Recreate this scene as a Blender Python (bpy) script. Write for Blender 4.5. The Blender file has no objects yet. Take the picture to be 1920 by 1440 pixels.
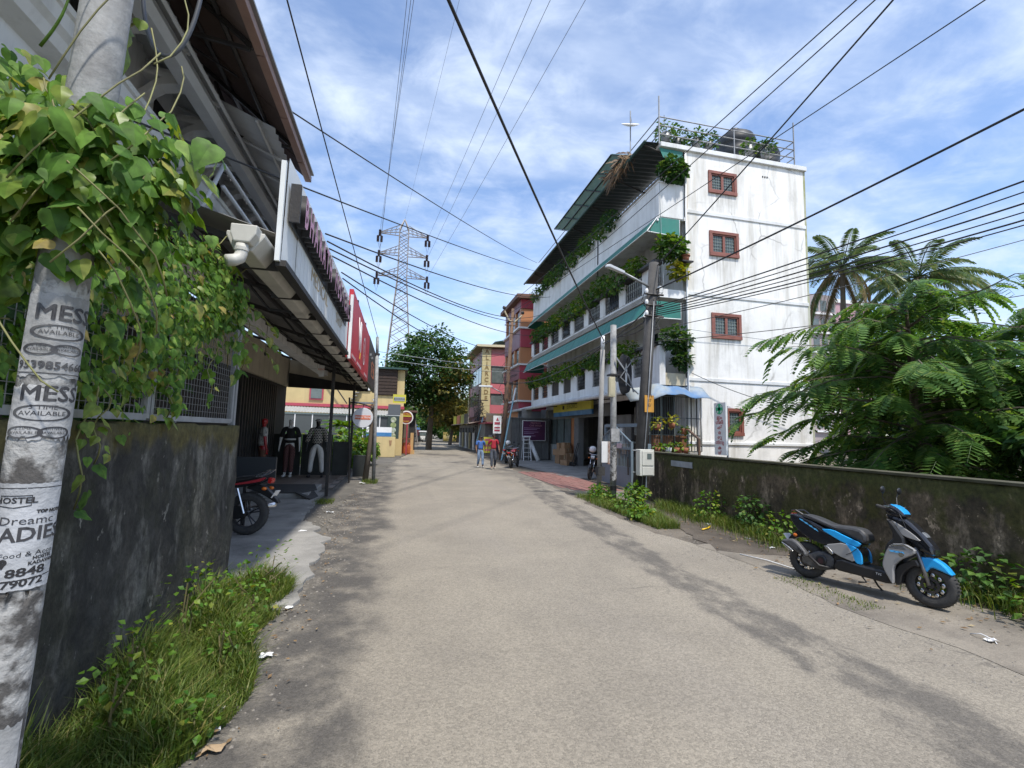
import bpy, math, random
from mathutils import Vector, Matrix, Euler, Quaternion
random.seed(11)
scene = bpy.context.scene
col = scene.collection
R = math.radians
# ------------------------------------------------------------------ camera
cd = bpy.data.cameras.new('camera'); cam = bpy.data.objects.new('camera', cd); col.objects.link(cam)
cd.sensor_width = 36.0; cd.lens = 36.0*893/1920; cd.clip_start = 0.05; cd.clip_end = 3000
cr = Vector((0.97384848, -0.22585905, 0.02463379)); cu = Vector((-0.04681493, -0.09338403, 0.99452893)); cb = Vector((-0.22232296, -0.96967371, -0.10151547))
mw = Matrix.Identity(4)
for i in range(3):
    mw[i][0] = cr[i]; mw[i][1] = cu[i]; mw[i][2] = cb[i]
mw.translation = Vector((0, 0, 1.8)); cam.matrix_world = mw
scene.camera = cam
# ------------------------------------------------------------------ sky, sun, exposure
SUN_EL, SUN_AZ = R(62), R(163)          # azimuth measured clockwise from +Y (the street)
w = bpy.data.worlds.new('World'); scene.world = w; w.use_nodes = True
nt = w.node_tree; nt.nodes.clear()
def N(t, typ, **k):
    n = t.nodes.new(typ)
    for a, b in k.items():
        if a in n.inputs: n.inputs[a].default_value = b
        else: setattr(n, a, b)
    return n
def sky_world():
    L = nt.links.new
    out = N(nt, 'ShaderNodeOutputWorld'); bg = N(nt, 'ShaderNodeBackground'); bg.inputs['Strength'].default_value = 0.15
    sky = N(nt, 'ShaderNodeTexSky', sky_type='NISHITA', sun_disc=False, sun_elevation=SUN_EL, sun_rotation=SUN_AZ, altitude=0.0, air_density=1.0, dust_density=0.6, ozone_density=2.2)
    tc = N(nt, 'ShaderNodeTexCoord')
    sp = N(nt, 'ShaderNodeSeparateXYZ'); L(tc.outputs['Generated'], sp.inputs[0])
    za = N(nt, 'ShaderNodeMath', operation='MAXIMUM'); L(sp.outputs['Z'], za.inputs[0]); za.inputs[1].default_value = 0.0
    zb = N(nt, 'ShaderNodeMath', operation='ADD'); L(za.outputs[0], zb.inputs[0]); zb.inputs[1].default_value = 0.16
    dx = N(nt, 'ShaderNodeMath', operation='DIVIDE'); L(sp.outputs['X'], dx.inputs[0]); L(zb.outputs[0], dx.inputs[1])
    dy = N(nt, 'ShaderNodeMath', operation='DIVIDE'); L(sp.outputs['Y'], dy.inputs[0]); L(zb.outputs[0], dy.inputs[1])
    cx = N(nt, 'ShaderNodeCombineXYZ'); L(dx.outputs[0], cx.inputs[0]); L(dy.outputs[0], cx.inputs[1])
    def layer(scale, det, rough, rot, stretch, off, lo, hi, dist=0.3):
        mp = N(nt, 'ShaderNodeMapping'); mp.inputs['Rotation'].default_value = (0, 0, rot); mp.inputs['Scale'].default_value = stretch; mp.inputs['Location'].default_value = off
        L(cx.outputs[0], mp.inputs[0])
        no = N(nt, 'ShaderNodeTexNoise'); no.inputs['Scale'].default_value = scale; no.inputs['Detail'].default_value = det; no.inputs['Roughness'].default_value = rough; no.inputs['Distortion'].default_value = dist
        L(mp.outputs[0], no.inputs['Vector'])
        r = N(nt, 'ShaderNodeMapRange', interpolation_type='SMOOTHSTEP'); r.inputs[1].default_value = lo; r.inputs[2].default_value = hi; L(no.outputs[0], r.inputs[0])
        return r.outputs[0]
    a = layer(4.2, 7, 0.6, R(25), (1, 1.25, 1), (2.1, 0.4, 0), 0.36, 0.80, 0.35)        # mackerel puffs
    b = layer(0.9, 6, 0.6, R(35), (1.0, 1.9, 1), (0.35, 2.6, 0), 0.36, 0.74, 0.3)      # broad veils
    mul = N(nt, 'ShaderNodeMath', operation='MULTIPLY_ADD'); L(b, mul.inputs[0]); mul.inputs[1].default_value = 0.55; mul.inputs[2].default_value = 0.03
    m1 = N(nt, 'ShaderNodeMath', operation='MULTIPLY'); L(a, m1.inputs[0]); m1.inputs[1].default_value = 0.62
    ad = N(nt, 'ShaderNodeMath', operation='ADD', use_clamp=True); L(m1.outputs[0], ad.inputs[0]); L(mul.outputs[0], ad.inputs[1])
    hz = N(nt, 'ShaderNodeMapRange', interpolation_type='SMOOTHSTEP'); hz.inputs[1].default_value = 0.0; hz.inputs[2].default_value = 0.42; hz.inputs[3].default_value = 0.24; hz.inputs[4].default_value = 0.0
    L(sp.outputs['Z'], hz.inputs[0])
    mxx = N(nt, 'ShaderNodeMath', operation='MAXIMUM'); L(ad.outputs[0], mxx.inputs[0]); L(hz.outputs[0], mxx.inputs[1])
    hv = N(nt, 'ShaderNodeHueSaturation'); hv.inputs['Saturation'].default_value = 1.06; hv.inputs['Value'].default_value = 0.96; hv.inputs['Hue'].default_value = 0.503; L(sky.outputs[0], hv.inputs['Color'])
    mix = N(nt, 'ShaderNodeMixRGB'); L(mxx.outputs[0], mix.inputs[0]); L(hv.outputs[0], mix.inputs[1]); mix.inputs[2].default_value = (3.3, 3.8, 4.65, 1)
    L(mix.outputs[0], bg.inputs['Color']); L(bg.outputs[0], out.inputs['Surface'])
sky_world()
sl = bpy.data.lights.new('sun', 'SUN'); sun = bpy.data.objects.new('sun', sl); col.objects.link(sun)
sl.energy = 2.7; sl.angle = R(3.0); sl.color = (1.0, 0.95, 0.87)
sd = Vector((math.sin(SUN_AZ)*math.cos(SUN_EL), math.cos(SUN_AZ)*math.cos(SUN_EL), math.sin(SUN_EL)))
sun.rotation_euler = sd.to_track_quat('Z', 'Y').to_euler()
vs = scene.view_settings; vs.view_transform = 'Standard'; vs.look = 'None'; vs.exposure = 0.84; vs.gamma = 1; vs.use_curve_mapping = False
scene.cycles.max_bounces = 8; scene.cycles.transparent_max_bounces = 8

# ------------------------------------------------------------------ materials
MATS = {}
def srgb(h):
    c = [int(h[i:i+2], 16)/255 for i in (0, 2, 4)]
    return tuple(x/12.92 if x <= .04045 else ((x+.055)/1.055)**2.4 for x in c)
def mat(name, c1, c2=None, scale=3.0, rough=0.8, bump=0.0, bscale=None, metal=0.0, grime=0.0, gcol=(0.06, 0.055, 0.045), gscale=1.2, stretch=(1, 1, 1), fine=0.0, coat=0.0, lo=.35, hi=.65, obj=False):
    """principled material; c1/c2 mixed by noise, vertical grime streaks, fine grain and relief"""
    if name in MATS: return MATS[name]
    m = bpy.data.materials.new(name); m.use_nodes = True; t = m.node_tree; L = t.links.new
    p = t.nodes['Principled BSDF']; p.inputs['Roughness'].default_value = rough; p.inputs['Metallic'].default_value = metal
    if coat: p.inputs['Coat Weight'].default_value = coat; p.inputs['Coat Roughness'].default_value = 0.08
    if obj: src = N(t, 'ShaderNodeTexCoord').outputs['Object']
    else: src = N(t, 'ShaderNodeNewGeometry').outputs['Position']
    c1 = tuple(c1)+(1,)
    cur = None
    def noise(sc, det=5, st=(1, 1, 1), ro=.6):
        mp = N(t, 'ShaderNodeMapping'); mp.inputs['Scale'].default_value = st; L(src, mp.inputs[0])
        n = N(t, 'ShaderNodeTexNoise'); n.inputs['Scale'].default_value = sc; n.inputs['Detail'].default_value = det; n.inputs['Roughness'].default_value = ro; L(mp.outputs[0], n.inputs['Vector']); return n.outputs[0]
    def rng(o, a, b, x=0.0, y=1.0):
        r = N(t, 'ShaderNodeMapRange'); r.inputs[1].default_value = a; r.inputs[2].default_value = b; r.inputs[3].default_value = x; r.inputs[4].default_value = y; L(o, r.inputs[0]); return r.outputs[0]
    def mixc(f, a, b, blend='MIX'):
        n = N(t, 'ShaderNodeMixRGB', blend_type=blend)
        if isinstance(f, float): n.inputs[0].default_value = f
        else: L(f, n.inputs[0])
        for s, v in ((1, a), (2, b)):
            if isinstance(v, tuple): n.inputs[s].default_value = v
            else: L(v, n.inputs[s])
        return n.outputs[0]
    cur = c1
    if c2 is not None:
        cur = mixc(rng(noise(scale, 6, stretch), lo, hi), c1, tuple(c2)+(1,))
    if grime:
        g = rng(noise(gscale, 6, (2.2, 2.2, 0.22), .65), .48, .75, 0, grime)
        cur = mixc(g, cur, tuple(gcol)+(1,))
    if fine:
        cur = mixc(rng(noise(90, 2), .3, .7, 0, fine), cur, (0.02, 0.02, 0.02, 1))
    if isinstance(cur, tuple): p.inputs['Base Color'].default_value = cur
    else: L(cur, p.inputs['Base Color'])
    if bump:
        b = N(t, 'ShaderNodeBump'); b.inputs['Strength'].default_value = bump; b.inputs['Distance'].default_value = 0.02
        L(noise(bscale or scale*4, 5), b.inputs['Height']); L(b.outputs[0], p.inputs['Normal'])
    m.diffuse_color = c1
    MATS[name] = m
    m['p'] = 1
    return m
def leafmat(name, c1, c2, c3=None, trans=0.35, rough=0.5):
    if name in MATS: return MATS[name]
    m = bpy.data.materials.new(name); m.use_nodes = True; t = m.node_tree; L = t.links.new
    p = t.nodes['Principled BSDF']; p.inputs['Roughness'].default_value = rough; p.inputs['Specular IOR Level'].default_value = 0.35
    g = N(t, 'ShaderNodeNewGeometry'); oi = N(t, 'ShaderNodeObjectInfo')
    ad = N(t, 'ShaderNodeMath', operation='ADD'); L(g.outputs['Random Per Island'], ad.inputs[0]); L(oi.outputs['Random'], ad.inputs[1])
    fr = N(t, 'ShaderNodeMath', operation='FRACT'); L(ad.outputs[0], fr.inputs[0])
    r = N(t, 'ShaderNodeValToRGB'); L(fr.outputs[0], r.inputs[0])
    e = r.color_ramp.elements; e[0].color = tuple(c1)+(1,); e[0].position = 0.1; e[1].color = tuple(c2)+(1,); e[1].position = 0.85
    if c3 is not None:
        x = r.color_ramp.elements.new(0.97); x.color = tuple(c3)+(1,)
    n = N(t, 'ShaderNodeTexNoise'); n.inputs['Scale'].default_value = 26; L(g.outputs['Position'], n.inputs['Vector']); nr = N(t, 'ShaderNodeMapRange'); nr.inputs[1].default_value = .3; nr.inputs[2].default_value = .7; nr.inputs[3].default_value = .62; nr.inputs[4].default_value = 1.25; L(n.outputs[0], nr.inputs[0])
    mx = N(t, 'ShaderNodeMixRGB', blend_type='MULTIPLY'); mx.inputs[0].default_value = 1.0; L(r.outputs[0], mx.inputs[1]); L(nr.outputs[0], mx.inputs[2])
    br = N(t, 'ShaderNodeBrightContrast'); br.inputs['Bright'].default_value = 0.0; L(mx.outputs[0], br.inputs[0])
    L(br.outputs[0], p.inputs['Base Color'])
    tr = N(t, 'ShaderNodeBsdfTranslucent'); hv = N(t, 'ShaderNodeHueSaturation'); hv.inputs['Hue'].default_value = 0.48; hv.inputs['Saturation'].default_value = 1.15; hv.inputs['Value'].default_value = 1.5; L(br.outputs[0], hv.inputs['Color']); L(hv.outputs[0], tr.inputs[0])
    ms = N(t, 'ShaderNodeMixShader'); ms.inputs[0].default_value = trans; L(p.outputs[0], ms.inputs[1]); L(tr.outputs[0], ms.inputs[2]); L(ms.outputs[0], t.nodes['Material Output'].inputs[0])
    MATS[name] = m; return m
def nodes_of(m): return m.node_tree, m.node_tree.links.new, m.node_tree.nodes['Principled BSDF']

# ------------------------------------------------------------------ mesh helpers
class MB:
    def __init__(s): s.v = []; s.f = []; s.m = []
    def add(s, vs, fs, mi=0):
        o = len(s.v); s.v += [tuple(x) for x in vs]; s.f += [tuple(i+o for i in f) for f in fs]; s.m += [mi]*len(fs); return s
    def box(s, x0, y0, z0, x1, y1, z1, mi=0):
        x0, x1 = sorted((x0, x1)); y0, y1 = sorted((y0, y1)); z0, z1 = sorted((z0, z1))
        v = [(x0,y0,z0),(x1,y0,z0),(x1,y1,z0),(x0,y1,z0),(x0,y0,z1),(x1,y0,z1),(x1,y1,z1),(x0,y1,z1)]
        return s.add(v, [(0,3,2,1),(4,5,6,7),(0,1,5,4),(1,2,6,5),(2,3,7,6),(3,0,4,7)], mi)
    def obox(s, c, d, rot=(0, 0, 0), mi=0):
        M = Matrix.Translation(c) @ Euler(rot).to_matrix().to_4x4()
        hx, hy, hz = d[0]/2, d[1]/2, d[2]/2
        v = [M @ Vector(p) for p in ((-hx,-hy,-hz),(hx,-hy,-hz),(hx,hy,-hz),(-hx,hy,-hz),(-hx,-hy,hz),(hx,-hy,hz),(hx,hy,hz),(-hx,hy,hz))]
        return s.add(v, [(0,3,2,1),(4,5,6,7),(0,1,5,4),(1,2,6,5),(2,3,7,6),(3,0,4,7)], mi)
    def cyl(s, p0, p1, r0, r1=None, n=8, mi=0, cap=True):
        r1 = r0 if r1 is None else r1
        return s.rings([p0, p1], [r0, r1], n, mi, cap)
    def tube(s, pts, r, n=6, mi=0, cap=True):
        return s.rings(pts, [r]*len(pts) if not isinstance(r, (list, tuple)) else r, n, mi, cap)
    def rings(s, pts, rs, n=8, mi=0, cap=True, sx=1.0):
        P = [Vector(p) for p in pts]; o = len(s.v); nrm = None
        for i, p in enumerate(P):
            d = (P[min(i+1, len(P)-1)] - P[max(i-1, 0)])
            if d.length < 1e-9: d = Vector((0, 0, 1))
            d.normalize()
            if nrm is None: nrm = d.orthogonal().normalized()
            nrm = (nrm - d*nrm.dot(d)); nrm = nrm.normalized() if nrm.length > 1e-6 else d.orthogonal().normalized()
            b = d.cross(nrm)
            for k in range(n):
                a = 2*math.pi*k/n; s.v.append(tuple(p + nrm*math.cos(a)*rs[i]*sx + b*math.sin(a)*rs[i]))
        for i in range(len(P)-1):
            for k in range(n):
                a = o+i*n+k; b2 = o+i*n+(k+1) % n
                s.f.append((a, b2, b2+n, a+n)); s.m.append(mi)
        if cap:
            s.f.append(tuple(o+n-1-k for k in range(n))); s.m.append(mi)
            e = o+(len(P)-1)*n; s.f.append(tuple(e+k for k in range(n))); s.m.append(mi)
        return s
    def lathe(s, prof, c=(0, 0, 0), n=16, mi=0, axis='Z'):
        o = len(s.v); c = Vector(c)
        for r, z in prof:
            for k in range(n):
                a = 2*math.pi*k/n; x, y = r*math.cos(a), r*math.sin(a)
                q = (x, y, z) if axis == 'Z' else ((x, z, y) if axis == 'Y' else (z, x, y))
                s.v.append(tuple(c+Vector(q)))
        for i in range(len(prof)-1):
            for k in range(n):
                a = o+i*n+k; b = o+i*n+(k+1) % n; s.f.append((a, b, b+n, a+n)); s.m.append(mi)
        return s
    def prism(s, pts, off, mi=0):
        n = len(pts); P = [Vector(p) for p in pts]; off = Vector(off)
        s.add(P+[p+off for p in P], [tuple(range(n))[::-1], tuple(range(n, 2*n))] + [(i, (i+1) % n, n+(i+1) % n, n+i) for i in range(n)], mi); return s
    def sphere(s, c, r, n=10, mi=0, sq=(1, 1, 1)):
        prof = [(max(1e-4, math.sin(math.pi*i/(n//2+2)))*1.0, -math.cos(math.pi*i/(n//2+2))) for i in range(n//2+3)]
        o = len(s.v); s.lathe(prof, (0, 0, 0), n, mi)
        for i in range(o, len(s.v)):
            q = s.v[i]; s.v[i] = (c[0]+q[0]*r*sq[0], c[1]+q[1]*r*sq[1], c[2]+q[2]*r*sq[2])
        return s
    def xform(s, M):
        s.v = [tuple(M @ Vector(p)) for p in s.v]; return s
    def mesh(s, name, mats, smooth=False):
        me = bpy.data.meshes.new(name); me.from_pydata(s.v, [], s.f)
        mats = mats if isinstance(mats, (list, tuple)) else [mats]
        for m in mats: me.materials.append(m)
        if len(mats) > 1: me.polygons.foreach_set('material_index', s.m)
        if smooth: me.polygons.foreach_set('use_smooth', [True]*len(me.polygons))
        me.update(); return me
    def build(s, name, mats, parent=None, smooth=False, bevel=0.0, local=False, base=None, label=None, recalc=True):
        """parent: child with world coordinates (or the parent's own when local); base: origin of a one-mesh thing"""
        if base is not None: b = Vector(base); s.v = [tuple(Vector(p)-b) for p in s.v]
        me = s.mesh(name, mats, smooth)
        if recalc: fix_normals(me)
        o = bpy.data.objects.new(name, me); col.objects.link(o)
        if base is not None: o.location = base
        if parent is not None:
            o.parent = parent
            if not local: o.matrix_parent_inverse = Matrix.Translation(-Vector(org(parent)))
        if bevel:
            md = o.modifiers.new('bevel', 'BEVEL'); md.width = bevel; md.segments = 2; md.limit_method = 'ANGLE'
        if smooth == 'auto':
            sm = o.modifiers.new('wn', 'WEIGHTED_NORMAL')
        if label: o['label'] = label
        return o
ORG = {}
def org(o):
    """world origin of a thing or part built unrotated"""
    if o.parent is None: return o.location
    return Vector((0, 0, 0)) if o.name in ORG else Vector((0, 0, 0))
import bmesh
def fix_normals(me):
    bm = bmesh.new(); bm.from_mesh(me); bmesh.ops.recalc_face_normals(bm, faces=bm.faces); bm.to_mesh(me); bm.free()
def tag(o, label, cat, group=None, kind=None):
    if label: o['label'] = label
    if cat: o['category'] = cat
    if group: o['group'] = group
    if kind: o['kind'] = kind
    return o
def thing(name, label, cat, loc=(0, 0, 0), group=None, rotz=0.0):
    o = bpy.data.objects.new(name, None); col.objects.link(o); o.location = loc; o.rotation_euler = (0, 0, rotz); o.empty_display_size = 0.2
    return tag(o, label, cat, group)
def struct(o): o['kind'] = 'structure'; return o
def copy_tree(o, parent=None):
    c = o.copy(); col.objects.link(c)
    if parent is not None: c.parent = parent
    for ch in KIDS(o): copy_tree(ch, c)
    return c
def KIDS(o): return [x for x in list(col.objects) if x.parent == o]
def part_from(me, name, parent, M, local=True):
    o = bpy.data.objects.new(name, me); col.objects.link(o); o.parent = parent
    if not local: o.matrix_parent_inverse = Matrix.Translation(-Vector(parent.location))
    o.matrix_basis = M; return o
def frame(o, x, y):
    """4x4 with origin o, x along text, y up, z out"""
    x = Vector(x).normalized(); y = Vector(y); y = (y-x*y.dot(x)).normalized(); z = x.cross(y); M = Matrix.Identity(4)
    for i in range(3): M[i][0] = x[i]; M[i][1] = y[i]; M[i][2] = z[i]
    M.translation = Vector(o); return M
def text_mesh(body, size=1.0, extrude=0.0, align='CENTER', sx=1.0, bold=0.0, shear=0.0):
    heavy = bold if 'M' in body else 0.0
    if heavy: bold = 0.0
    c = bpy.data.curves.new('text', 'FONT'); c.body = body; c.size = size; c.extrude = extrude; c.align_x = align; c.align_y = 'CENTER'; c.offset = bold; c.resolution_u = 2; c.shear = shear
    o = bpy.data.objects.new('text', c); me = bpy.data.meshes.new_from_object(o)
    bpy.data.objects.remove(o); bpy.data.curves.remove(c)
    if heavy:                                 # glyphs with M: thicken by close copies
        bm = bmesh.new()
        for i, (ox, oy) in enumerate(((0, 0), (heavy, 0), (-heavy, 0), (0, heavy), (0, -heavy))):
            m2 = me.copy(); m2.transform(Matrix.Translation((ox, oy, -i*size*.0015))); bm.from_mesh(m2); bpy.data.meshes.remove(m2)
        bm.to_mesh(me); bm.free()
    if sx != 1.0: me.transform(Matrix.Diagonal((sx, 1, 1, 1)))
    return me
def lettering(body, M, size, m, parent, name='lettering', local=False, **k):
    me = text_mesh(body, size, **k); me.materials.clear(); me.materials.append(m); me.transform(M)
    o = bpy.data.objects.new(name, me); col.objects.link(o); o.parent = parent
    if not local: o.matrix_parent_inverse = Matrix.Translation(-Vector(org(parent)))
    return o
def sag(a, b, s, n=14):
    a, b = Vector(a), Vector(b)
    return [a.lerp(b, i/n) - Vector((0, 0, s*4*(i/n)*(1-i/n))) for i in range(n+1)]
def jit(a): return random.uniform(-a, a)
# ================================================================== palette
WHITE = mat('weathered_white', (.74, .75, .75), (.62, .63, .62), 1.1, .85, .25, 14, grime=.55, gcol=(.30, .27, .20), gscale=.9, lo=.42, hi=.75)
PLASTERW = mat('white_plaster', (.76, .76, .75), (.64, .64, .62), 1.4, .85, .2, 16, grime=.45, gcol=(.22, .19, .14), gscale=1.1)  # white plaster for front walls, parapets and slabs
BROWNFR = mat('brown_window_paint', (.26, .095, .065), (.20, .07, .05), 6, .5, .1)
GLASS = mat('window_glass', (.09, .115, .11), (.14, .165, .16), 2, .10)
BARS = mat('grille_paint', (.20, .24, .23), None, rough=.6)
DARKM = mat('dark_iron', (.016, .016, .018), (.035, .03, .026), 8, .55, .2)
GREY = mat('grey_galvanised', (.30, .31, .32), (.22, .225, .23), 4, .5, .1, metal=.5, grime=.3)
AWN = mat('green_awning_sheet', (.020, .20, .155), (.03, .16, .13), 1.5, .55, .15, 5, grime=.35, gcol=(.14, .20, .17))
AWND = mat('dark_green_sheet', (.016, .05, .045), (.03, .07, .06), 1.5, .5, .1)
TILE = mat('beige_roof_sheet', (.40, .36, .30), (.27, .24, .20), 2.5, .8, .2, grime=.5, gcol=(.12, .10, .08))
CONC = mat('concrete', (.32, .31, .29), (.22, .215, .20), 1.6, .9, .4, 20, grime=.3)
BLACK = mat('black_plastic', (.012, .012, .013), None, rough=.45)
RUBBER = mat('rubber', (.036, .036, .036), (.06, .057, .053), 20, .85, .3, 60)
CHROME = mat('chrome', (.75, .75, .76), None, rough=.2, metal=1)
INK = mat('black_ink', (.025, .025, .027), None, rough=.8)
WHITEP = mat('white_paint', (.78, .78, .77), (.7, .7, .69), 3, .5)
WOODB = mat('dark_brown_wood', (.05, .028, .018), (.03, .018, .012), 5, .7, .2)
CARD = mat('cardboard', (.36, .22, .12), (.28, .165, .085), 3, .9, .15)
TERRA = mat('terracotta_pot', (.32, .12, .06), (.25, .09, .05), 5, .8)
STEM = mat('green_brown_stem', (.09, .08, .035), (.14, .12, .05), 10, .8)
BARK = mat('bark', (.085, .065, .048), (.15, .125, .095), 3, .95, .8, 14, stretch=(1, 1, .25))
LF_DARK = leafmat('leaf_dark', (.022, .065, .018), (.055, .125, .03), (.12, .18, .04))
LF_MID = leafmat('leaf_mid', (.035, .10, .018), (.10, .20, .035), (.19, .23, .05))
LF_BRIGHT = leafmat('leaf_bright', (.05, .14, .012), (.14, .25, .03), (.30, .30, .05))
LF_YEL = leafmat('leaf_yellow', (.14, .20, .02), (.36, .34, .05), (.42, .38, .07))
GRASS = leafmat('grass_blade', (.07, .13, .02), (.17, .22, .045), (.30, .27, .10), trans=.4)
DRY = leafmat('dry_grass', (.18, .11, .06), (.30, .20, .11), None, trans=.2)
# ================================================================== ground
def sheet(name, pts, z, m, cuts=None, thick=0.0):
    b = MB(); b.add([(x, y, z) for x, y in pts], [tuple(range(len(pts)))])
    if thick:
        n = len(pts); b.add([(x, y, z-thick) for x, y in pts], []);
        for i in range(n): b.f.append((i, (i+1) % n, n+(i+1) % n, n+i)); b.m.append(0)
    o = b.build(name, m); return struct(o)
def rough_line(pts, step=.25, amp=.06):
    out = []
    for (x0, y0), (x1, y1) in zip(pts, pts[1:]):
        L = math.hypot(x1-x0, y1-y0); n = max(1, int(L/step))
        for i in range(n):
            t = i/n; out.append((x0+(x1-x0)*t+jit(amp), y0+(y1-y0)*t+jit(amp*.5)))
    out.append(pts[-1]); return out
SOIL = mat('soil', (.13, .105, .08), (.21, .18, .14), 1.3, .95, .6, 18)
DIRT = mat('dusty_verge', (.225, .19, .145), (.115, .096, .075), 1.3, .95, .7, 22, fine=.45, lo=.4, hi=.62)
b = MB(); b.add([(-900, -900, -.06), (900, -900, -.06), (900, 900, -.06), (-900, 900, -.06)], [(0, 1, 2, 3)]); struct(b.build('ground', SOIL))
# asphalt with its own dark worn band, dark left margin, aggregate
def asphalt_mat():
    m = bpy.data.materials.new('asphalt'); m.use_nodes = True; t, L, p = nodes_of(m)
    pos = N(t, 'ShaderNodeNewGeometry').outputs['Position']; sp = N(t, 'ShaderNodeSeparateXYZ'); L(pos, sp.inputs[0])
    def noise(sc, det=4, st=(1, 1, 1), ro=.6):
        mp = N(t, 'ShaderNodeMapping'); mp.inputs['Scale'].default_value = st; L(pos, mp.inputs[0])
        n = N(t, 'ShaderNodeTexNoise'); n.inputs['Scale'].default_value = sc; n.inputs['Detail'].default_value = det; n.inputs['Roughness'].default_value = ro; L(mp.outputs[0], n.inputs['Vector']); return n.outputs[0]
    def mth(op, a, b=None, c=None, clamp=False):
        n = N(t, 'ShaderNodeMath', operation=op, use_clamp=clamp)
        for i, v in enumerate((a, b, c)):
            if v is None: continue
            if isinstance(v, (int, float)): n.inputs[i].default_value = v
            else: L(v, n.inputs[i])
        return n.outputs[0]
    def rng(o, a, b, x=0., y=1., smooth=True):
        r = N(t, 'ShaderNodeMapRange', interpolation_type='SMOOTHSTEP' if smooth else 'LINEAR'); r.inputs[1].default_value = a; r.inputs[2].default_value = b; r.inputs[3].default_value = x; r.inputs[4].default_value = y; L(o, r.inputs[0]); return r.outputs[0]
    def mixc(f, a, b, blend='MIX'):
        n = N(t, 'ShaderNodeMixRGB', blend_type=blend)
        if isinstance(f, float): n.inputs[0].default_value = f
        else: L(f, n.inputs[0])
        for s, v in ((1, a), (2, b)):
            if isinstance(v, tuple): n.inputs[s].default_value = v
            else: L(v, n.inputs[s])
        return n.outputs[0]
    X, Y = sp.outputs['X'], sp.outputs['Y']
    base = mixc(rng(noise(.7, 5), .35, .68), (.275, .243, .192, 1), (.228, .202, .162, 1))
    base = mixc(rng(noise(.35, 3, (2.0, .25, 1)), .45, .7, 0, .4), base, (.28, .25, .208, 1))
    base = mixc(rng(noise(.5, 4, (2.6, .10, 1)), .5, .72, 0, .3), base, (.15, .133, .112, 1))
    # dark band near the right edge
    wob = noise(.55, 5); xs = mth('MULTIPLY_ADD', mth('MULTIPLY', Y, Y), .0042, 3.47)
    xs = mth('ADD', xs, mth('MULTIPLY_ADD', wob, 1.0, -.5))
    d = mth('ABSOLUTE', mth('SUBTRACT', X, xs)); band = rng(mth('ADD', d, mth('MULTIPLY_ADD', noise(5, 6, (1, .5, 1), .75), .5, -.25)), .42, .26)
    brk = rng(noise(2.6, 6, (1.2, .6, 1), .7), .33, .6)
    band = mth('MULTIPLY', band, brk)
    # lighter dusty ribbons right of the band; dark margin on the left
    lm = rng(mth('ADD', X, mth('MULTIPLY_ADD', noise(.9, 6), 1.1, -.55)), .02, -.45)
    lm = mth('MULTIPLY', lm, rng(noise(2.2, 6), .25, .6))
    spots = rng(noise(1.5, 5, (1, .7, 1), .7), .64, .76, 0, .6)
    far = mth('MULTIPLY', rng(noise(.28, 6, (1, .55, 1), .65), .5, .62), rng(Y, 15, 24))
    dark = mth('MAXIMUM', mth('MAXIMUM', mth('MULTIPLY', band, .72), mth('MULTIPLY', lm, .9)), mth('MAXIMUM', spots, mth('MULTIPLY', far, .75)))
    agg = N(t, 'ShaderNodeTexVoronoi'); agg.inputs['Scale'].default_value = 66; L(pos, agg.inputs['Vector'])
    colr = mixc(dark, base, (.072, .066, .060, 1))
    g1 = noise(120, 3, (1, 1, 1), .75)
    sc = N(t, 'ShaderNodeSeparateColor'); L(agg.outputs['Color'], sc.inputs[0])
    grain = mth('ADD', rng(g1, .25, .75, .58, 1.42, False), rng(sc.outputs[0], 0, 1, -.2, .2, False))
    mg = N(t, 'ShaderNodeMixRGB', blend_type='MULTIPLY'); mg.inputs[0].default_value = 1; L(colr, mg.inputs[1]); L(grain, mg.inputs[2])
    vc = N(t, 'ShaderNodeTexVoronoi', feature='DISTANCE_TO_EDGE'); vc.inputs['Scale'].default_value = .75
    nzc = N(t, 'ShaderNodeTexNoise'); nzc.inputs['Scale'].default_value = 2.2; nzc.inputs['Detail'].default_value = 6; L(pos, nzc.inputs['Vector']); mxc = N(t, 'ShaderNodeMixRGB'); mxc.inputs[0].default_value = .35; L(pos, mxc.inputs[1]); L(nzc.outputs['Color'], mxc.inputs[2]); L(mxc.outputs[0], vc.inputs['Vector'])
    crk = mth('MULTIPLY', rng(vc.outputs['Distance'], .012, .002), mth('MULTIPLY', rng(noise(.45, 3), .54, .64), .3))
    ck = mixc(crk, mg.outputs[0], (.04, .037, .034, 1))
    L(ck, p.inputs['Base Color']); p.inputs['Roughness'].default_value = .9
    bp = N(t, 'ShaderNodeBump'); bp.inputs['Strength'].default_value = .55; bp.inputs['Distance'].default_value = .012
    h = mth('ADD', g1, mth('MULTIPLY', agg.outputs['Distance'], -.6)); L(h, bp.inputs['Height']); L(bp.outputs[0], p.inputs['Normal'])
    return m
ASPH = asphalt_mat()
LE = [(-.95, -8), (-.95, 3), (-1.05, 6.9), (-1.25, 10), (-1.3, 14), (-.95, 18), (-.35, 28), (.25, 34), (.9, 39), (2.2, 60), (3.6, 92), (7, 150)]
RE = [(12, 150), (8.6, 90), (7.4, 70), (6.1, 52), (5.6, 40), (5.5, 28), (5.4, 20), (5.0, 14), (4.75, 11.9), (4.72, 8.3), (4.95, 7.5), (5.05, 6.0), (4.75, 4.3), (4.9, 3.4), (5.0, 0), (5.0, -8)]
sheet('road', rough_line(LE, .3, .05)+rough_line(RE, .3, .05), 0.0, ASPH)
sheet('verge', [(4.2, -8), (6.95, -8), (6.95, 13.6), (7.4, 14.2), (9.9, 14.2), (10.3, 38), (9.5, 60), (12, 90), (8, 90), (6.0, 60), (5, 30)], -.006, DIRT)
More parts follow.
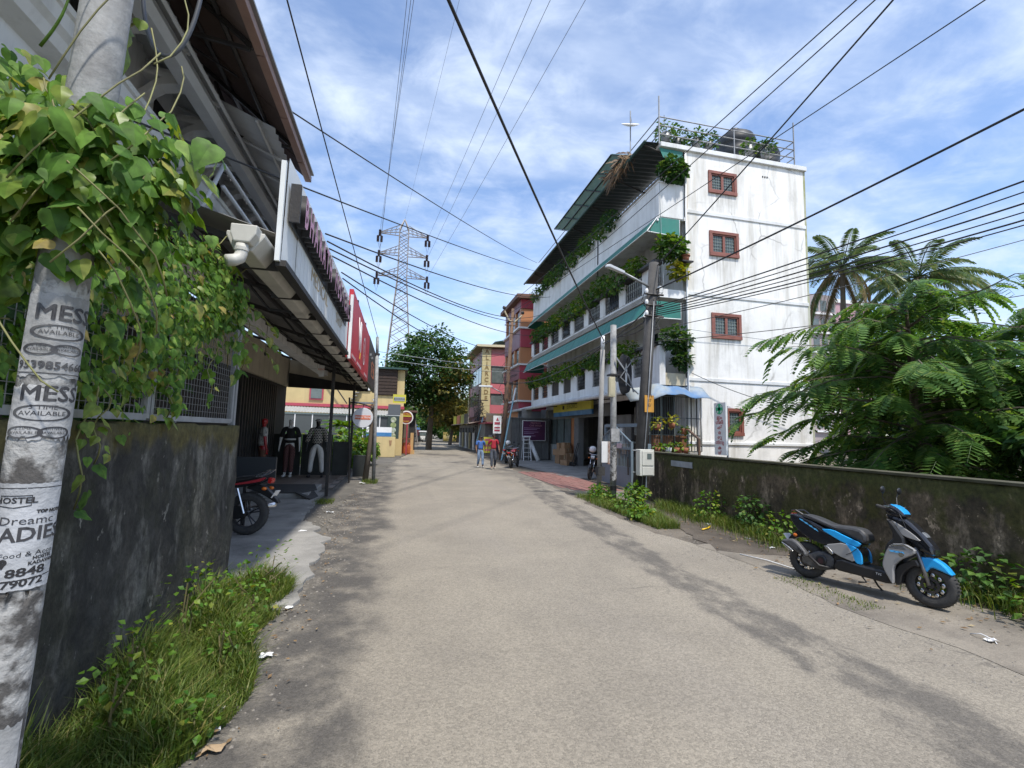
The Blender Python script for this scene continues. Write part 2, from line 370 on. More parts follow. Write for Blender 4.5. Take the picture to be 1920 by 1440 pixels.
GREYAP = mat('apron_concrete', (.37, .355, .325), (.19, .182, .168), 1.7, .9, .5, 16, grime=0, fine=.35, lo=.4, hi=.72)
sheet('shop_apron', rough_line([(-1.0, 5.3), (-.95, 5.7), (-1.05, 7.0), (-1.08, 8.4), (-1.4, 8.95), (-1.3, 9.2), (-1.85, 10.2), (-1.95, 13.2)], .16, .07)+[(-1.95, 14.2), (-5.5, 14.2), (-5.5, 5.3)], .035, GREYAP, thick=.05)
sheet('left_margin', rough_line([(-.75, -8), (-.8, 5), (-.9, 9), (-.95, 18), (-.2, 30), (.5, 37)], .3, .07)+[(-1.2, 37), (-4.6, 37), (-4.6, -8)], -.012, mat('dark_margin', (.10, .092, .08), (.17, .155, .13), 1.1, .95, .5, 20, fine=.3))
# forecourt: concrete floor, red block paving, kerbed concrete ribbon by the scooter
sheet('forecourt_floor', [(6.9, 18.5), (13, 18.5), (13, 33), (6.6, 33), (6.3, 26)], .012, GREYAP)
SLABM = mat('roadside_slab', (.285, .25, .20), (.15, .13, .105), 1.5, .92, .6, 14, fine=.35, lo=.42, hi=.7)
sheet('roadside_slab', rough_line([(4.85, 2.0), (4.88, 3.4), (4.72, 4.3), (5.0, 6.0), (4.9, 7.3)], .2, .03)+[(5.35, 7.4), (6.3, 6.2), (6.35, 4.4), (6.2, 2.0)], .004, SLABM)
RED = mat('red_paver', (.30, .135, .115), (.23, .13, .11), 3, .9, .3, 20, fine=.2)
pav = sheet('paved_entrance', [(5.45, 21.9), (7.3, 21.9), (7.2, 14.6), (5.25, 15.3)], -.002, mat('paving_bed', (.17, .15, .13), (.12, .11, .1), 4, .95))
pm_ = MB().box(-.095, -.21, 0, .095, .21, .012).mesh('paver', RED)
k = 0
for i in range(9):
    for j in range(16):
        y = 14.75+j*.44+.22*(i % 2); x = 5.42+i*.205+ (21.9-y)*.0
        if x > 7.2 or y > 21.7 or (y < 15.4 and x < 5.6): continue
        o = bpy.data.objects.new('paver', pm_); col.objects.link(o); o.parent = pav; o.location = (x+jit(.006), y+jit(.006), random.uniform(-.004, .003)); o.rotation_euler = (jit(.02), jit(.01), jit(.02))
sheet('soil_patch', rough_line([(5.05, 6.9), (5.3, 8.2), (5.6, 9.4), (6.2, 10.6), (6.85, 11.2)], .2, .08)+rough_line([(6.85, 6.0), (6.2, 6.3), (5.5, 6.6), (5.05, 6.9)], .2, .06), .006, mat('dark_soil', (.085, .068, .052), (.14, .115, .088), 1.8, .95, .8, 16, fine=.4))
sheet('verge_concrete', rough_line([(4.72, 12.1), (5.2, 13.6), (5.4, 15.0), (7.2, 14.5), (7.1, 13.0), (5.9, 12.3)], .2, .06)+[(4.72, 12.1)], .002, SLABM)
def debris(name, lab, n, area, smin, smax, m, seed, flat=True):
    rnd = random.Random(seed); b = MB()
    for _ in range(n):
        x, y = area(rnd); s_ = rnd.uniform(smin, smax); a = rnd.uniform(0, 6.28); c, d = math.cos(a)*s_, math.sin(a)*s_
        if flat: z = .012+rnd.uniform(0, .012); b.add([(x-c, y-d, z), (x-d*.4, y+c*.4, z+s_*.25), (x+c, y+d, z+rnd.uniform(0, s_*.3)), (x+d*.4, y-c*.4, z)], [(0, 1, 2), (0, 2, 3)])
        else: h = s_*.7; b.add([(x-c, y-d, 0), (x+d, y-c, 0), (x+c, y+d, 0), (x-d, y+c, 0), (x, y, h)], [(0, 1, 4), (1, 2, 4), (2, 3, 4), (3, 0, 4)])
    o = b.build(name, m, base=(b.v[0][0], b.v[0][1], 0), recalc=False); return tag(o, lab, 'debris', kind='stuff')
DEADL = leafmat('dead_leaf', (.16, .10, .05), (.30, .20, .10), (.36, .30, .18), .1, .8)
STONE = mat('gravel_stone', (.15, .135, .115), (.27, .245, .21), 30, .9)
debris('leaf_litter', 'dead leaves scattered along the foot of the right wall and verge', 900, lambda r: (6.8-abs(r.gauss(0, .7)), r.uniform(2.2, 12)), .012, .04, DEADL, 1)
debris('leaf_litter', 'dead leaves and bits along the left grass edge', 420, lambda r: (-1.0+r.gauss(0, .16), r.uniform(2.6, 14)), .01, .03, DEADL, 2)
debris('gravel', 'loose grit and stones along the right road edge', 1900, lambda r: (5.0+r.gauss(0, .35), r.uniform(2.0, 13)), .005, .018, STONE, 3, False)
debris('gravel', 'loose grit and stones along the left road edge', 900, lambda r: (-.95+r.gauss(0, .2), r.uniform(2.6, 17)), .005, .018, STONE, 4, False)
debris('gravel', 'broken concrete bits on the ragged shop apron edge', 260, lambda r: (-1.45+r.gauss(0, .18), r.uniform(8.3, 12.8)), .008, .028, STONE, 5, False)
# ================================================================== four storey building
bld = thing('apartment_building', 'white four storey building with plant-filled balconies, green awnings and stained side wall', 'building', (9.85, 15, 0))
BX0, BX1, BY0, BY1 = 9.85, 15.1, 15.0, 32.0
def wall_mat():
    m = mat('side_wall_plaster', (.84, .83, .80), (.70, .69, .66), 1.1, .85, .2, 18, grime=.8, gcol=(.36, .33, .26), gscale=.9, lo=.42, hi=.75)
    t, L, p = nodes_of(m); prev = p.inputs['Base Color'].links[0].from_socket
    pos = N(t, 'ShaderNodeNewGeometry').outputs['Position']
    v = N(t, 'ShaderNodeTexVoronoi', feature='DISTANCE_TO_EDGE'); v.inputs['Scale'].default_value = .8
    nz = N(t, 'ShaderNodeTexNoise'); nz.inputs['Scale'].default_value = 1.7; nz.inputs['Detail'].default_value = 5; L(pos, nz.inputs['Vector'])
    mx = N(t, 'ShaderNodeMixRGB'); mx.inputs[0].default_value = .28; L(pos, mx.inputs[1]); L(nz.outputs['Color'], mx.inputs[2]); L(mx.outputs[0], v.inputs['Vector'])
    r = N(t, 'ShaderNodeMapRange'); r.inputs[1].default_value = .0; r.inputs[2].default_value = .022; r.inputs[3].default_value = .75; r.inputs[4].default_value = 0; L(v.outputs['Distance'], r.inputs[0])
    n2 = N(t, 'ShaderNodeTexNoise'); n2.inputs['Scale'].default_value = .55; L(pos, n2.inputs['Vector'])
    r2 = N(t, 'ShaderNodeMapRange'); r2.inputs[1].default_value = .5; r2.inputs[2].default_value = .62; L(n2.outputs[0], r2.inputs[0])
    mu = N(t, 'ShaderNodeMath', operation='MULTIPLY'); L(r.outputs[0], mu.inputs[0]); L(r2.outputs[0], mu.inputs[1])
    o = N(t, 'ShaderNodeMixRGB'); L(mu.outputs[0], o.inputs[0]); L(prev, o.inputs[1]); o.inputs[2].default_value = (.33, .32, .30, 1)
    # dark mildew smears
    n3 = N(t, 'ShaderNodeTexNoise'); n3.inputs['Scale'].default_value = .42; n3.inputs['Detail'].default_value = 8; n3.inputs['Roughness'].default_value = .72; L(pos, n3.inputs['Vector'])
    r3 = N(t, 'ShaderNodeMapRange'); r3.inputs[1].default_value = .55; r3.inputs[2].default_value = .72; r3.inputs[4].default_value = .55; L(n3.outputs[0], r3.inputs[0])
    o2 = N(t, 'ShaderNodeMixRGB'); L(r3.outputs[0], o2.inputs[0]); L(o.outputs[0], o2.inputs[1]); o2.inputs[2].default_value = (.38, .38, .36, 1)
    spx = N(t, 'ShaderNodeSeparateXYZ'); L(pos, spx.inputs[0])
    n4 = N(t, 'ShaderNodeTexNoise'); n4.inputs['Scale'].default_value = 1.0; n4.inputs['Detail'].default_value = 7; n4.inputs['Roughness'].default_value = .7
    mp4 = N(t, 'ShaderNodeMapping'); mp4.inputs['Scale'].default_value = (3.5, 3.5, .18); L(pos, mp4.inputs[0]); L(mp4.outputs[0], n4.inputs['Vector'])
    ed = N(t, 'ShaderNodeMapRange'); ed.inputs[1].default_value = 10.9; ed.inputs[2].default_value = 9.85; ed.inputs[3].default_value = -.14; ed.inputs[4].default_value = .12; L(spx.outputs['X'], ed.inputs[0])
    ae = N(t, 'ShaderNodeMath', operation='ADD'); L(n4.outputs[0], ae.inputs[0]); L(ed.outputs[0], ae.inputs[1])
    r4 = N(t, 'ShaderNodeMapRange'); r4.inputs[1].default_value = .5; r4.inputs[2].default_value = .72; r4.inputs[4].default_value = .7; L(ae.outputs[0], r4.inputs[0])
    o3 = N(t, 'ShaderNodeMixRGB'); L(r4.outputs[0], o3.inputs[0]); L(o2.outputs[0], o3.inputs[1]); o3.inputs[2].default_value = (.50, .43, .29, 1)
    cur = o3.outputs[0]
    nd = N(t, 'ShaderNodeTexNoise'); nd.inputs['Scale'].default_value = 1.0; nd.inputs['Detail'].default_value = 6; nd.inputs['Roughness'].default_value = .7
    mpd = N(t, 'ShaderNodeMapping'); mpd.inputs['Scale'].default_value = (11, 11, .5); L(pos, mpd.inputs[0]); L(mpd.outputs[0], nd.inputs['Vector'])
    rd_ = N(t, 'ShaderNodeMapRange'); rd_.inputs[1].default_value = .42; rd_.inputs[2].default_value = .62; L(nd.outputs[0], rd_.inputs[0])
    for x0, x1, z0, z1 in WINS:                 # rain run-off below each sill
        f = rd_.outputs[0]
        for sock, a, c, lo_, hi_ in (('X', x0-.12, x0+.1, 0, 1), ('X', x1+.12, x1-.1, 0, 1), ('Z', z0-1.1, z0-.05, 0, .75), ('Z', z0+.1, z0-.02, 0, 1)):
            r_ = N(t, 'ShaderNodeMapRange'); r_.inputs[1].default_value = a; r_.inputs[2].default_value = c; r_.inputs[3].default_value = lo_; r_.inputs[4].default_value = hi_; L(spx.outputs[sock], r_.inputs[0])
            mu_ = N(t, 'ShaderNodeMath', operation='MULTIPLY'); L(f, mu_.inputs[0]); L(r_.outputs[0], mu_.inputs[1]); f = mu_.outputs[0]
        mx_ = N(t, 'ShaderNodeMixRGB'); L(f, mx_.inputs[0]); L(cur, mx_.inputs[1]); mx_.inputs[2].default_value = (.34, .32, .27, 1); cur = mx_.outputs[0]
    L(cur, p.inputs['Base Color']); return m
WINS = [(10.84, 12.0, 10.98, 11.8), (10.84, 12.03, 8.54, 9.44), (10.87, 12.06, 5.43, 6.32), (11.38, 12.06, 1.92, 2.84)]
SIDEM = wall_mat()
# side wall as a sheet with window holes
def holed(b, x0, x1, z0, z1, holes, y, dpt, mi=0):
    xs = sorted({x0, x1, *[h[0] for h in holes], *[h[1] for h in holes]}); zs = sorted({z0, z1, *[h[2] for h in holes], *[h[3] for h in holes]})
    for xa, xb in zip(xs, xs[1:]):
        for za, zb in zip(zs, zs[1:]):
            mx, mz = (xa+xb)/2, (za+zb)/2
            if any(h[0] < mx < h[1] and h[2] < mz < h[3] for h in holes): continue
            b.add([(xa, y, za), (xb, y, za), (xb, y, zb), (xa, y, zb)], [(0, 1, 2, 3)], mi)
    for h in holes:
        a = [(h[0], h[2]), (h[1], h[2]), (h[1], h[3]), (h[0], h[3])]
        for (p, q), (r, s) in zip(a, a[1:]+a[:1]): b.add([(p, y, q), (r, y, s), (r, y+dpt, s), (p, y+dpt, q)], [(0, 1, 2, 3)], mi)
b = MB(); holed(b, BX0, BX1, 0, 12.42, WINS, BY0, .22)
b.add([(BX1, BY0, 0), (BX1, BY1, 0), (BX1, BY1, 12.42), (BX1, BY0, 12.42)], [(0, 1, 2, 3)])
b.add([(BX0, BY1, 0), (BX1, BY1, 0), (BX1, BY1, 12.42), (BX0, BY1, 12.42)], [(3, 2, 1, 0)])
b.add([(BX0, BY0, 12.42), (BX1, BY0, 12.42), (BX1, BY1, 12.42), (BX0, BY1, 12.42)], [(0, 1, 2, 3)])
wall = b.build('wall', SIDEM, bld, recalc=False)
b = MB(); b.box(BX0, BY0+.24, 3.4, BX0+.2, BY1, 12.4); b.box(BX0+.02, BY0+.24, 0, BX0+.22, 16.6, 3.4); b.box(13, 15.3, 0, 13.2, 32, 3.4)
b.build('front_wall', PLASTERW, bld)
for z, hgt, pr in ((10.1, .14, .035), (7.0, .14, .035), (3.86, .13, .035), (1.6, .1, .05)):
    MB().box(BX0-.02, BY0-pr, z-hgt/2, BX1+pr, BY0+.02, z+hgt/2).build('floor_band', WHITE, bld, bevel=.012)
MB().box(8.8, BY0-.09, 12.42, BX1+.12, BY0+.25, 12.6).build('coping', WHITE, bld, bevel=.015)
MB().box(BX1, 15.0, 0, BX1+.1, 15.3, 12.4).build('corner_pilaster', mat('mossy_white', (.5, .5, .42), (.3, .32, .16), 1.5, .9, grime=.5), bld)
MB().tube([(9.8, 14.9, 12.3), (9.8, 14.9, 3.4), (10.25, 14.85, 3.3), (10.25, 14.85, 1.5)], .035, 8).build('downpipe', PLASTERW, bld, smooth=True)
for i, (x0, x1, z0, z1) in enumerate(WINS):
    b = MB(); w_ = .085; y0, y1 = 14.95, 15.1
    b.box(x0-.03, y0, z1-w_, x1+.03, y1, z1+.03); b.box(x0-.03, y0-.02, z0-.04, x1+.03, y1, z0+w_); b.box(x0-.03, y0, z0+w_, x0+w_, y1, z1-w_); b.box(x1-w_, y0, z0+w_, x1+.03, y1, z1-w_)
    win = b.build('window', BROWNFR, bld, bevel=.008)
    two = x1-x0 > .9; mid = (x0+x1)/2
    spans = [(x0+w_, mid), (mid, x1-w_)] if two else [(x0+w_, x1-w_)]
    for (a, c) in spans:
        s = .05; f = MB(); zz0, zz1 = z0+w_, z1-w_
        f.box(a, 14.99, zz0, a+s, 15.05, zz1); f.box(c-s, 14.99, zz0, c, 15.05, zz1); f.box(a+s, 14.99, zz0, c-s, 15.05, zz0+s); f.box(a+s, 14.99, zz1-s, c-s, 15.05, zz1)
        f.build('sash', BROWNFR, win, local=True)
        MB().box(a+s, 15.04, zz0+s, c-s, 15.06, zz1-s).build('pane', GLASS, win, local=True)
        g = MB()
        for k in range(1, 4): xx = a+s+(c-a-2*s)*k/4; g.box(xx-.007, 15.02, zz0+s, xx+.007, 15.032, zz1-s)
        for k in range(1, 5): z_ = zz0+s+(zz1-zz0-2*s)*k/5; g.box(a+s, 15.018, z_-.007, c-s, 15.03, z_+.007)
        g.build('grille', BARS, win, local=True)
# small vents on the wall
for x, z in ((13.2, 11.9), (13.3, 11.9), (13.4, 11.9)): MB().box(x, 14.985, z, x+.05, 15.0, z+.06).build('vent_hole', DARKM, bld)
# --- balconies, storey by storey
FX = 8.76
def slab(z0, z1): MB().box(FX+.015, BY0+.03, z0+.004, BX0, BY1-.02, z1).build('balcony_slab', PLASTERW, bld)
# top storey: solid parapet
slab(9.72, 9.86)
b = MB(); b.box(FX, BY0, 9.75, FX+.14, BY1, 11.06); b.box(FX+.14, BY0, 9.75, BX0-.06, BY0+.14, 11.05); b.box(FX-.05, BY0-.05, 9.66, FX, BY1, 9.8); b.box(FX-.09, BY0-.03, 9.56, FX-.02, BY1, 9.66); b.box(FX-.03, BY0-.03, 11.05, FX+.17, BY1, 11.1)
b.build('parapet', PLASTERW, bld, bevel=.01)
MB().tube([(FX-.02, 20.5, 9.3), (FX-.03, 20.5, 11.0)], .025, 6).build('drain_pipe', DARKM, bld)
# sheet awnings: long front sheet and end cloth, each with white edging
def awning(zt, xt, zb, xb, xe, ze):
    b = MB(); n = 34
    for k in range(n):
        ya, yb = BY0+.05+(BY1-BY0)*k/n, BY0+.05+(BY1-BY0)*(k+.96)/n
        s_ = jit(.012)
        b.add([(xt, ya, zt), (xb+s_, ya, zb), (xb+s_, yb, zb), (xt, yb, zt), (xt+.015, ya, zt-.02), (xb+s_+.02, ya, zb), (xb+s_+.02, yb, zb), (xt+.015, yb, zt-.02)], [(0, 1, 2, 3), (7, 6, 5, 4), (0, 4, 5, 1), (3, 2, 6, 7)])
    a = b.build('awning', AWN, bld)
    MB().tube([(xt, BY0, zt), (xb, BY0, zb)], .02, 5).tube([(xb, BY0, zb), (xb, BY1, zb)], .016, 5).build('edge_bar', WHITEP, a, local=True)
    MB().prism([(xt+.05, BY0+.02, zt), (xb+.1, BY0+.02, zb+.02), (xe, BY0+.02, ze), (xe, BY0+.02, zt)], (0, .012, 0)).build('end_cloth', AWN, bld)
    MB().tube([(xb, BY0+.02, zb), (xe, BY0+.02, ze), (xe, BY0+.02, zt)], .018, 5).build('edge_bar', WHITEP, bld)
    MB().prism([(xt+.05, BY1-.02, zt), (xb+.1, BY1-.02, zb+.02), (xe, BY1-.02, ze), (xe, BY1-.02, zt)], (0, .012, 0)).build('end_cloth', AWN, bld)
awning(9.72, FX-.06, 9.14, 8.28, 9.6, 9.06)
awning(6.60, 8.42, 5.98, 8.12, 9.62, 6.0)
# tiled strip above the lower awning
def ribbed_sheet(name, a, b_, c, d, n, m, parent, amp=.02, local=False, thick=.006):
    """corrugated sheet: ribs run from edge a-d to edge b-c; a,b,c,d corners"""
    a, b_, c, d = map(Vector, (a, b_, c, d)); nn = (b_-a).cross(d-a).normalized(); B = MB(); N_ = n*2
    for i in range(N_+1):
        t = i/N_; o = nn*(amp if i % 2 else -amp)
        B.v += [tuple(a.lerp(d, t)+o), tuple(b_.lerp(c, t)+o)]
    for i in range(N_): B.f.append((2*i, 2*i+1, 2*i+3, 2*i+2)); B.m.append(0)
    return B.build(name, m, parent, local=local, recalc=False)
ribs = 3
for k in range(4):
    t0, t1 = k/4, (k+1)/4
    p = lambda t: (8.8-.4*t, 7.1-.46*t)
    (xa, za), (xb, zb) = p(t0), p(t1)
    MB().add([(xa, BY0-.02, za), (xb-.01, BY0-.02, zb+.025), (xb-.01, BY1, zb+.025), (xa, BY1, za), (xb-.01, BY0-.02, zb), (xb-.01, BY1, zb)], [(0, 1, 2, 3), (1, 4, 5, 2)]).build('roof_tile_course', TILE, bld, recalc=False)
# middle storey: pillars, ornate grilles, planter shelf
slab(6.76, 7.04)
def ornate(y0, y1, z0, z1, x, par):
    g = MB(); n = max(2, int((y1-y0)/.16))
    for k in range(n+1):
        y = y0+(y1-y0)*k/n; g.box(x-.008, y-.008, z0, x+.008, y+.008, z1)
        if k < n:
            ym = y+(y1-y0)/n/2
            for zc in (z0+(z1-z0)*.3, z0+(z1-z0)*.7):
                g.tube([(x, ym+.06*math.cos(a), zc+.12*math.sin(a)) for a in [i*math.pi/4 for i in range(9)]], .008, 4, cap=False)
    g.box(x-.01, y0, z1-.02, x+.01, y1, z1); g.box(x-.01, y0, z0, x+.01, y1, z0+.02)
    return g.build('ornate_grille', DARKM, par)
PY_ = [16.0+2*i for i in range(9)]
MB().box(FX+.02, BY0+.02, 7.04, FX+.14, BY1, 7.16).build('parapet_kerb', PLASTERW, bld)
for y in PY_:
    MB().box(FX, y-.28, 7.16, FX+.15, y+.28, 8.02).build('parapet_pillar', PLASTERW, bld, bevel=.01)
for y0, y1 in zip([15.0]+[y+.28 for y in PY_[:-1]], [PY_[0]-.28]+[y-.28 for y in PY_[1:]]): ornate(y0+.02, y1-.02, 7.16, 8.0, FX+.07, bld)
MB().box(FX-.22, BY0-.02, 8.02, FX+.2, BY1, 8.12).build('planter_shelf', DARKM, bld)
MB().box(FX, BY0, 6.75, BX0-.1, BY0+.02, 7.06).build('slab_edge', PLASTERW, bld)
# first storey: white band with rectangular openings
slab(3.62, 3.9)
OPN = [(16.15, 17.0), (18.1, 19.0), (20.2, 21.1), (22.05, 23.2), (24.1, 25.3), (26.1, 27.45), (28.25, 29.5), (30.25, 31.55)]
b = MB(); ys = [BY0]+[v for p in OPN for v in p]+[BY1]
b.box(FX, BY0, 3.6, FX+.14, BY1, 4.03); b.box(FX, BY0, 4.87, FX+.14, BY1, 5.0)
for a, c in zip(ys[0::2], ys[1::2]): b.box(FX, a, 4.03, FX+.14, c, 4.87)
b.build('parapet', PLASTERW, bld)
for i, (a, c) in enumerate(OPN):
    if i in (4, 5): MB().box(FX+.05, a, 4.03, FX+.07, c, 4.87).build('shutter_board', mat('brown_black_board', (.035, .03, .026), (.06, .05, .04), 4, .8), bld)
    else: ornate(a+.02, c-.02, 4.04, 4.86, FX+.07, bld)
MB().box(FX-.2, BY0+.2, 5.0, FX+.2, BY1, 5.09).build('planter_shelf', DARKM, bld)
b = MB()
for k in range(50): y = BY0+.4+k*.33; b.box(FX-.19, y, 4.9, FX-.15, y+.05, 5.0)
b.build('shelf_brackets', DARKM, bld)['kind'] = 'stuff'
MB().box(FX, BY0-.01, 3.6, BX0-.1, BY0+.02, 4.03).build('slab_edge', mat('stained_cream', (.6, .55, .42), (.45, .38, .25), 1.5, .85, grime=.6), bld)
MB().box(FX-.03, BY0-.02, 3.6, FX+.2, BY0+.16, 5.0).build('corner_post', PLASTERW, bld)
# recess walls behind the balconies are the front wall; doors and windows in it
for z in (3.9, 7.05, 9.9):
    for y in (17, 20.5, 24, 27.5, 30.5):
        MB().box(BX0-.03, y, z+.9, BX0, y+1.0, z+2.0).build('balcony_window', mat('dark_window', (.012, .015, .016), None, rough=.15), bld)
# roof edge canopy: dark sheet above the top balcony
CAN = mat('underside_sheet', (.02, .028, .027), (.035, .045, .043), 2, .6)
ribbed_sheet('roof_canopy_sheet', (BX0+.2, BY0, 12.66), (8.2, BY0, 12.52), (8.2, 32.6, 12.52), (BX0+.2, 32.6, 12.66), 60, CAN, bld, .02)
MB().tube([(8.2, BY0-.05, 12.52), (8.2, 32.6, 12.52)], .06, 6).build('canopy_gutter', AWND, bld, smooth=True)
for y in (15.1, 17.6, 20.1, 22.6, 25.1, 27.6, 30.1): MB().tube([(8.25, y, 12.46), (9.85, y, 12.0)], .035, 5).build('canopy_strut', DARKM, bld)
MB().prism([(8.79, BY0, 12.4), (9.75, BY0, 12.38), (9.78, BY0, 11.82), (8.95, BY0, 12.05)], (0, .015, 0)).build('end_cloth', AWN, bld)
# raised translucent sheet panel leaning out over the canopy
PAN = mat('pale_green_sheet', (.05, .14, .125), (.08, .18, .16), 3, .35)
rp = [(8.35, 16.0, 12.6), (8.35, 23.2, 12.6), (7.9, 24.7, 13.3), (7.9, 17.2, 13.3)]
MB().prism(rp, (.02, 0, .02)).build('raised_sheet', PAN, bld)
b = MB()
for t in (0, .2, .4, .6, .8, 1): b.tube([Vector(rp[0]).lerp(Vector(rp[1]), t)-Vector((0.02, 0, .03)), Vector(rp[3]).lerp(Vector(rp[2]), t)-Vector((0.02, 0, .03))], .025, 4)
for t in (0, .5, 1): b.tube([Vector(rp[0]).lerp(Vector(rp[3]), t)-Vector((0.02, 0, .03)), Vector(rp[1]).lerp(Vector(rp[2]), t)-Vector((0.02, 0, .03))], .025, 4)
b.build('sheet_frame', DARKM, bld)
# roof railing
rail = []
for a, c in (((8.8, 15.02), (14.75, 15.02)), ((8.8, 15.02), (8.8, 31))):
    for z in (12.95, 13.29, 13.63): MB().tube([(a[0], a[1], z), (c[0], c[1], z)], .022, 5).build('railing_bar', GREY, bld)
for x, y, zt in ((8.8, 15.02, 14.45), (12.0, 15.02, 13.65), (14.75, 15.02, 14.45), (8.8, 17.5, 13.65), (8.8, 20.5, 13.65), (8.8, 24, 13.65)): MB().tube([(x, y, 12.55), (x, y, zt)], .028, 6).build('railing_post', GREY, bld)
for z in (12.95, 13.29, 13.63): MB().tube([(14.75, 15.02, z), (14.75, 19, z)], .022, 5).build('railing_bar', GREY, bld)
MB().tube([(9.9, 16.5, 12.5), (9.9, 16.5, 14.9)], .015, 5).build('roof_rod', GREY, bld)
# ground floor on the street side: grille bay at the end, shopfront, gutter roof
b = MB()
for x in (8.35, 8.8, 9.3): b.box(x-.02, 14.98, 1.25, x+.02, 15.02, 3.3)
for z in (1.3, 1.85, 2.45, 3.2): b.box(8.3, 14.985, z-.012, 10.35, 15.005, z+.012)
for k in range(14): x = 8.4+k*.09; b.box(x-.004, 14.99, 1.3, x+.004, 15.0, 3.2)
b.build('bay_grille', mat('grey_green_steel', (.11, .13, .13), None, rough=.5), bld)
MB().box(8.3, 15.05, 1.25, 9.8, 15.1, 1.85).build('bay_panel', mat('rust_brown_panel', (.20, .085, .035), (.14, .06, .03), 4, .7), bld)
MB().box(8.3, 14.7, 1.15, 10.0, 15.3, 1.25).build('bay_ledge', CONC, bld)
MB().box(8.3, 15.0, 0, 9.9, 15.3, 1.15).build('bay_base', CONC, bld)
MB().box(8.35, 15.9, 1.2, 9.85, 15.95, 3.5).build('bay_back', mat('deep_interior', (.03, .03, .032), (.05, .05, .05), 2, .8), bld)
for x in (9.9, 10.12, 10.3): MB().tube([(x, 14.9, 1.3), (x, 14.9, 3.2)], .022, 6).build('bay_pipe', DARKM, bld)
for k in range(16):
    y0 = 17.2+k*1.18
    ribbed_sheet('gutter_roof_sheet', (8.75, y0, 3.66), (8.15, y0, 3.48), (8.15, y0+1.2, 3.48), (8.75, y0+1.2, 3.66), 8, PLASTERW, bld, .014)
MB().tube([(8.12, 16.5, 3.42), (8.12, 24, 3.42), (8.12, 36.3, 3.38)], .085, 10).build('gutter_pipe', mat('pale_pvc', (.55, .55, .53), (.40, .40, .38), 2, .6, grime=.4), bld, smooth=True)
for y in (18, 21.5, 25, 28.5, 32): MB().tube([(8.15, y, 3.4), (9.9, y, 3.55)], .03, 5).build('roof_bracket', DARKM, bld)
INT = mat('shop_dark', (.035, .032, .03), (.06, .055, .05), 2, .85)
b = MB(); b.box(10.0, 19.6, 0, 10.15, 21.2, 3.5); b.box(10.0, 19.6, 2.75, 10.15, 36, 3.5); b.box(10.0, 31.5, 0, 10.15, 36, 2.75); b.build('shop_front_wall', mat('shop_grey_wall', (.20, .20, .195), (.14, .14, .135), 2, .85, grime=.4), bld)
MB().box(10.02, 26.9, 0, 10.3, 27.35, 2.8).build('pillar', mat('orange_pillar', (.42, .17, .06), (.34, .13, .05), 3, .6), bld)
MB().box(9.98, 26.05, 0, 10.3, 26.75, 2.8).build('door_frame', mat('grey_frame', (.22, .225, .22), None, rough=.6), bld)
for k in range(5): MB().box(9.95, 26.1+k*.13, .05, 9.98, 26.19+k*.13, 2.75).build('shutter_slat', GREY, bld)
sw = MB().box(10.05, 27.4, 1.1, 10.1, 31.4, 2.75).build('shop_window', GLASS, bld)
b = MB()
for z in (1.5, 1.95, 2.35): b.box(10.3, 27.5, z, 10.6, 31.3, z+.03)
b.build('display_shelf', GREY, bld)
MB().box(10.0, 27.4, 0, 10.2, 31.4, 1.1).build('window_dado', mat('pale_marble', (.42, .44, .43), (.3, .32, .31), 3, .4), bld)
for y in (27.4, 28.7, 30.1, 31.4): MB().box(10.0, y-.03, 1.1, 10.06, y+.03, 2.75).build('window_mullion', DARKM, bld)
MB().box(9.6, 22.95, 2.86, 9.5, 29.25, 3.12).build('sign_lower_band', mat('sign_blue', (.02, .14, .34), (.10, .25, .45), 1.5, .5), bld)
sgn = MB().box(9.6, 22.95, 3.12, 9.48, 29.25, 3.62).build('shop_sign', mat('sign_yellow', (.62, .56, .05), (.50, .46, .06), 2, .5), bld)
lettering('ETRONICS', frame((9.47, 25.8, 3.38), (0, -1, 0), (0, 0, 1)), .36, mat('sign_olive_letter', (.16, .14, .03), None), sgn, local=True)
MB().prism([(9.47, 27.45, 3.28), (9.47, 27.15, 3.24), (9.47, 27.1, 3.45), (9.47, 27.4, 3.5)], (-.01, 0, 0)).build('sign_emblem', INK, sgn, local=True)
# interior boxes of the shop seen through the door
b = MB()
for i in range(26):
    y = random.uniform(21.3, 25.7); z = random.choice((.0, .35, .7, 1.05, 1.5)); b.box(11.6+jit(.2), y, z, 12.0, y+.35, z+.33)
b.build('stacked_stock', mat('stock_cartons', (.22, .16, .11), (.35, .33, .30), 1.2, .8), bld)['kind'] = 'stuff'
# ================================================================== tarp over the end bay
TARP = mat('blue_grey_tarp', (.09, .19, .36), (.40, .42, .38), .8, .7, .3, 5, grime=.5, gcol=(.25, .22, .12), lo=.38, hi=.66)
b = MB(); nx, ny = 14, 5
for i in range(nx+1):
    for j in range(ny+1):
        t, s = i/nx, j/ny
        x = 7.75+t*2.65; z = 3.62-.43*s - .06*math.sin(t*9)*s + .03*math.sin(t*23); y = 15.05-.55*s - .05*math.sin(t*7)
        if t < .3: y += (.3-t)*2.5; z -= (.3-t)*.7
        b.v.append((x, y, z))
for i in range(nx):
    for j in range(ny): a = i*(ny+1)+j; b.f.append((a, a+1, a+ny+2, a+ny+1)); b.m.append(0)
tp = b.build('tarpaulin', TARP, smooth=True, base=(9, 15, 3.1), recalc=False); tag(tp, 'faded blue and grey tarpaulin over the grilled corner bay', 'tarpaulin')
tp.modifiers.new('s', 'SOLIDIFY').thickness = .01
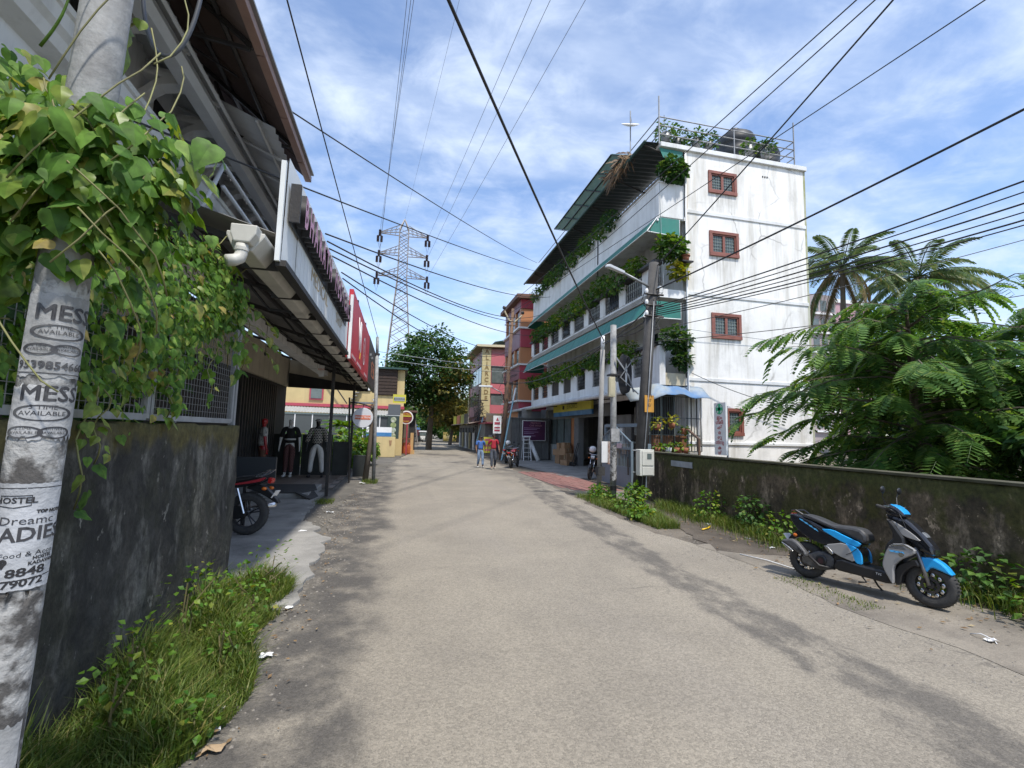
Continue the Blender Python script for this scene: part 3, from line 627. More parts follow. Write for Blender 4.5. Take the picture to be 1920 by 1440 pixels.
# ================================================================== roof things
TANK = mat('black_tank', (.012, .013, .014), (.022, .023, .024), 3, .5)
def tank(x, y, r, h, lab):
    t = thing('water_tank', lab, 'water tank', (x, y, 12.45), 'water tanks on the white roof')
    pr = [(0, 0), (r, 0)]
    for k in range(9): z = h*.8*k/8; pr += [(r*1.0, z), (r*(1.03 if k % 2 else .98), z+.03)]
    pr += [(r*.9, h*.87), (r*.55, h*.95), (r*.3, h*.97), (0, h*.97)]
    MB().lathe(pr, (x, y, 12.45), 24).build('tank_body', TANK, t, smooth=True)
    MB().lathe([(0, 0), (r*.32, 0), (r*.32, .14), (r*.2, .22), (0, .23)], (x-.05, y, 12.45+h*.95), 16).build('lid', TANK, t, smooth=True)
tank(13.65, 17, .8, 2.7, 'taller round black plastic water tank on the flat roof'); tank(15.0, 16.9, .62, 2.2, 'smaller black plastic water tank behind the railing corner')
d = thing('satellite_dish', 'white satellite dish on a thin mast above the roof edge', 'satellite dish', (8.65, 17, 12.6))
MB().tube([(8.65, 17, 12.6), (8.65, 17, 15.2)], .025, 6).build('mast', GREY, d)
M = Matrix.Translation((8.65, 17, 14.62)) @ Euler((R(36), R(-10), 0)).to_matrix().to_4x4()
MB().lathe([(0, -.1), (.15, -.085), (.3, -.04), (.38, 0), (.37, .012), (.3, -.02), (.15, -.065), (0, -.08)], (0, 0, 0), 20).xform(M).build('reflector', WHITEP, d, smooth=True)
MB().tube([M @ Vector((.1, 0, -.05)), M @ Vector((0, .05, .25))], .01, 5).build('feed_arm', GREY, d)
def leaf_quads(b, c, n, rad, size, mi=0, flat=1.0, droop=.3, sq=(1, 1, 1)):
    """n leaf shaped folded quads spread through an ellipsoid"""
    c = Vector(c)
    for _ in range(n):
        while True:
            p = Vector((jit(1), jit(1), jit(1)))
            if .25 < p.length <= 1: break
        q = c+Vector((p.x*rad*sq[0], p.y*rad*sq[1], p.z*rad*sq[2]))
        leaf_at(b, q, Vector((p.x+jit(.6), p.y+jit(.6), p.z*.5+jit(.5)-droop)), size*random.uniform(.6, 1.25), mi)
def leaf_at(b, q, d, L, mi=0, wd=.42):
    d = d.normalized() if d.length > 1e-4 else Vector((1, 0, 0))
    s = d.cross(Vector((jit(.5), jit(.5), 1))); s = s.normalized() if s.length > 1e-3 else Vector((0, 1, 0)); u = s.cross(d)
    w_ = L*wd
    b.add([q, q+d*L*.45+s*w_+u*L*.1, q+d*L-u*L*.08, q+d*L*.45-s*w_+u*L*.1, q+d*L*.45], [(0, 1, 4), (1, 2, 4), (4, 2, 3), (0, 4, 3)], mi)
def shrub(name, c, rad, n, size, m, label, cat, group=None, sq=(1, 1, 1), stems=4, pot=None, droop=.3, base=None):
    base = base or (c[0], c[1], c[2]-rad*sq[2]*1.1)
    t = thing(name, label, cat, base, group)
    b = MB()
    for _ in range(stems): b.tube([base, Vector(base).lerp(Vector(c), .5)+Vector((jit(rad*.3), jit(rad*.3), 0)), Vector(c)+Vector((jit(rad*.6)*sq[0], jit(rad*.6)*sq[1], jit(rad*.4)*sq[2]))], max(.006, rad*.02), 4)
    b.build('stem', STEM, t)
    b = MB(); leaf_quads(b, c, n, rad, size, sq=sq, droop=droop); o = b.build('foliage', m, t, recalc=False); o['kind'] = 'stuff'
    if pot:
        r, h, pm = pot; MB().lathe([(0, 0), (r*.75, 0), (r, h), (r*.88, h), (r*.8, h*.85), (0, h*.85)], base, 14).build('pot', pm, t, smooth=True)
    return t
for i, (x, y, r) in enumerate(((9.3, 15.4, .42), (9.95, 15.6, .38), (10.6, 15.4, .36), (11.2, 15.5, .4), (12.9, 15.3, .3), (13.6, 15.25, .35))):
    shrub('potted_shrub', (x, y, 12.6+r+.35), r, 150, .14, LF_DARK if i % 2 else LF_MID, ['leafy shrub in the railing corner of the roof', 'second shrub from the roof railing corner', 'third roof shrub beside the green sheet', 'shrub with a grey pot between railing and water tank', 'low shrub in front of the tall black tank', 'light green shrub in front of the smaller tank'][i], 'plant', 'potted shrubs along the roof railing', pot=(.2, .35, GREY))
rs = MB().prism([(9.9, 16.0, 12.7), (11.1, 16.4, 12.7), (11.3, 16.4, 13.5), (10.1, 16.0, 13.3)], (0, .03, 0)).build('leaning_sheet', AWN, base=(10.5, 16, 12.6)); tag(rs, 'green plastic sheet leaning behind the roof railing', 'sheet')
# dry grass tuft hanging over the canopy
b = MB()
for _ in range(240):
    t = random.random(); y = 16.2+t*2.0; x = 8.25+jit(.2); z = 12.62+random.uniform(0, .25)
    e = Vector((jit(.35)-.12, jit(.3), random.uniform(-.75, .1))); p = Vector((x, y, z)); s = Vector((0, .012, 0))
    b.add([p-s, p+s, p+e*.6+s*.6+Vector((0, 0, .08)), p+e], [(0, 1, 2), (0, 2, 3)])
dg = b.build('dry_grass_tuft', DRY, base=(8.25, 18, 12.6), recalc=False); tag(dg, 'brown dried grass hanging over the dark roof canopy', 'dry grass', kind='stuff')
# ---- balcony plants
names3 = ['trailing green creeper on the top white parapet, %s']
def row(z, dz, n, y0, y1, rad, m, floorword, x=FX-.12, leaves=210, size=.15, sq=(.75, 1.25, .8)):
    for i in range(n):
        t = (i+.5)/n; y = y0+(y1-y0)*t
        where = 'at the near end' if i == 0 else ('at the far end' if i == n-1 else '%s from the near end' % ['', 'second', 'third', 'fourth', 'fifth', 'sixth', 'seventh', 'eighth', 'ninth', 'tenth', 'eleventh'][i])
        shrub('balcony_plant', (x+jit(.12), y+jit(.25), z+dz+jit(.12)), rad*random.uniform(.85, 1.2), leaves, size, random.choice(m), 'leafy balcony plant on the %s balcony, %s' % (floorword, where), 'plant', 'plants along the %s balcony' % floorword, sq=sq, droop=.5, base=(x, y, z))
row(11.1, .2, 11, 18.2, 31.5, .5, [LF_DARK, LF_MID, LF_MID], 'top', leaves=260)
row(8.12, .25, 11, 15.8, 31.6, .62, [LF_MID, LF_BRIGHT, LF_MID, LF_BRIGHT], 'middle', x=FX-.15, leaves=340, sq=(.7, 1.2, .75))
row(5.09, .1, 11, 16.2, 31.6, .5, [LF_MID, LF_BRIGHT, LF_BRIGHT], 'lowest', x=FX-.16, leaves=330)
# end-of-balcony plants over the side
for (x, z, r, m, lab, n) in ((9.3, 11.55, .6, LF_DARK, 'dense dark shrub at the street corner of the top balcony', 420), (9.2, 8.6, .65, LF_MID, 'bushy green plant at the corner of the middle balcony', 420), (9.5, 7.75, .4, LF_YEL, 'yellow leaved croton hanging below the middle balcony corner', 160), (9.35, 5.25, .62, LF_DARK, 'long leaved plant bulging from the lowest balcony corner', 360), (9.55, 4.5, .4, LF_DARK, 'dark orchid clump in the corner of the lowest balcony', 180)):
    shrub('corner_plant', (x, 14.92, z), r, n, .2, m, lab, 'plant', 'corner balcony plants', sq=(.95, .5, .75), droop=.2)
pt = thing('flower_pot', 'terracotta pot on the middle balcony corner ledge', 'flower pot', (9.72, 14.85, 8.1))
MB().lathe([(0, 0), (.11, 0), (.15, .22), (.13, .22), (.1, .18), (0, .18)], (9.72, 14.85, 8.1), 14).build('pot_body', TERRA, pt, smooth=True)
MB().lathe([(.15, 0), (.165, 0), (.165, .05), (.15, .05)], (9.72, 14.85, 8.28), 14).build('pot_rim', TERRA, pt, smooth=True)
MB().box(9.5, 14.7, 8.05, 9.95, 15.0, 8.1).build('balcony_shelf', DARKM, bld)
for i, (x, z, r, m, lab) in enumerate(((8.5, 2.25, .22, LF_YEL, 'variegated plant at the left in the grilled corner bay'), (9.05, 2.35, .24, LF_YEL, 'variegated plant in the middle of the grilled corner bay'), (9.5, 2.05, .15, LF_MID, 'green plant in a red pot at the right of the corner bay'))):
    shrub('bay_plant', (x, 14.75, z), r, 44, .13, m, lab, 'plant', 'plants in the corner bay', pot=(.12, .2, TERRA))
for i, x in enumerate((8.5, 8.9, 9.25, 9.55)):
    shrub('ledge_plant', (x, 14.75, 1.48), .14, 22, .16, LF_BRIGHT, ['yellow green plant by the utility pole on the bay ledge', 'spiky plant in a white pot on the bay ledge', 'tallest plant of the row on the bay ledge', 'rightmost potted plant on the bay ledge'][i], 'plant', 'potted plants on the bay ledge', pot=(.13, .18, WHITEP if i == 1 else TERRA), base=(x, 14.75, 1.25))
# ================================================================== left boundary wall with mesh fence
def stained_wall(name, c1, c2, light, moss, mamt, topz, topcol):
    m = mat(name, c1, c2, 1.3, .95, .7, 9, lo=.4, hi=.66)
    t, L, p = nodes_of(m); prev = p.inputs['Base Color'].links[0].from_socket; pos = N(t, 'ShaderNodeNewGeometry').outputs['Position']
    def noise(sc, st, det=7, ro=.68):
        mp = N(t, 'ShaderNodeMapping'); mp.inputs['Scale'].default_value = st; L(pos, mp.inputs[0]); n = N(t, 'ShaderNodeTexNoise'); n.inputs['Scale'].default_value = sc; n.inputs['Detail'].default_value = det; n.inputs['Roughness'].default_value = ro; L(mp.outputs[0], n.inputs['Vector']); return n.outputs[0]
    def rng(o, a, b, y=1.0):
        r = N(t, 'ShaderNodeMapRange', interpolation_type='SMOOTHSTEP'); r.inputs[1].default_value = a; r.inputs[2].default_value = b; r.inputs[4].default_value = y; L(o, r.inputs[0]); return r.outputs[0]
    def mixc(f, a, c):
        n = N(t, 'ShaderNodeMixRGB'); L(f, n.inputs[0]); L(a, n.inputs[1]); n.inputs[2].default_value = tuple(c)+(1,); return n.outputs[0]
    c = mixc(rng(noise(2.0, (1.6, 1.6, .55)), .50, .66, .9), prev, light); c = mixc(rng(noise(3.2, (2.4, 2.4, .3)), .58, .68, .6), c, (.02, .019, .016))
    c = mixc(rng(noise(5, (1.3, 1.3, .8)), .62, .66, .75), c, tuple(min(1, x*1.7) for x in light))
    c = mixc(rng(noise(1.5, (1, 1, .8)), .46, .56, mamt), c, moss); c = mixc(rng(noise(14, (1, 1, 1)), .52, .7, .5), c, tuple(x*.45 for x in moss))
    sp = N(t, 'ShaderNodeSeparateXYZ'); L(pos, sp.inputs[0])
    ad = N(t, 'ShaderNodeMath', operation='MULTIPLY_ADD'); L(noise(1.6, (1, 1, .3)), ad.inputs[0]); ad.inputs[1].default_value = .9; L(sp.outputs['Z'], ad.inputs[2])
    c = mixc(rng(ad.outputs[0], topz+.36, topz+.5, .85), c, topcol)
    hf = N(t, 'ShaderNodeMapRange'); hf.inputs[1].default_value = .3; hf.inputs[2].default_value = .7; hf.inputs[3].default_value = .45; hf.inputs[4].default_value = 1.6; L(noise(16, (1, 1, .8), 8, .75), hf.inputs[0])
    mm_ = N(t, 'ShaderNodeMixRGB', blend_type='MULTIPLY'); mm_.inputs[0].default_value = 1; L(c, mm_.inputs[1]); L(hf.outputs[0], mm_.inputs[2])
    L(mm_.outputs[0], p.inputs['Base Color']); return m
WALLL = stained_wall('stained_dark_wall', (.022, .021, .019), (.070, .066, .058), (.155, .148, .13), (.035, .036, .02), .4, 1.66, (.085, .07, .018))
def lumpy_wall(name, x0, x1, y0, y1, z1, m, base, amp=.012, n=(60, 20)):
    """a plastered wall: gridded front and top with uneven relief"""
    b = MB(); ny, nz = n
    rnd = random.Random(4)
    def face(x, sgn):
        o = len(b.v)
        for i in range(ny+1):
            for j in range(nz+1):
                b.v.append((x+sgn*rnd.uniform(-amp, amp), y0+(y1-y0)*i/ny, z1*j/nz + (rnd.uniform(-.015, .015) if j == nz else 0)))
        for i in range(ny):
            for j in range(nz): a = o+i*(nz+1)+j; b.f.append((a, a+nz+1, a+nz+2, a+1)); b.m.append(0)
        return [o+i*(nz+1)+nz for i in range(ny+1)], [o+j for j in range(nz+1)], [o+ny*(nz+1)+j for j in range(nz+1)]
    A = face(x0, 1); B = face(x1, 1)
    for i in range(ny): b.f.append((A[0][i], B[0][i], B[0][i+1], A[0][i+1])); b.m.append(0)
    for k in (1, 2):
        for j in range(nz): b.f.append((A[k][j], B[k][j], B[k][j+1], A[k][j+1])); b.m.append(0)
    return b.build(name, m, base=base, smooth=True)
lw = lumpy_wall('boundary_wall', -1.85, -2.08, -4, 6.22, 1.8, WALLL, (-1.95, 3, 0), n=(90, 18)); tag(lw, 'dark stained concrete boundary wall on the left with the mesh fence on it', 'wall')
rw_ = MB().box(-4.6, 6.0, 0, -2.09, 6.2, 1.75).build('return_wall', WALLL, base=(-3.3, 6.1, 0)); tag(rw_, 'short dark wall running back behind the parked motorcycle', 'wall')
fen = thing('mesh_fence', 'welded wire mesh fence in grey angle frames on the left wall', 'fence', (-1.95, 4, 1.8))
FRM = mat('fence_grey_paint', (.33, .34, .35), (.24, .245, .25), 5, .6, .1, grime=.3)
ys = (6.05, 4.2, 2.35, .5)
for y1, y0 in zip(ys, ys[1:]):
    for a in (y0+.03, y1-.03): MB().box(-1.93, a-.022, 1.84, -1.885, a+.022, 3.05).build('frame_post', FRM, fen)
    for z in (1.85, 3.02): MB().box(-1.93, y0+.052, z-.025, -1.885, y1-.052, z+.025).build('frame_rail', FRM, fen)
    b = MB()
    n = int((y1-y0)/.06)
    for k in range(1, n): y = y0+(y1-y0)*k/n; b.box(-1.91, y-.0022, 1.87, -1.906, y+.0022, 3.0)
    for k in range(1, 19): z = 1.87+k*.06; b.box(-1.905, y0+.05, z-.0022, -1.901, y1-.05, z+.0022)
    b.build('wire_mesh', GREY, fen)['kind'] = 'stuff'
MB().box(-1.94, 6.08, 1.2, -1.88, 6.13, 3.1).build('end_post', FRM, fen)
# return side of the fence, seen through it
for x in (-2.5, -3.1, -3.7): MB().box(x-.03, 6.06, 1.78, x+.03, 6.1, 3.0).build('picket', FRM, fen)
# shrubbery and shade net behind the fence
ly = MB()
for _ in range(60): leaf_quads(ly, (random.uniform(-3.6, -2.3), random.uniform(1.0, 5.6), random.uniform(1.2, 3.2)), 34, .38, .16)
hb = ly.build('garden_foliage', LF_DARK, base=(-3, 3.5, 1), recalc=False); tag(hb, 'dim leafy growth behind the mesh fence', 'garden foliage', kind='stuff')
nets = MB().prism([(-4.2, 0.5, 2.1), (-4.2, 5.8, 2.1), (-4.0, 5.8, 3.4), (-4.0, 0.5, 3.4)], (-.02, 0, 0)).build('shade_net', mat('teal_net', (.03, .30, .27), (.02, .22, .2), 3, .8), base=(-4.1, 3, 2)); tag(nets, 'teal shade net glimpsed behind the vine and fence', 'shade net')
# ================================================================== poster pole
pole = thing('poster_pole', 'near round steel pole on the left covered with torn black and white posters', 'pole', (-1.12, 1.8, 0))
PSTEEL = mat('pole_galvanised', (.33, .335, .33), (.20, .20, .195), 11, .7, .25, 30, grime=.6, gcol=(.10, .092, .08), gscale=2.5)
PC0, PC1, PR = Vector((-1.155, 1.8, 0)), Vector((-1.0, 1.8, 5.6)), .068
MB().cyl(PC0, PC1, PR, PR, 40).build('shaft', PSTEEL, pole, smooth=True)
TORN = mat('torn_paper_residue', (.38, .375, .36), (.085, .08, .075), 9, .95, .6, 24, lo=.44, hi=.56)
PAPER = mat('poster_paper', (.42, .42, .42), (.22, .22, .21), 7, .95, .4, 22, grime=.4, gcol=(.15, .14, .13), gscale=4, lo=.4, hi=.72)
NEWP = mat('clean_paper', (.48, .49, .51), (.33, .34, .35), 6, .9, .4, 20, grime=.3, gcol=(.2, .2, .2), gscale=4)
def pole_pt(a, z, r):
    c = PC0.lerp(PC1, z/5.6); return Vector((c.x+r*math.cos(a), c.y+r*math.sin(a), z))
PA = math.atan2(-1.8, 1.13)                 # side of the pole that faces the street viewer
def wrap(name, a0, a1, z0, z1, r, m, rag=0.0, nn=22, mz=10):
    b = MB()
    for j in range(mz+1):
        for i in range(nn+1):
            a = a0+(a1-a0)*i/nn; z = z0+(z1-z0)*j/mz
            if rag and j == 0: z += random.uniform(0, rag)
            if rag and j == mz: z -= random.uniform(0, rag)
            b.v.append(tuple(pole_pt(a, z, r+random.uniform(0, .0012))))
    for j in range(mz):
        for i in range(nn): q = j*(nn+1)+i; b.f.append((q, q+1, q+nn+2, q+nn+1)); b.m.append(0)
    return b.build(name, m, pole, smooth=True, recalc=False)
def wtext(body, amid, z, size, m, sx=1.0, r=PR+.0056, tilt=0.0, align='CENTER', par=None, bold=0.0, shear=0.0):
    me = text_mesh(body, size, align=align, sx=sx, bold=bold, shear=shear); me.materials.clear(); me.materials.append(m)
    # split long edges so that the print follows the curve
    bm = bmesh.new(); bm.from_mesh(me); bmesh.ops.triangulate(bm, faces=bm.faces); bmesh.ops.subdivide_edges(bm, edges=[e for e in bm.edges if e.calc_length() > size*.3], cuts=1, use_grid_fill=False); bmesh.ops.triangulate(bm, faces=bm.faces); bm.to_mesh(me); bm.free()
    for v in me.vertices: v.co = pole_pt(amid+v.co.x/PR, z+v.co.y+v.co.x*tilt, r)
    o = bpy.data.objects.new('printed_text', me); col.objects.link(o); o.parent = par or pole
    if par is None: o.matrix_parent_inverse = Matrix.Translation(-Vector(pole.location))
    return o
def wring(amid, z, w, h, par, m=None, thick=.004, zig=None):
    b = MB(); n = 36
    for i in range(n):
        t = 2*math.pi*i/n
        for k in (1.0, 1.0-thick/h):
            b.v.append(tuple(pole_pt(amid+w*k*math.cos(t)/PR, z+h*k*math.sin(t), PR+.0056)))
    for i in range(n): a = 2*i; c = 2*((i+1) % n); b.f.append((a, c, c+1, a+1)); b.m.append(0)
    b.build('printed_ring', m or INK, par, local=True, recalc=False)
def wbar(a0, a1, z0, z1, par, m=None, tilt=0):
    b = MB()
    for i in range(9):
        a = a0+(a1-a0)*i/8
        for z in (z0, z1): b.v.append(tuple(pole_pt(a, z+(i/8)*tilt, PR+.0055)))
    for i in range(8): b.f.append((2*i, 2*i+2, 2*i+3, 2*i+1)); b.m.append(0)
    b.build('printed_bar', m or INK, par, local=True, recalc=False)
wrap('paper_residue', PA-1.75, PA+1.75, .72, 1.36, PR+.0012, TORN, .1)
wrap('paper_residue', PA-1.75, PA+1.75, 1.3, 2.26, PR+.0008, TORN, .05)
p1 = wrap('upper_poster', PA-1.25, PA+1.4, 1.93, 2.2, PR+.003, PAPER, .012)
p2 = wrap('middle_poster', PA-1.3, PA+1.4, 1.735, 1.92, PR+.004, PAPER, .03)
p3 = wrap('hostel_poster', PA-1.35, PA+1.25, 1.30, 1.615, PR+.004, NEWP, .004)
p4 = wrap('paint_band', PA-3.1, PA+3.1, .3, .70, PR+.002, mat('grey_band', (.30, .31, .32), (.24, .25, .26), 4, .7), 0)
wrap('lower_poster', PA-1.5, PA+1.0, .72, .93, PR+.003, PAPER, .03)
wrap('white_sticker', PA+.2, PA+1.2, .52, .72, PR+.005, NEWP, .02)
DK = mat('faded_ink', (.05, .05, .055), (.12, .12, .12), 12, .85, lo=.5, hi=.7)
o_ = .1
wtext('MESS', PA+o_+.2, 2.135, .068, DK, 1.0, par=p1, bold=.0016)
wring(PA+o_+.05, 2.075, .07, .024, p1, DK); wtext('3 TIME\nAVAILABLE', PA+o_+.05, 2.083, .018, DK, 1.1, par=p1)
wring(PA-.45, 2.02, .042, .018, p1, DK); wring(PA+.55, 2.022, .042, .018, p1, DK)
wtext('2 TIME\nAVAILABLE', PA-.45, 2.025, .012, DK, 1.0, par=p1); wtext('DELIVERY\nAVAILABLE', PA+.55, 2.027, .012, DK, 1.0, par=p1)
wtext('9539854660', PA+o_, 1.97, .034, DK, 1.0, par=p1, bold=.0008)
wbar(PA-1.2, PA+1.35, 1.945, 1.948, p1, DK)
wtext('MESS', PA+o_+.1, 1.882, .066, DK, 1.0, par=p2, bold=.0016)
wring(PA+.0, 1.824, .072, .025, p2, DK); wtext('3 TIME\nAVAILABLE', PA+.0, 1.832, .019, DK, 1.15, par=p2)
wring(PA-.55, 1.765, .045, .019, p2, DK); wring(PA+.5, 1.765, .04, .019, p2, DK)
wtext('2 TIME\nAVAILABLE', PA-.55, 1.770, .0125, DK, 1.1, par=p2); wtext('DELIVERY\nAVAILABLE', PA+.5, 1.770, .012, DK, .9, par=p2)
wbar(PA-1.2, PA+1.2, 1.598, 1.6005, p3); wbar(PA-1.12, PA-1.09, 1.33, 1.6, p3); wbar(PA-1.1, PA+1.2, 1.325, 1.328, p3, tilt=.01)
wtext('HOSTEL', PA-.42, 1.563, .024, INK, 1.1, par=p3, bold=.0006)
wbar(PA-.95, PA+.1, 1.576, 1.5785, p3); wbar(PA-.95, PA-.42, 1.547, 1.5495, p3, tilt=-.006); wbar(PA-.42, PA+.1, 1.541, 1.5435, p3, tilt=.006); wbar(PA-.95, PA-.93, 1.547, 1.577, p3); wbar(PA+.08, PA+.1, 1.547, 1.577, p3)
wtext('TOP NOTCH', PA+.85, 1.528, .013, INK, 1, par=p3, bold=.001)
wtext('Dreamc', PA+.05, 1.503, .034, DK, 1.1, par=p3)
wtext('LADIES', PA+.1, 1.462, .058, DK, .95, par=p3, bold=.0014, tilt=.03)
wtext('(Food & Acco', PA+.18, 1.405, .020, INK, 1.15, par=p3, tilt=.05)
wtext('HOSTEL\nKADAVAN', PA+.75, 1.385, .014, INK, 1, par=p3, bold=.0006, tilt=.05)
wring(PA-.5, 1.385, .010, .010, p3, INK, .009); wtext('v', PA-.5, 1.376, .022, INK, 1, par=p3, bold=.002)
for z in (1.355, 1.338): wring(PA-.85+(.0 if z > 1.35 else -.05), z-.004, .013, .0085, p3, DK, .0015); wtext('c', PA-.85+(.0 if z > 1.35 else -.05), z-.003, .016, DK, 1, par=p3, bold=.001)
wtext('8848', PA+.25, 1.353, .034, INK, 1.25, par=p3, bold=.001, tilt=.04); wtext('7907', PA+.12, 1.333, .034, INK, 1.25, par=p3, bold=.001, tilt=.05) if False else wtext('79072', PA+.2, 1.322, .030, INK, 1.2, par=p3, bold=.001, tilt=.05)
# cables that loop down beside the pole
cb_ = MB(); pts = []
for i in range(25):
    t = math.pi*(i/24); pts.append((-1.27+.15*(1-math.cos(t))*.9, 2.35-.02*i/24, 4.12-.64*math.sin(t)**.8))
cb_.tube(pts, .009, 8); o = cb_.build('cable_loop', mat('grey_cable', (.07, .075, .085), None, rough=.5), smooth=True, base=(-1.2, 2.4, 3.4)); tag(o, 'thick grey cable looping down in front of the roof beside the near pole', 'cable')
# ================================================================== vine
def cordate(L, m, name):
    out = [(0, .03), (.10, -.05), (.24, -.06), (.38, .04), (.44, .22), (.38, .42), (.24, .66), (.10, .86), (0, 1)]
    P = []
    c1, c2, c3 = random.uniform(.05, .65), random.uniform(-.05, .45), random.uniform(-.25, .25); ph = random.uniform(0, 6)
    def z(x, y): return -c1*abs(x)**1.3 - c2*y*y + c3*x*y + .07*math.sin(9*y+ph)*abs(x)*2
    mid = [(0, .03), (0, .3), (0, .6), (0, 1)]
    b = MB()
    for s in (1, -1):
        o = len(b.v); pts = [(x*s, y) for x, y in out]; b.v += [(x*L, y*L, z(x, y)*L) for x, y in pts]
        q = len(b.v); b.v += [(0, .3*L, z(0, .3)*L), (0, .6*L, z(0, .6)*L)]
        F = [(o, o+1, o+2, q), (o+2, o+3, q), (o+3, o+4, q), (o+4, o+5, q+1, q), (o+5, o+6, q+1), (o+6, o+7, o+8, q+1)]
        b.f += F if s > 0 else [f[::-1] for f in F]; b.m += [0]*len(F)
    return b
VL = [leafmat('vine_leaf', (.06, .145, .022), (.165, .31, .05), (.27, .37, .08), .45, .6), leafmat('vine_leaf_pale', (.11, .20, .03), (.24, .30, .06), (.33, .32, .08), .4, .4), leafmat('vine_leaf_yellow', (.26, .25, .06), (.35, .27, .08), (.22, .13, .05), .35, .5)]
vine = thing('vine', 'big leaved creeper smothering the fence top and the near pole on the left', 'vine', (-1.85, 3.2, 1.8))
lmesh = [[cordate(L, None, 'leaf').mesh('leaf', m, True) for L in (.055, .07, .085, .10, .06, .12)] for m in VL]
def vine_spot():
    """a point on the outer shell of the creeper and the outward direction there"""
    r = random.random()
    if r < .70:
        y = random.uniform(1.3, 5.5); t = (y-1.3)/4.2
        top = 3.46-.06*t+.12*math.sin(y*3); bot = 2.55-.55*math.sin(t*3.0)+(.35 if t > .75 else 0)
        if random.random() < .2: bot -= .3
        z = random.uniform(bot, top); bulge = .34*math.sin(math.pi*min(1, max(0, (z-bot)/(top-bot+.01))))*(1-.45*t)
        x = -1.84+bulge+jit(.07); n = Vector((1, -.25, .35+.6*max(0, (z-3.0))))
    elif r < .92:
        a = random.uniform(-math.pi*.95, .35); z = random.triangular(2.27, 2.92, 2.7)
        c = PC0.lerp(PC1, z/5.6); rad = random.uniform(.10, .34)*(1.1-abs(z-2.62)*1.0)
        x, y = c.x-.03+rad*math.cos(a)*1.2, c.y+rad*math.sin(a)*.75+.03; n = Vector((math.cos(a), math.sin(a), .55))
    else:
        x, y, z = random.uniform(-1.75, -1.35), random.uniform(1.3, 2.6), random.uniform(2.4, 3.25); n = Vector((.5, -1, .5))
    return Vector((x, y, z)), n
def leaf_matrix(p, n, s=1.0):
    n = (n.normalized()+Vector((jit(.55), jit(.55), jit(.45)))).normalized()
    tip = Vector((n.x*.4+jit(.5), n.y*.4+jit(.5), -1.0+random.uniform(0, .5)))
    y = (tip-n*tip.dot(n)).normalized(); x = y.cross(n).normalized(); M = Matrix.Identity(4)
    for i in range(3): M[i][0] = x[i]*s; M[i][1] = y[i]*s; M[i][2] = n[i]*s
    M.translation = p; return M
# inner mass: joined; the 300 outermost leaves: single parts
b = MB()
def add_leaf(b, p, n, L, mi):
    M = leaf_matrix(p, n); q = cordate(L, None, 'x'); q.xform(M); b.add(q.v, q.f, mi)
for _ in range(5200):
    p, n = vine_spot(); p = p - n.normalized()*random.uniform(.0, .16); add_leaf(b, p, n, random.uniform(.04, .085), random.choices((0, 1, 2), (.78, .2, .02))[0])
# strands hanging on the wall and feelers
strand = []
def hang(x, y, z0, z1, dx=0):
    pts = [(x+.03*math.sin(k*1.3)+dx*k/8, y+.04*math.sin(k*.9), z0+(z1-z0)*k/8) for k in range(9)]; strand.append(pts); return pts
singles = []
for (x, y, z0, z1) in ((-1.78, 3.25, 2.1, 1.30), (-1.76, 3.35, 2.0, 1.55), (-1.80, 4.3, 2.3, 1.85), (-1.74, 4.9, 2.6, 2.0), (-1.7, 5.4, 2.9, 2.3), (-1.78, 2.9, 2.2, 1.75), (-1.72, 5.7, 3.0, 2.4)):
    for q in hang(x, y, z0, z1)[2:]:
        singles.append((Vector(q)+Vector((.03, jit(.05), 0)), Vector((1, -.4, .3)), random.choice((0, 1, 1))))
for (a, c) in (((-1.75, 5.5, 2.9), (-1.5, 6.3, 2.75)), ((-1.75, 5.6, 3.1), (-1.6, 6.5, 3.0)), ((-1.7, 5.2, 3.3), (-1.5, 5.9, 3.75)), ((-1.2, 1.9, 2.9), (-1.05, 1.95, 3.35)), ((-1.7, 4.6, 3.35), (-1.55, 5.2, 3.8)), ((-1.75, 5.5, 2.7), (-1.6, 6.6, 2.62))):
    a, c = Vector(a), Vector(c); pts = [a.lerp(c, k/7)+Vector((jit(.02), jit(.02), .08*math.sin(k*.5))) for k in range(8)]; strand.append(pts)
    for q in pts[3:]: singles.append((q, Vector((.8, -.5, .6)), 1))
b.build('foliage', VL, vine, recalc=False, smooth=True)['kind'] = 'stuff'
for pts in strand: MB().tube(pts, .005, 5).build('tendril', mat('vine_stem', (.22, .22, .08), (.14, .13, .05), 8, .7), vine, smooth=True)
for k in range(14):
    c = PC0.lerp(PC1, (2.3+.05*k)/5.6); a0 = random.uniform(-2.6, -.4); r_ = random.uniform(.12, .3)
    MB().tube([(c.x+r_*math.cos(a0+.25*q), c.y+r_*.8*math.sin(a0+.25*q), 2.2+.06*k+.09*q*(1 if k % 2 else -.6)+jit(.015)) for q in range(7)], .0028, 5).build('tendril', MATS['vine_stem'], vine, smooth=True)
for k in range(24):
    y = random.uniform(1.4, 5.4); z = random.uniform(2.2, 3.2)
    MB().tube([(-1.8+jit(.06), y, z+jit(.12)) for y in (y, y+.1, y+.2, y+.3, y+.4)], .0035, 4).build('tendril', MATS['vine_stem'], vine, smooth=True)
while len(singles) < 296:
    p, n = vine_spot(); n = n.normalized(); singles.append((p+n*.05, n, random.choices((0, 1, 2), (.66, .26, .08))[0]))
for p, n, c in singles: part_from(random.choice(lmesh[c]), 'leaf', vine, leaf_matrix(p, n), local=False)
tw = MB().tube([(-1.17+.13*t_+.02*math.sin(5*t_), 1.70-.03*math.sin(3*t_), 2.98+.30*t_) for t_ in [i/12 for i in range(13)]], [.0045-.0002*i for i in range(13)], 8).build('shoot', MATS['vine_leaf_pale'], vine, smooth=True)
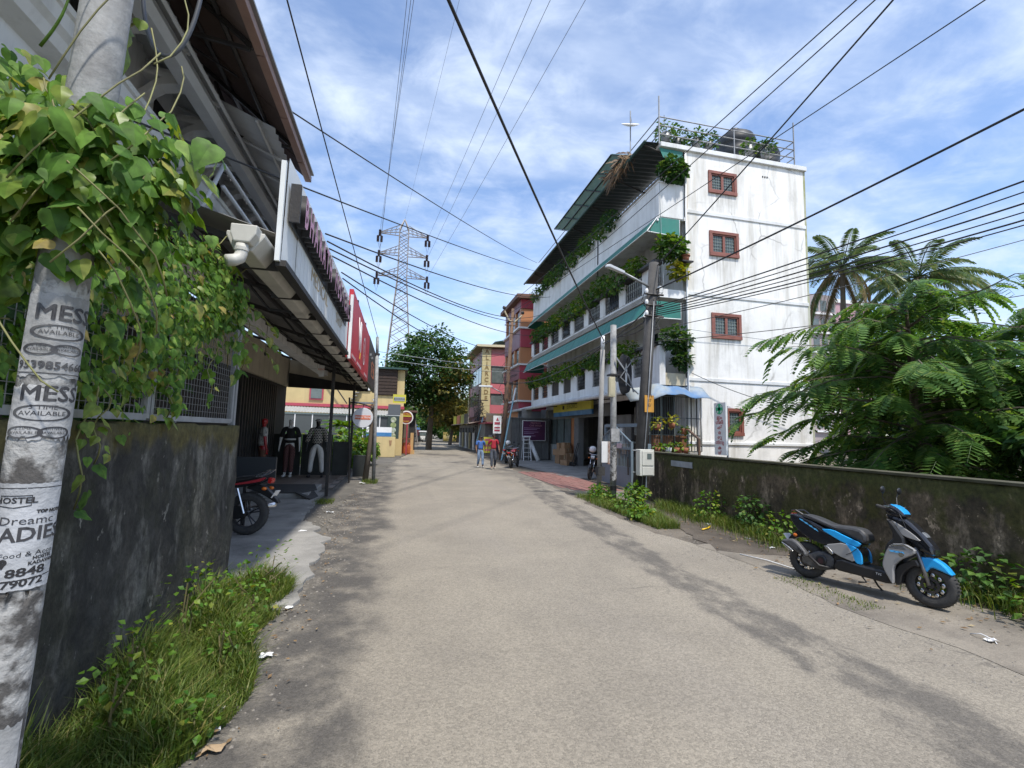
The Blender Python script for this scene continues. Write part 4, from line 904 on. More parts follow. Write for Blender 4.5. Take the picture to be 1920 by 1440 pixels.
# ================================================================== shop building on the left
lb = thing('shop_building', 'long low shop building on the left with dark canopy, white cornice brackets and corrugated roofs', 'building', (-4.6, 5, 0))
BEIGE = mat('beige_plaster', (.62, .57, .45), (.52, .47, .37), 1.5, .85, .15, grime=.3)
LWHITE = mat('left_white_plaster', (.80, .81, .81), (.70, .71, .71), 1.2, .8, .15, grime=.35)
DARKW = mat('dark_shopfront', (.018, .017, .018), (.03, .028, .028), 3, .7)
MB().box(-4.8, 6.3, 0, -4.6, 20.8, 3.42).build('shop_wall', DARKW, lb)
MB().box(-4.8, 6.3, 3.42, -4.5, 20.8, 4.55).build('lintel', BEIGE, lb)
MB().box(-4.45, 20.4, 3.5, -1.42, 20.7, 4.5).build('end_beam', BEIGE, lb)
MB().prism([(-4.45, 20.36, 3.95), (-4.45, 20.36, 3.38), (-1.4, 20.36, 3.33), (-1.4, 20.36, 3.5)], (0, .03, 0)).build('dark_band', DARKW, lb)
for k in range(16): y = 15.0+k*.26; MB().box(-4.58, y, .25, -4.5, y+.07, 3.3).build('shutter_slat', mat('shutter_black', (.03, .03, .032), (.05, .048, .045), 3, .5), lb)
CANU = mat('canopy_underside', (.17, .17, .165), (.22, .215, .20), 2, .7)
for k in range(14):
    y0 = 4.92+k*1.18; y1 = min(21.4, y0+1.2)
    ribbed_sheet('canopy_sheet', (-4.5, y0, 4.62), (-1.3, y0, 3.7), (-1.3, y1, 3.7), (-4.5, y1, 4.62), 10, CANU, lb, .012)
for x, z in ((-3.7, 4.32), (-2.9, 4.08), (-2.1, 3.84), (-1.45, 3.64)): MB().box(x-.025, 5.0, z-.05, x+.025, 21.3, z).build('purlin', DARKM, lb)
for k in range(9):
    y = 5.2+k*2.0
    MB().prism([(-4.5, y, 4.52), (-1.3, y, 3.6), (-1.3, y, 3.53), (-4.5, y, 4.45)], (0, .05, 0)).build('rafter', DARKM, lb)
    MB().tube([(-2.2, y+.02, 3.8), (-1.9, y+.02, 3.45), (-1.3, y+.02, 3.42)], .02, 5).build('hanger', DARKM, lb)
GUT = mat('cream_pvc_gutter', (.55, .54, .49), (.43, .42, .38), 2, .55, .1, grime=.35)
b = MB(); b.prism([(-1.62, 4.62, 3.52), (-1.55, 4.62, 3.38), (-1.4, 4.62, 3.38), (-1.3, 4.62, 3.52), (-1.3, 4.62, 3.56), (-1.62, 4.62, 3.56)], (0, 15, 0)); b.build('gutter', GUT, lb, bevel=.01)
for k in range(13): y = 5.1+k*1.12; MB().box(-1.63, y, 3.37, -1.29, y+.03, 3.575).build('gutter_strap', DARKM, lb)
b = MB(); b.prism([(-1.55, 4.5, 3.5), (-1.52, 4.5, 3.42), (-1.39, 4.5, 3.42), (-1.34, 4.5, 3.5), (-1.33, 4.5, 3.585), (-1.55, 4.5, 3.585)], (0, .16, 0)); b.build('rainwater_head', GUT, lb, bevel=.012)
MB().tube([(-1.46, 4.55, 3.41), (-1.46, 4.55, 3.33), (-1.47, 4.54, 3.28), (-1.50, 4.51, 3.25), (-1.55, 4.48, 3.23)], .052, 14).build('elbow_pipe', GUT, lb, smooth=True)
MB().lathe([(.052, 0), (.058, 0), (.058, .03), (.052, .03)], (-1.46, 4.55, 3.35), 16).build('pipe_collar', GUT, lb)
# upper storey
MB().box(-3.3, -2, 3.9, -3.0, 22, 6.9).build('upper_wall', LWHITE, lb)
b = MB(); b.prism([(-3.0, -2, 5.1), (-2.72, -2, 5.1), (-2.72, -2, 5.04), (-2.75, -2, 5.03), (-2.75, -2, 4.9), (-2.8, -2, 4.86), (-2.84, -2, 4.78), (-3.0, -2, 4.74)], (0, 24, 0)); b.build('cornice_ledge', LWHITE, lb)
for k in range(15):
    y = .6+k*.85
    pts = [(-3.0, y, 5.72), (-2.53, y, 5.72), (-2.53, y, 5.57), (-2.66, y, 5.58), (-2.79, y, 5.55), (-2.88, y, 5.48), (-2.93, y, 5.40), (-3.0, y, 5.36), (-3.0, y, 5.46), (-2.93, y, 5.52), (-2.86, y, 5.6), (-2.78, y, 5.65), (-3.0, y, 5.68)]
    MB().prism(pts, (0, .16, 0)).build('cornice_bracket', LWHITE, lb, bevel=.01)
    MB().box(-3.0, y+.05, 5.725, -2.5, y+.11, 5.78).build('bracket_cap', LWHITE, lb)
for k in range(8): y = .95+k*1.7; MB().box(-3.02, y, 5.2, -2.985, y+.4, 5.6).build('recess_shade_panel', DARKW, lb)  # flat dark panels; the shade of recesses is put into their colour
LGRY = mat('grey_roof_underside', (.52, .54, .56), (.42, .43, .45), 2, .6)
for k in range(7):
    y0 = -1.45+k*1.05; ribbed_sheet('grey_roof_sheet', (-3.0, y0, 5.97), (-2.2, y0, 5.52), (-2.2, y0+1.07, 5.52), (-3.0, y0+1.07, 5.97), 7, LGRY, lb, .018)
for k in range(7):
    y0 = 5.88+k*1.0; ribbed_sheet('grey_roof_sheet', (-3.0, y0, 5.93), (-1.66, y0, 5.38), (-1.66, y0+1.02, 5.38), (-3.0, y0+1.02, 5.93), 7, LGRY, lb, .018)
b = MB(); b.prism([(-2.46, -2, 5.5), (-2.28, -2, 5.5), (-2.25, -2, 5.4), (-2.30, -2, 5.33), (-2.43, -2, 5.33)], (0, 14, 0)); b.build('roof_gutter', LGRY, lb)
MB().tube([(-2.18, -2, 5.45), (-2.18, 12, 5.45)], .022, 5).build('eave_pipe', LGRY, lb)
for k in range(14): y = .2+k*.8; MB().tube([(-3.0, y, 5.88), (-2.22 if y < 5.85 else -1.7, y, 5.46 if y < 5.85 else 5.34)], .022, 5).build('roof_rafter', LGRY, lb)
for x, z in ((-2.7, 5.76), (-1.85, 5.42)): MB().tube([(x, 5.9, z), (x, 12, z)], .02, 5).build('roof_purlin', LGRY, lb)
BRN = mat('brown_roof_underside', (.20, .15, .135), (.15, .11, .10), 2, .65)
for k in range(10):
    y0 = -2+k*1.0; y1 = min(7.5, y0+1.02); ribbed_sheet('brown_roof_sheet', (-4.4, y0, 7.9), (-1.60, y0, 5.62), (-1.60, y1, 5.62), (-4.4, y1, 7.9), 8, BRN, lb, .02)
FAS = mat('brown_fascia', (.30, .19, .155), (.24, .15, .12), 3, .5, .1)
for k in range(10): MB().box(-1.62, -2+k*1.0, 5.565, -1.53, -2+k*1.0+(.985 if k < 9 else .55), 5.655).build('fascia_strip', FAS, lb, bevel=.006)
MB().box(-1.56, -2, 5.675, -1.50, 7.55, 5.70).build('fascia_cap', GREY, lb)
for y in (1.5, 3.2, 4.9, 6.6):
    MB().tube([(-1.62, y, 5.57), (-3.0, y, 6.68)], .03, 5).build('roof_truss', DARKM, lb); MB().tube([(-1.65, y, 5.55), (-2.3, y, 5.62), (-2.6, y, 6.3)], .025, 5).build('roof_truss', DARKM, lb)
for x, z in ((-1.95, 5.85), (-2.4, 6.22), (-2.9, 6.62)): MB().tube([(x, -2, z), (x, 7.5, z)], .028, 5).build('roof_purlin', DARKM, lb)
RAILM = mat('white_rail_pipe', (.60, .61, .62), (.5, .5, .51), 4, .5)
for pts in ([(-2.75, 6.0, 4.72), (-2.2, 6.02, 4.88), (-2.2, 11, 4.85)], [(-2.2, 6.02, 4.88), (-2.2, 5.5, 4.05)], [(-2.18, 6.0, 4.6), (-2.18, 11, 4.55)], [(-2.2, 8.3, 4.86), (-2.2, 8.3, 3.95)], [(-2.75, 6, 4.72), (-2.75, 6, 4.1)], [(-2.2, 10.9, 4.85), (-2.2, 10.9, 3.95)]): MB().tube(pts, .026, 8).build('canopy_rail', RAILM, lb, smooth=True)
# first-floor door glimpse
MB().box(-3.0, 2.0, 3.95, -2.97, 3.4, 4.9).build('upper_window', GLASS, lb)
# ---- signs on the canopy edge: each one a thing
WSH = mat('white_sign_sheet', (.74, .77, .78), (.64, .67, .68), 1.2, .6, .1, grime=.4, gcol=(.33, .25, .13))
s1 = thing('pharmacy_sign', 'long white sheet sign with pink raised letters BHARATH MEDICALS', 'sign', (-1.25, 5, 3.4))
MB().add([(-1.22, 4.9, 3.42), (-1.22, 10.6, 3.42), (-1.22, 10.6, 4.62), (-1.22, 5.2, 4.52), (-1.22, 4.95, 4.5)], [(0, 1, 2, 3, 4)]).build('backing_sheet', WSH, s1)
for k in range(26):
    y = 5.5+k*.19; b = MB(); b.box(-1.215, y, 3.43, -1.205, y+.178, 3.93+jit(.02)); b.build('ribbed_strip', WSH, s1)
MB().box(-1.27, 4.86, 3.4, -1.225, 4.9, 4.42).build('edge_angle', WSH, s1)
MB().box(-1.27, 4.9, 3.36, -1.17, 10.6, 3.42).build('bottom_rail', DARKM, s1)
PINK = mat('pink_letter_face', (.53, .27, .38), (.46, .23, .33), 5, .5)
wd_text = 'BHARATH MEDICALS'; y = 5.12; step = .298
for ch in wd_text:
    if ch != ' ':
        me = text_mesh(ch, .46, extrude=.045, sx=.68, bold=.012); me.materials.clear(); me.materials.append(BLACK); me.materials.append(PINK)
        me.transform(frame((-1.13, y+.15, 4.05), (0, 1, 0), (0, 0, 1)))
        for p in me.polygons: p.material_index = 1 if p.normal.x > .9 else 0
        o = bpy.data.objects.new('raised_letter', me); col.objects.link(o); o.parent = s1; o.matrix_parent_inverse = Matrix.Translation(-Vector(s1.location))
    y += step
MB().box(-1.2, 5.02, 3.86, -1.185, 10.0, 4.25).build('letter_back_box', BLACK, s1)
MB().box(-1.2, 5.0, 3.86, -1.10, 5.03, 4.26).build('letter_end_plate', DARKM, s1)
FL = mat('faded_letter', (.40, .27, .10), (.48, .42, .32), 6, .8)
lettering('MEDICAL', frame((-1.2, 7.0, 3.74), (0, 1, 0), (0, 0, 1)), .26, FL, s1, sx=1.3); lettering('SHOP', frame((-1.2, 9.1, 3.74), (0, 1, 0), (0, 0, 1)), .26, FL, s1, sx=1.3)
REDS = mat('red_sign_sheet', (.58, .03, .045), (.5, .03, .045), 1, .5, .05)
s2 = thing('telecom_sign', 'red square shop sign with white rounded letters next to the white sheet sign', 'sign', (-1.2, 13, 3.3))
MB().box(-1.24, 10.7, 3.34, -1.15, 16.2, 4.84).build('sign_panel', REDS, s2)
MB().box(-1.2, 10.64, 3.3, -1.14, 10.72, 4.7).build('white_edge', WHITEP, s2)
for y in (12.2, 14.8): MB().box(-1.24, y, 4.84, -1.18, y+.1, 5.0).build('lug', DARKM, s2)
lettering('VI', frame((-1.145, 12.75, 4.15), (0, 1, 0), (0, 0, 1)), 1.05, WHITEP, s2, extrude=.01, bold=.03, sx=.9)
b = MB()
for r0, r1 in ((.40, .33),):
    for i in range(28):
        a, c = 2*math.pi*i/28, 2*math.pi*(i+1)/28
        b.add([(-1.14, 14.2+r*.9*math.cos(q), 4.02+r*math.sin(q)) for r, q in ((r0, a), (r0, c), (r1, c), (r1, a))], [(0, 1, 2, 3)])
b.build('ring_mark', WHITEP, s2)
lettering('!', frame((-1.14, 14.2, 4.02), (0, 1, 0), (0, 0, 1)), .5, WHITEP, s2, bold=.02)
MB().prism([(-1.145, 12.9, 3.62), (-1.145, 13.05, 3.6), (-1.145, 13.12, 3.85), (-1.145, 13.0, 3.86)], (.006, 0, 0)).build('yellow_dot', mat('sign_amber', (.75, .45, .05), None), s2)
for y, L in ((11.0, .9), (12.3, 1.2), (14.6, 1.0)): MB().box(-1.148, y, 3.4, -1.142, y+L, 3.47).build('small_print', mat('pale_pink_print', (.6, .35, .35), None), s2)
s3 = thing('shop_sign', 'dark brown shop sign with an orange square outline at the far canopy end', 'sign', (-1.2, 19, 3.3))
MB().box(-1.28, 16.3, 3.36, -1.16, 21.4, 4.9).build('sign_panel', mat('dark_brown_sign', (.055, .048, .045), (.045, .04, .038), 2, .5), s3)
ORG_ = mat('orange_print', (.55, .19, .09), None)
b = MB(); y0, y1, z0, z1 = 17.9, 19.4, 3.72, 4.28
for (a, c, e, f_) in ((y0, y1, z0, z0+.06), (y0, y1, z1-.06, z1), (y0, y0+.08, z0, z1), (y1-.08, y1, z0, z1)): b.box(-1.158, a, e, -1.152, c, f_)
b.build('square_outline', ORG_, s3)
lettering('URBAN', frame((-1.15, 18.65, 4.0), (0, 1, 0), (0, 0, 1)), .34, ORG_, s3)
for y in (16.8, 17.6): MB().box(-1.16, y, 4.3, -1.1, y+.12, 4.38).build('spot_bracket', GREY, s3)
# posts under the canopy
pp = MB().box(-1.9, 13.65, 0, -1.82, 13.73, 3.6).build('canopy_post', DARKM, base=(-1.86, 13.7, 0)); tag(pp, 'black square post under the canopy edge by the step', 'post')
pp = MB().box(-1.85, 18.96, 0, -1.77, 19.04, 3.55).build('canopy_post', DARKM, base=(-1.8, 19, 0)); tag(pp, 'black post behind the round white sign', 'post')
# step, tiles, mat, black half panels
st = MB().box(-4.5, 13.05, -.02, -2.2, 15.2, .15).build('shop_step', CONC, base=(-3.3, 14, 0), bevel=.015); tag(st, 'low concrete shop step in front of the mannequins', 'step')
tl = MB().box(-4.6, 15.2, -.02, -1.9, 20.2, .03).build('shop_floor', mat('joint_grey', (.12, .11, .10), None)); struct(tl)
tm = MB().box(-.29, -.29, 0, .29, .29, .02).mesh('floor_tile', mat('brown_floor_tile', (.24, .19, .155), (.19, .15, .12), 3, .5, grime=.2))
for i in range(4):
    for j in range(8): part_from(tm, 'floor_tile', tl, Matrix.Translation((-4.2+.6*i+.02, 15.5+.6*j, .03)), local=True)
for i in range(4): part_from(tm, 'floor_tile', tl, Matrix.Translation((-2.2, 15.5+.6*i*2, .03)), local=True)
b = MB(); b.prism([(-3.6, 13.1, .15), (-2.45, 13.05, .15), (-2.1, 13.7, .15), (-2.35, 14.9, .15), (-3.6, 14.9, .15)], (0, 0, .03)); b.prism([(-2.5, 13.0, .16), (-2.1, 12.75, .02), (-2.0, 13.3, .02), (-2.2, 13.7, .15)], (0, 0, .03))
mt = b.build('door_mat', RUBBER, base=(-3, 14, .15)); tag(mt, 'black rubber mat draped over the shop step', 'mat')
BLKP = mat('black_panel', (.016, .019, .018), (.03, .034, .032), 2, .5, .05)
for (x0, x1, z1, lab) in ((-5.2, -3.6, 1.55, 'black half height panel behind the mannequin in white shirt'), (-3.58, -2.5, 1.55, 'black half height panel behind the checked mannequin'), (-2.48, -1.9, 1.3, 'lower black panel between the thin posts'), (-1.72, -1.12, .8, 'lowest black panel beside the grey pole')):
    o = MB().box(x0, 19.2, 0, x1, 19.25, z1).build('black_panel', BLKP, base=((x0+x1)/2, 19.2, 0), bevel=.01); tag(o, lab, 'panel', 'black panels closing the shop porch')
cs = thing('hanging_notice', 'small white cloth notice hanging under the canopy', 'notice', (-2.05, 13, 3.1))
MB().tube([(-2.1, 13, 3.7), (-2.1, 13, 3.42)], .004, 4).build('string', DARKM, cs); MB().tube([(-2.02, 13, 3.7), (-2.03, 13, 3.4)], .004, 4).build('string', DARKM, cs)
MB().prism([(-2.15, 13, 3.42), (-2.0, 13, 3.40), (-2.01, 13, 3.12), (-2.13, 13.02, 3.11)], (0, .004, 0)).build('cloth', mat('notice_cloth', (.62, .61, .6), None), cs)
lettering('RENT', frame((-2.07, 12.995, 3.3), (1, 0, 0), (0, 0, 1)), .07, ORG_, cs)
bl = thing('hanging_bulb', 'bare lamp holder hanging on a wire below the canopy', 'lamp', (-2.9, 11, 3.3)); MB().tube([(-2.9, 11, 4.05), (-2.9, 11, 3.42)], .005, 5).build('wire', DARKM, bl); MB().lathe([(0, 0), (.02, .01), (.028, .05), (.02, .1), (0, .12)], (-2.9, 11, 3.3), 10).build('holder', BLACK, bl, smooth=True)
# round sign on an arm from the black post
rd = thing('round_sign', 'round white sign with an orange nameplate hanging in front of the grey pole', 'sign', (-1.29, 17, 2.18))
MB().lathe([(0, -.02), (.33, -.02), (.34, 0), (.33, .02), (0, .02)], (-1.29, 17, 2.18), 36, axis='Y').build('disc', mat('round_sign_white', (.60, .61, .64), None, rough=.4), rd)
MB().box(-1.54, 16.972, 2.12, -1.03, 16.978, 2.26).build('nameplate', mat('orange_red_plate', (.62, .16, .08), None), rd)
lettering('URBAN TREND', frame((-1.285, 16.968, 2.19), (1, 0, 0), (0, 0, 1)), .085, WHITEP, rd, bold=.001)
MB().tube([(-1.76, 17, 2.7), (-1.5, 17, 2.68), (-1.2, 17, 2.62), (-.95, 17, 2.5)], .02, 6).build('arm', DARKM, rd, smooth=True)
MB().tube([(-1.29, 17, 2.64), (-1.29, 17, 2.5)], .01, 5).build('hanger', DARKM, rd)
MB().tube([(-1.62, 17, 0), (-1.76, 17, 2.85)], .03, 6).build('post', DARKM, rd)
gp = thing('street_pole', 'slim grey steel pole at the left road edge beside the round sign', 'pole', (-.83, 17, 0))
MB().tube([(-.83, 17, 0), (-.93, 17, 4.4)], .062, 12).build('shaft', PSTEEL, gp, smooth=True); MB().tube([(-.93, 17, 4.38), (-.95, 17, 5.0)], .05, 10).build('upper_tube', PSTEEL, gp, smooth=True); MB().box(-1.02, 16.93, 4.36, -.84, 17.07, 4.42).build('clamp', DARKM, gp)
dp_ = MB().tube([(-1.12, 17.15, 0), (-1.0, 17.1, 1.4), (-.98, 17.1, 2.6)], [.1, .08, .07], 10).build('wooden_post', BARK, base=(-1.1, 17.1, 0), smooth=True); tag(dp_, 'rough dark post leaning beside the slim grey pole', 'post')
# ================================================================== right retaining wall, yard, trees
WALLR = stained_wall('mossy_dark_wall', (.046, .036, .021), (.15, .112, .068), (.32, .245, .165), (.058, .056, .010), .8, 1.12, (.055, .062, .014))
rw = lumpy_wall('retaining_wall', 6.86, 7.12, -3, 12.5, 1.33, WALLR, (7, 8, 0), .010, (150, 16)); tag(rw, 'long mossy black retaining wall behind the parked scooter', 'wall')
o = MB().box(6.83, -3, 1.335, 7.16, 12.5, 1.37).build('wall_coping', mat('mossy_coping', (.045, .045, .02), (.10, .09, .06), 2, .95, .5), rw, local=True); o.matrix_parent_inverse = Matrix.Translation((-7, -8, 0))
sheet('yard', [(7.1, -6), (60, -6), (60, 60), (15.2, 60), (15.2, 15), (9.8, 14.6), (8.0, 12.6), (7.1, 12.4)], .95, SOIL)
def tree_base(name, label, base, top, r, group=None):
    t = thing(name, label, 'tree', base, group); return t
# pinnate leaf: rachis with leaflets
def pinnate(L, pairs, lw, droop=.35):
    b = MB(); 
    def P(t): return Vector((0, L*t, -droop*L*t*t))
    b.tube([P(0), P(.5), P(1)], [.006, .005, .002], 3)
    for i in range(pairs):
        t = .12+.85*i/(pairs-1); p = P(t); l = lw*(.55+.6*math.sin(math.pi*(.2+.7*t)))
        for s in (1, -1):
            d = Vector((s, .45, -.35)).normalized()*l; sd = Vector((-.4*s, .9, 0)).normalized()*l*.24
            b.add([p, p+d*.45+sd, p+d, p+d*.45-sd], [(0, 1, 2, 3)])
    return b
def pin_matrix(p, d, s=1.0):
    y = Vector(d).normalized(); z = (Vector((jit(.3), jit(.3), 1))-y*y.z).normalized(); x = y.cross(z).normalized(); z = x.cross(y); M = Matrix.Identity(4)
    for i in range(3): M[i][0] = x[i]*s; M[i][1] = y[i]*s; M[i][2] = z[i]*s
    M.translation = p; return M
PINS = [pinnate(.62, 8, .23, .30), pinnate(.5, 7, .2, .5), pinnate(.72, 9, .24, .65)]
def layered_tree(label, base, H, reach, m, nlev, per, singles, side=None, seed=1):
    rnd = random.Random(seed); t = thing('tree', label, 'tree', base, 'trees behind the retaining wall')
    bx, by, bz = base; b = MB(); b.tube([(bx, by, bz), (bx+.1, by+.05, bz+H*.5), (bx-.05, by, bz+H)], [.11, .075, .02], 8); spots = []
    for l in range(nlev):
        f0 = (l+.6)/nlev
        for k in range(per):
            f = min(1, max(.08, f0+rnd.uniform(-.5, .5)/nlev*1.6)); z = bz+H*f*.98; R_ = reach*(1.0-.45*f*f)
            a = 2*math.pi*(k+rnd.random()*1.3)/per+l*1.1; r = R_*rnd.uniform(.4, 1.1); up = rnd.uniform(.15, .55); dn = rnd.uniform(.25, .6)
            st = Vector((bx, by, z)); pts = [st]
            for q in range(1, 6): u = q/5; pts.append(st+Vector((math.cos(a)*r*u, math.sin(a)*r*u, up*r*u-dn*r*u*u+rnd.uniform(-.07, .07))))
            b.tube(pts, [.03, .025, .02, .014, .009, .004], 4, cap=False)
            nq = max(7, int(8+4.4*r))
            for q in range(nq):
                u = .2+.8*(q+rnd.random()*.6)/nq; i = min(4, int(min(u, .999)*5)); p = pts[i].lerp(pts[i+1], u*5-i); s = 1 if q % 2 else -1
                ax = Vector((math.cos(a), math.sin(a), 0)); sd = Vector((-ax.y, ax.x, 0))*s
                d = ax*(.55+.5*u)+sd*(1.0-.6*u)+Vector((0, 0, -.25+rnd.uniform(-.5, .3)))
                spots.append((p, d, rnd.uniform(.55, 1.0), p.y-.3*p.z))
    b.build('branches', BARK, t)
    spots.sort(key=lambda s: s[3]); me = [p.mesh('leaf', m) for p in PINS]; B = MB()
    for i, (p, d, s, _) in enumerate(spots):
        M = pin_matrix(p, d, s)
        if i < singles: part_from(me[i % 3], 'leaf', t, M, local=False)
        else:
            q = PINS[i % 3]; B.add([M @ Vector(v) for v in q.v], q.f)
    if B.v: o = B.build('foliage', m, t, recalc=False); o['kind'] = 'stuff'
    return t
LF_TREE = leafmat('bilimbi_leaf', (.06, .145, .035), (.15, .27, .06), (.23, .31, .08), .42, .5)
layered_tree('broad feathery leaved tree with tiered branches reaching over the retaining wall', (11.2, 8.4, .95), 4.2, 3.9, LF_TREE, 7, 10, 300, seed=3)
layered_tree('second feathery leaved tree at the right edge, behind the wall and past the scooter', (14.4, 8.0, .95), 4.0, 3.2, LF_TREE, 6, 8, 280, seed=8)
layered_tree('feathery leaved tree further back below the right palm', (20.5, 14.5, .95), 5.2, 3.2, LF_TREE, 6, 8, 60, seed=5)
def clump_tree(name, label, base, H, crown, rad, m, nc, nl, size, group=None, tr=.25, sq=(1, 1, .75), seed=0, mats=None):
    rnd = random.Random(seed); t = thing(name, label, 'tree', base, group); b = MB(); c = Vector(crown)
    b.tube([base, Vector(base).lerp(c, .5)+Vector((rnd.uniform(-.3, .3), 0, 0)), c], [tr, tr*.75, tr*.3], 8); cl = []
    for _ in range(nc):
        while True:
            p = Vector((rnd.uniform(-1, 1), rnd.uniform(-1, 1), rnd.uniform(-1, 1)))
            if .35 < p.length < 1: break
        q = c+Vector((p.x*rad*sq[0], p.y*rad*sq[1], p.z*rad*sq[2])); cl.append(q)
        if rnd.random() < .4: b.tube([Vector(base).lerp(c, .6), (Vector(base).lerp(c, .7)+q)/2, q], [tr*.4, tr*.2, .03], 5, cap=False)
    b.build('trunk', BARK, t)
    f = MB()
    for q in cl: leaf_quads(f, q, nl, rad*rnd.uniform(.16, .36), size, mi=(1 if mats and q.x > c.x+rad*.15 and q.z < c.z+rad*.1 and rnd.random() < .75 else 0), sq=(1, 1, .7))
    f.build('crown', [m]+(mats or []), t, recalc=False)
    return t
LF_OLIVE = leafmat('leaf_olive', (.07, .085, .02), (.20, .18, .04), (.26, .20, .05))
clump_tree('street_tree', 'large dark street tree beyond the yellow building, yellowish on its right side', (2.6, 46, 0), 10, (2.3, 46, 7.3), 4.9, LF_DARK, 92, 130, .34, tr=.3, seed=2, mats=[LF_OLIVE], sq=(.92, .8, .78))
for i, (x, y, z, r, m, lab) in enumerate(((6.2, 62, 4.6, 3.4, LF_OLIVE, 'olive tree right of the large street tree, over the far road'), (3.5, 85, 4.0, 4.0, LF_DARK, 'dark tree closing the end of the street'), (9.0, 78, 4.5, 4.4, LF_MID, 'green tree over the yellow roadside wall'), (-1.5, 70, 4, 4, LF_MID, 'tree behind the pylon foot'), (13, 95, 5, 6, LF_DARK, 'far dark tree behind the shops'), (5.2, 112, 2.6, 3.4, LF_DARK, 'low dark bush closing the far road, left one'), (9.5, 108, 2.8, 3.6, LF_MID, 'low dark bush closing the far road, right one'), (-.5, 98, 3.4, 3.6, LF_DARK, 'far bush behind the parked truck'))):
    clump_tree('street_tree', lab, (x, y, 0), z, (x, y, z), r, m, 70, 70, .42, 'trees along the far street', seed=20+i)
for i, (x, y, z, r, m, lab) in enumerate(((17.5, 10.5, 2.6, 2.0, LF_DARK, 'dark bush behind the right edge of the wall'), (15.2, 11.3, 2.2, 1.6, LF_DARK, 'dense dark bush under the tiered tree'), (20, 15, 4.0, 3.2, LF_MID, 'green tree crown at the far right'), (29, 24, 6.0, 3.2, LF_MID, 'tall green tree below the right palm'), (32, 26, 8.6, 3.2, LF_DARK, 'dark rounded tree at the right edge beyond the palms'), (19.5, 22, 3.2, 2.2, LF_MID, 'leafy tree some way behind the white building'), (11.2, 5.2, 1.9, 1.1, LF_DARK, 'low bush behind the wall above the scooter handlebar'), (13.5, 6.2, 2.2, 1.4, LF_DARK, 'dark bush at the right picture edge behind the wall'))):
    clump_tree('bush', lab, (x, y, .95), z, (x, y, z), r, m, 46, 80, .22 if y < 16 else .3, 'bushes and trees behind the retaining wall', tr=.1, seed=40+i)
# banana plant
bn = thing('banana_plant', 'banana plant with one wide pale leaf at the right edge', 'plant', (15, 9.6, .95))
MB().tube([(15.2, 9.6, .95), (15.2, 9.6, 3.4)], [.13, .09], 8).build('stem', STEM, bn)
for k, (dx, dy, dz) in enumerate(((1.5, -.5, 1.5), (-1.3, -.6, 1.1), (.7, .4, 1.7), (-.5, .7, 1.9), (1.6, .4, .6))):
    b = MB(); a = Vector((15.2, 9.6, 3.3)); d = Vector((dx, dy, dz)); s = d.cross(Vector((0, 0, 1))).normalized()
    for i in range(9):
        t = i/8; p = a+d*t-Vector((0, 0, .9*t*t)); w_ = .33*math.sin(math.pi*min(1, .08+t*.95))
        b.v += [tuple(p+s*w_-Vector((0, 0, .1))), tuple(p+Vector((0, 0, .03))), tuple(p-s*w_-Vector((0, 0, .1)))]
    for i in range(8):
        q = 3*i; b.f += [(q, q+1, q+4, q+3), (q+1, q+2, q+5, q+4)]; b.m += [0, 0]
    b.build('leaf', LF_BRIGHT, bn, recalc=False, smooth=True)
# coconut palms
def frond(L, arch, fall, n=54):
    b = MB()
    def P(t): return Vector((0, L*(t-.12*fall*t*t), arch*L*t-(arch*.6+fall)*L*t*t))
    b.tube([P(i/8) for i in range(9)], [.05-.005*i for i in range(9)], 4)
    for i in range(n):
        t = .16+.84*i/n; p = P(t); l = .95*math.sin(math.pi*(.18+.78*t))**.7
        for s in (1, -1):
            e = p+Vector((s*l*.62, l*.45, -l*(.35+.35*fall)+jit(.08))); w_ = Vector((0, .06, 0)); m_ = p.lerp(e, .5)+Vector((0, 0, .10*l))
            b.add([p, m_+w_, e, m_-w_], [(0, 1, 2, 3)])
    return b
PALML = leafmat('palm_leaf', (.07, .12, .05), (.15, .22, .085), (.26, .25, .10), .3, .4); PALMD = leafmat('palm_leaf_dry', (.13, .11, .05), (.22, .17, .085), None, .2)
FR = [frond(4.6, .55, .35).mesh('frond', PALML), frond(4.9, .35, .55).mesh('frond', PALML), frond(4.2, .1, .8).mesh('frond', PALMD), frond(3.8, 1.0, .25).mesh('frond', PALML)]
def palm(label, x, y, zc, seed, dry, fs=1.0):
    rnd = random.Random(seed); t = thing('coconut_palm', label, 'palm tree', (x, y, .9), 'coconut palms behind the white building')
    MB().tube([(x-.6, y, .9), (x-.2, y, zc*.5), (x, y, zc)], [.24, .2, .16], 10).build('trunk', BARK, t)
    for k in range(27):
        el = k/27; a = k*2.4+rnd.uniform(-.2, .2); me = FR[3] if el < .25 else FR[0] if el < .55 else FR[1]
        if dry and el > .82: me = FR[2]
        tilt = rnd.uniform(-.1, .1)+(.3 if el < .25 else .0)-(.45 if el > .75 else 0)
        part_from(me, 'frond', t, Matrix.Translation((x, y, zc)) @ Euler((tilt, rnd.uniform(-.2, .2), a)).to_matrix().to_4x4() @ Matrix.Diagonal((fs, fs, fs, 1)), local=False)
    b = MB()
    for k in range(9): b.sphere((x+rnd.uniform(-.4, .4), y+rnd.uniform(-.4, .4), zc-.35+rnd.uniform(-.2, .1)), .14, 8)
    b.build('coconuts', mat('coconut_husk', (.16, .16, .05), (.2, .13, .05), 4, .6), t, smooth=True)['kind'] = 'stuff'
palm('coconut palm with brown hanging fronds just right of the white building', 31.4, 28, 14.6, 3, True, .98)
palm('wider green coconut palm on the right with spreading fronds', 38.6, 28, 14.6, 9, False, 1.12)
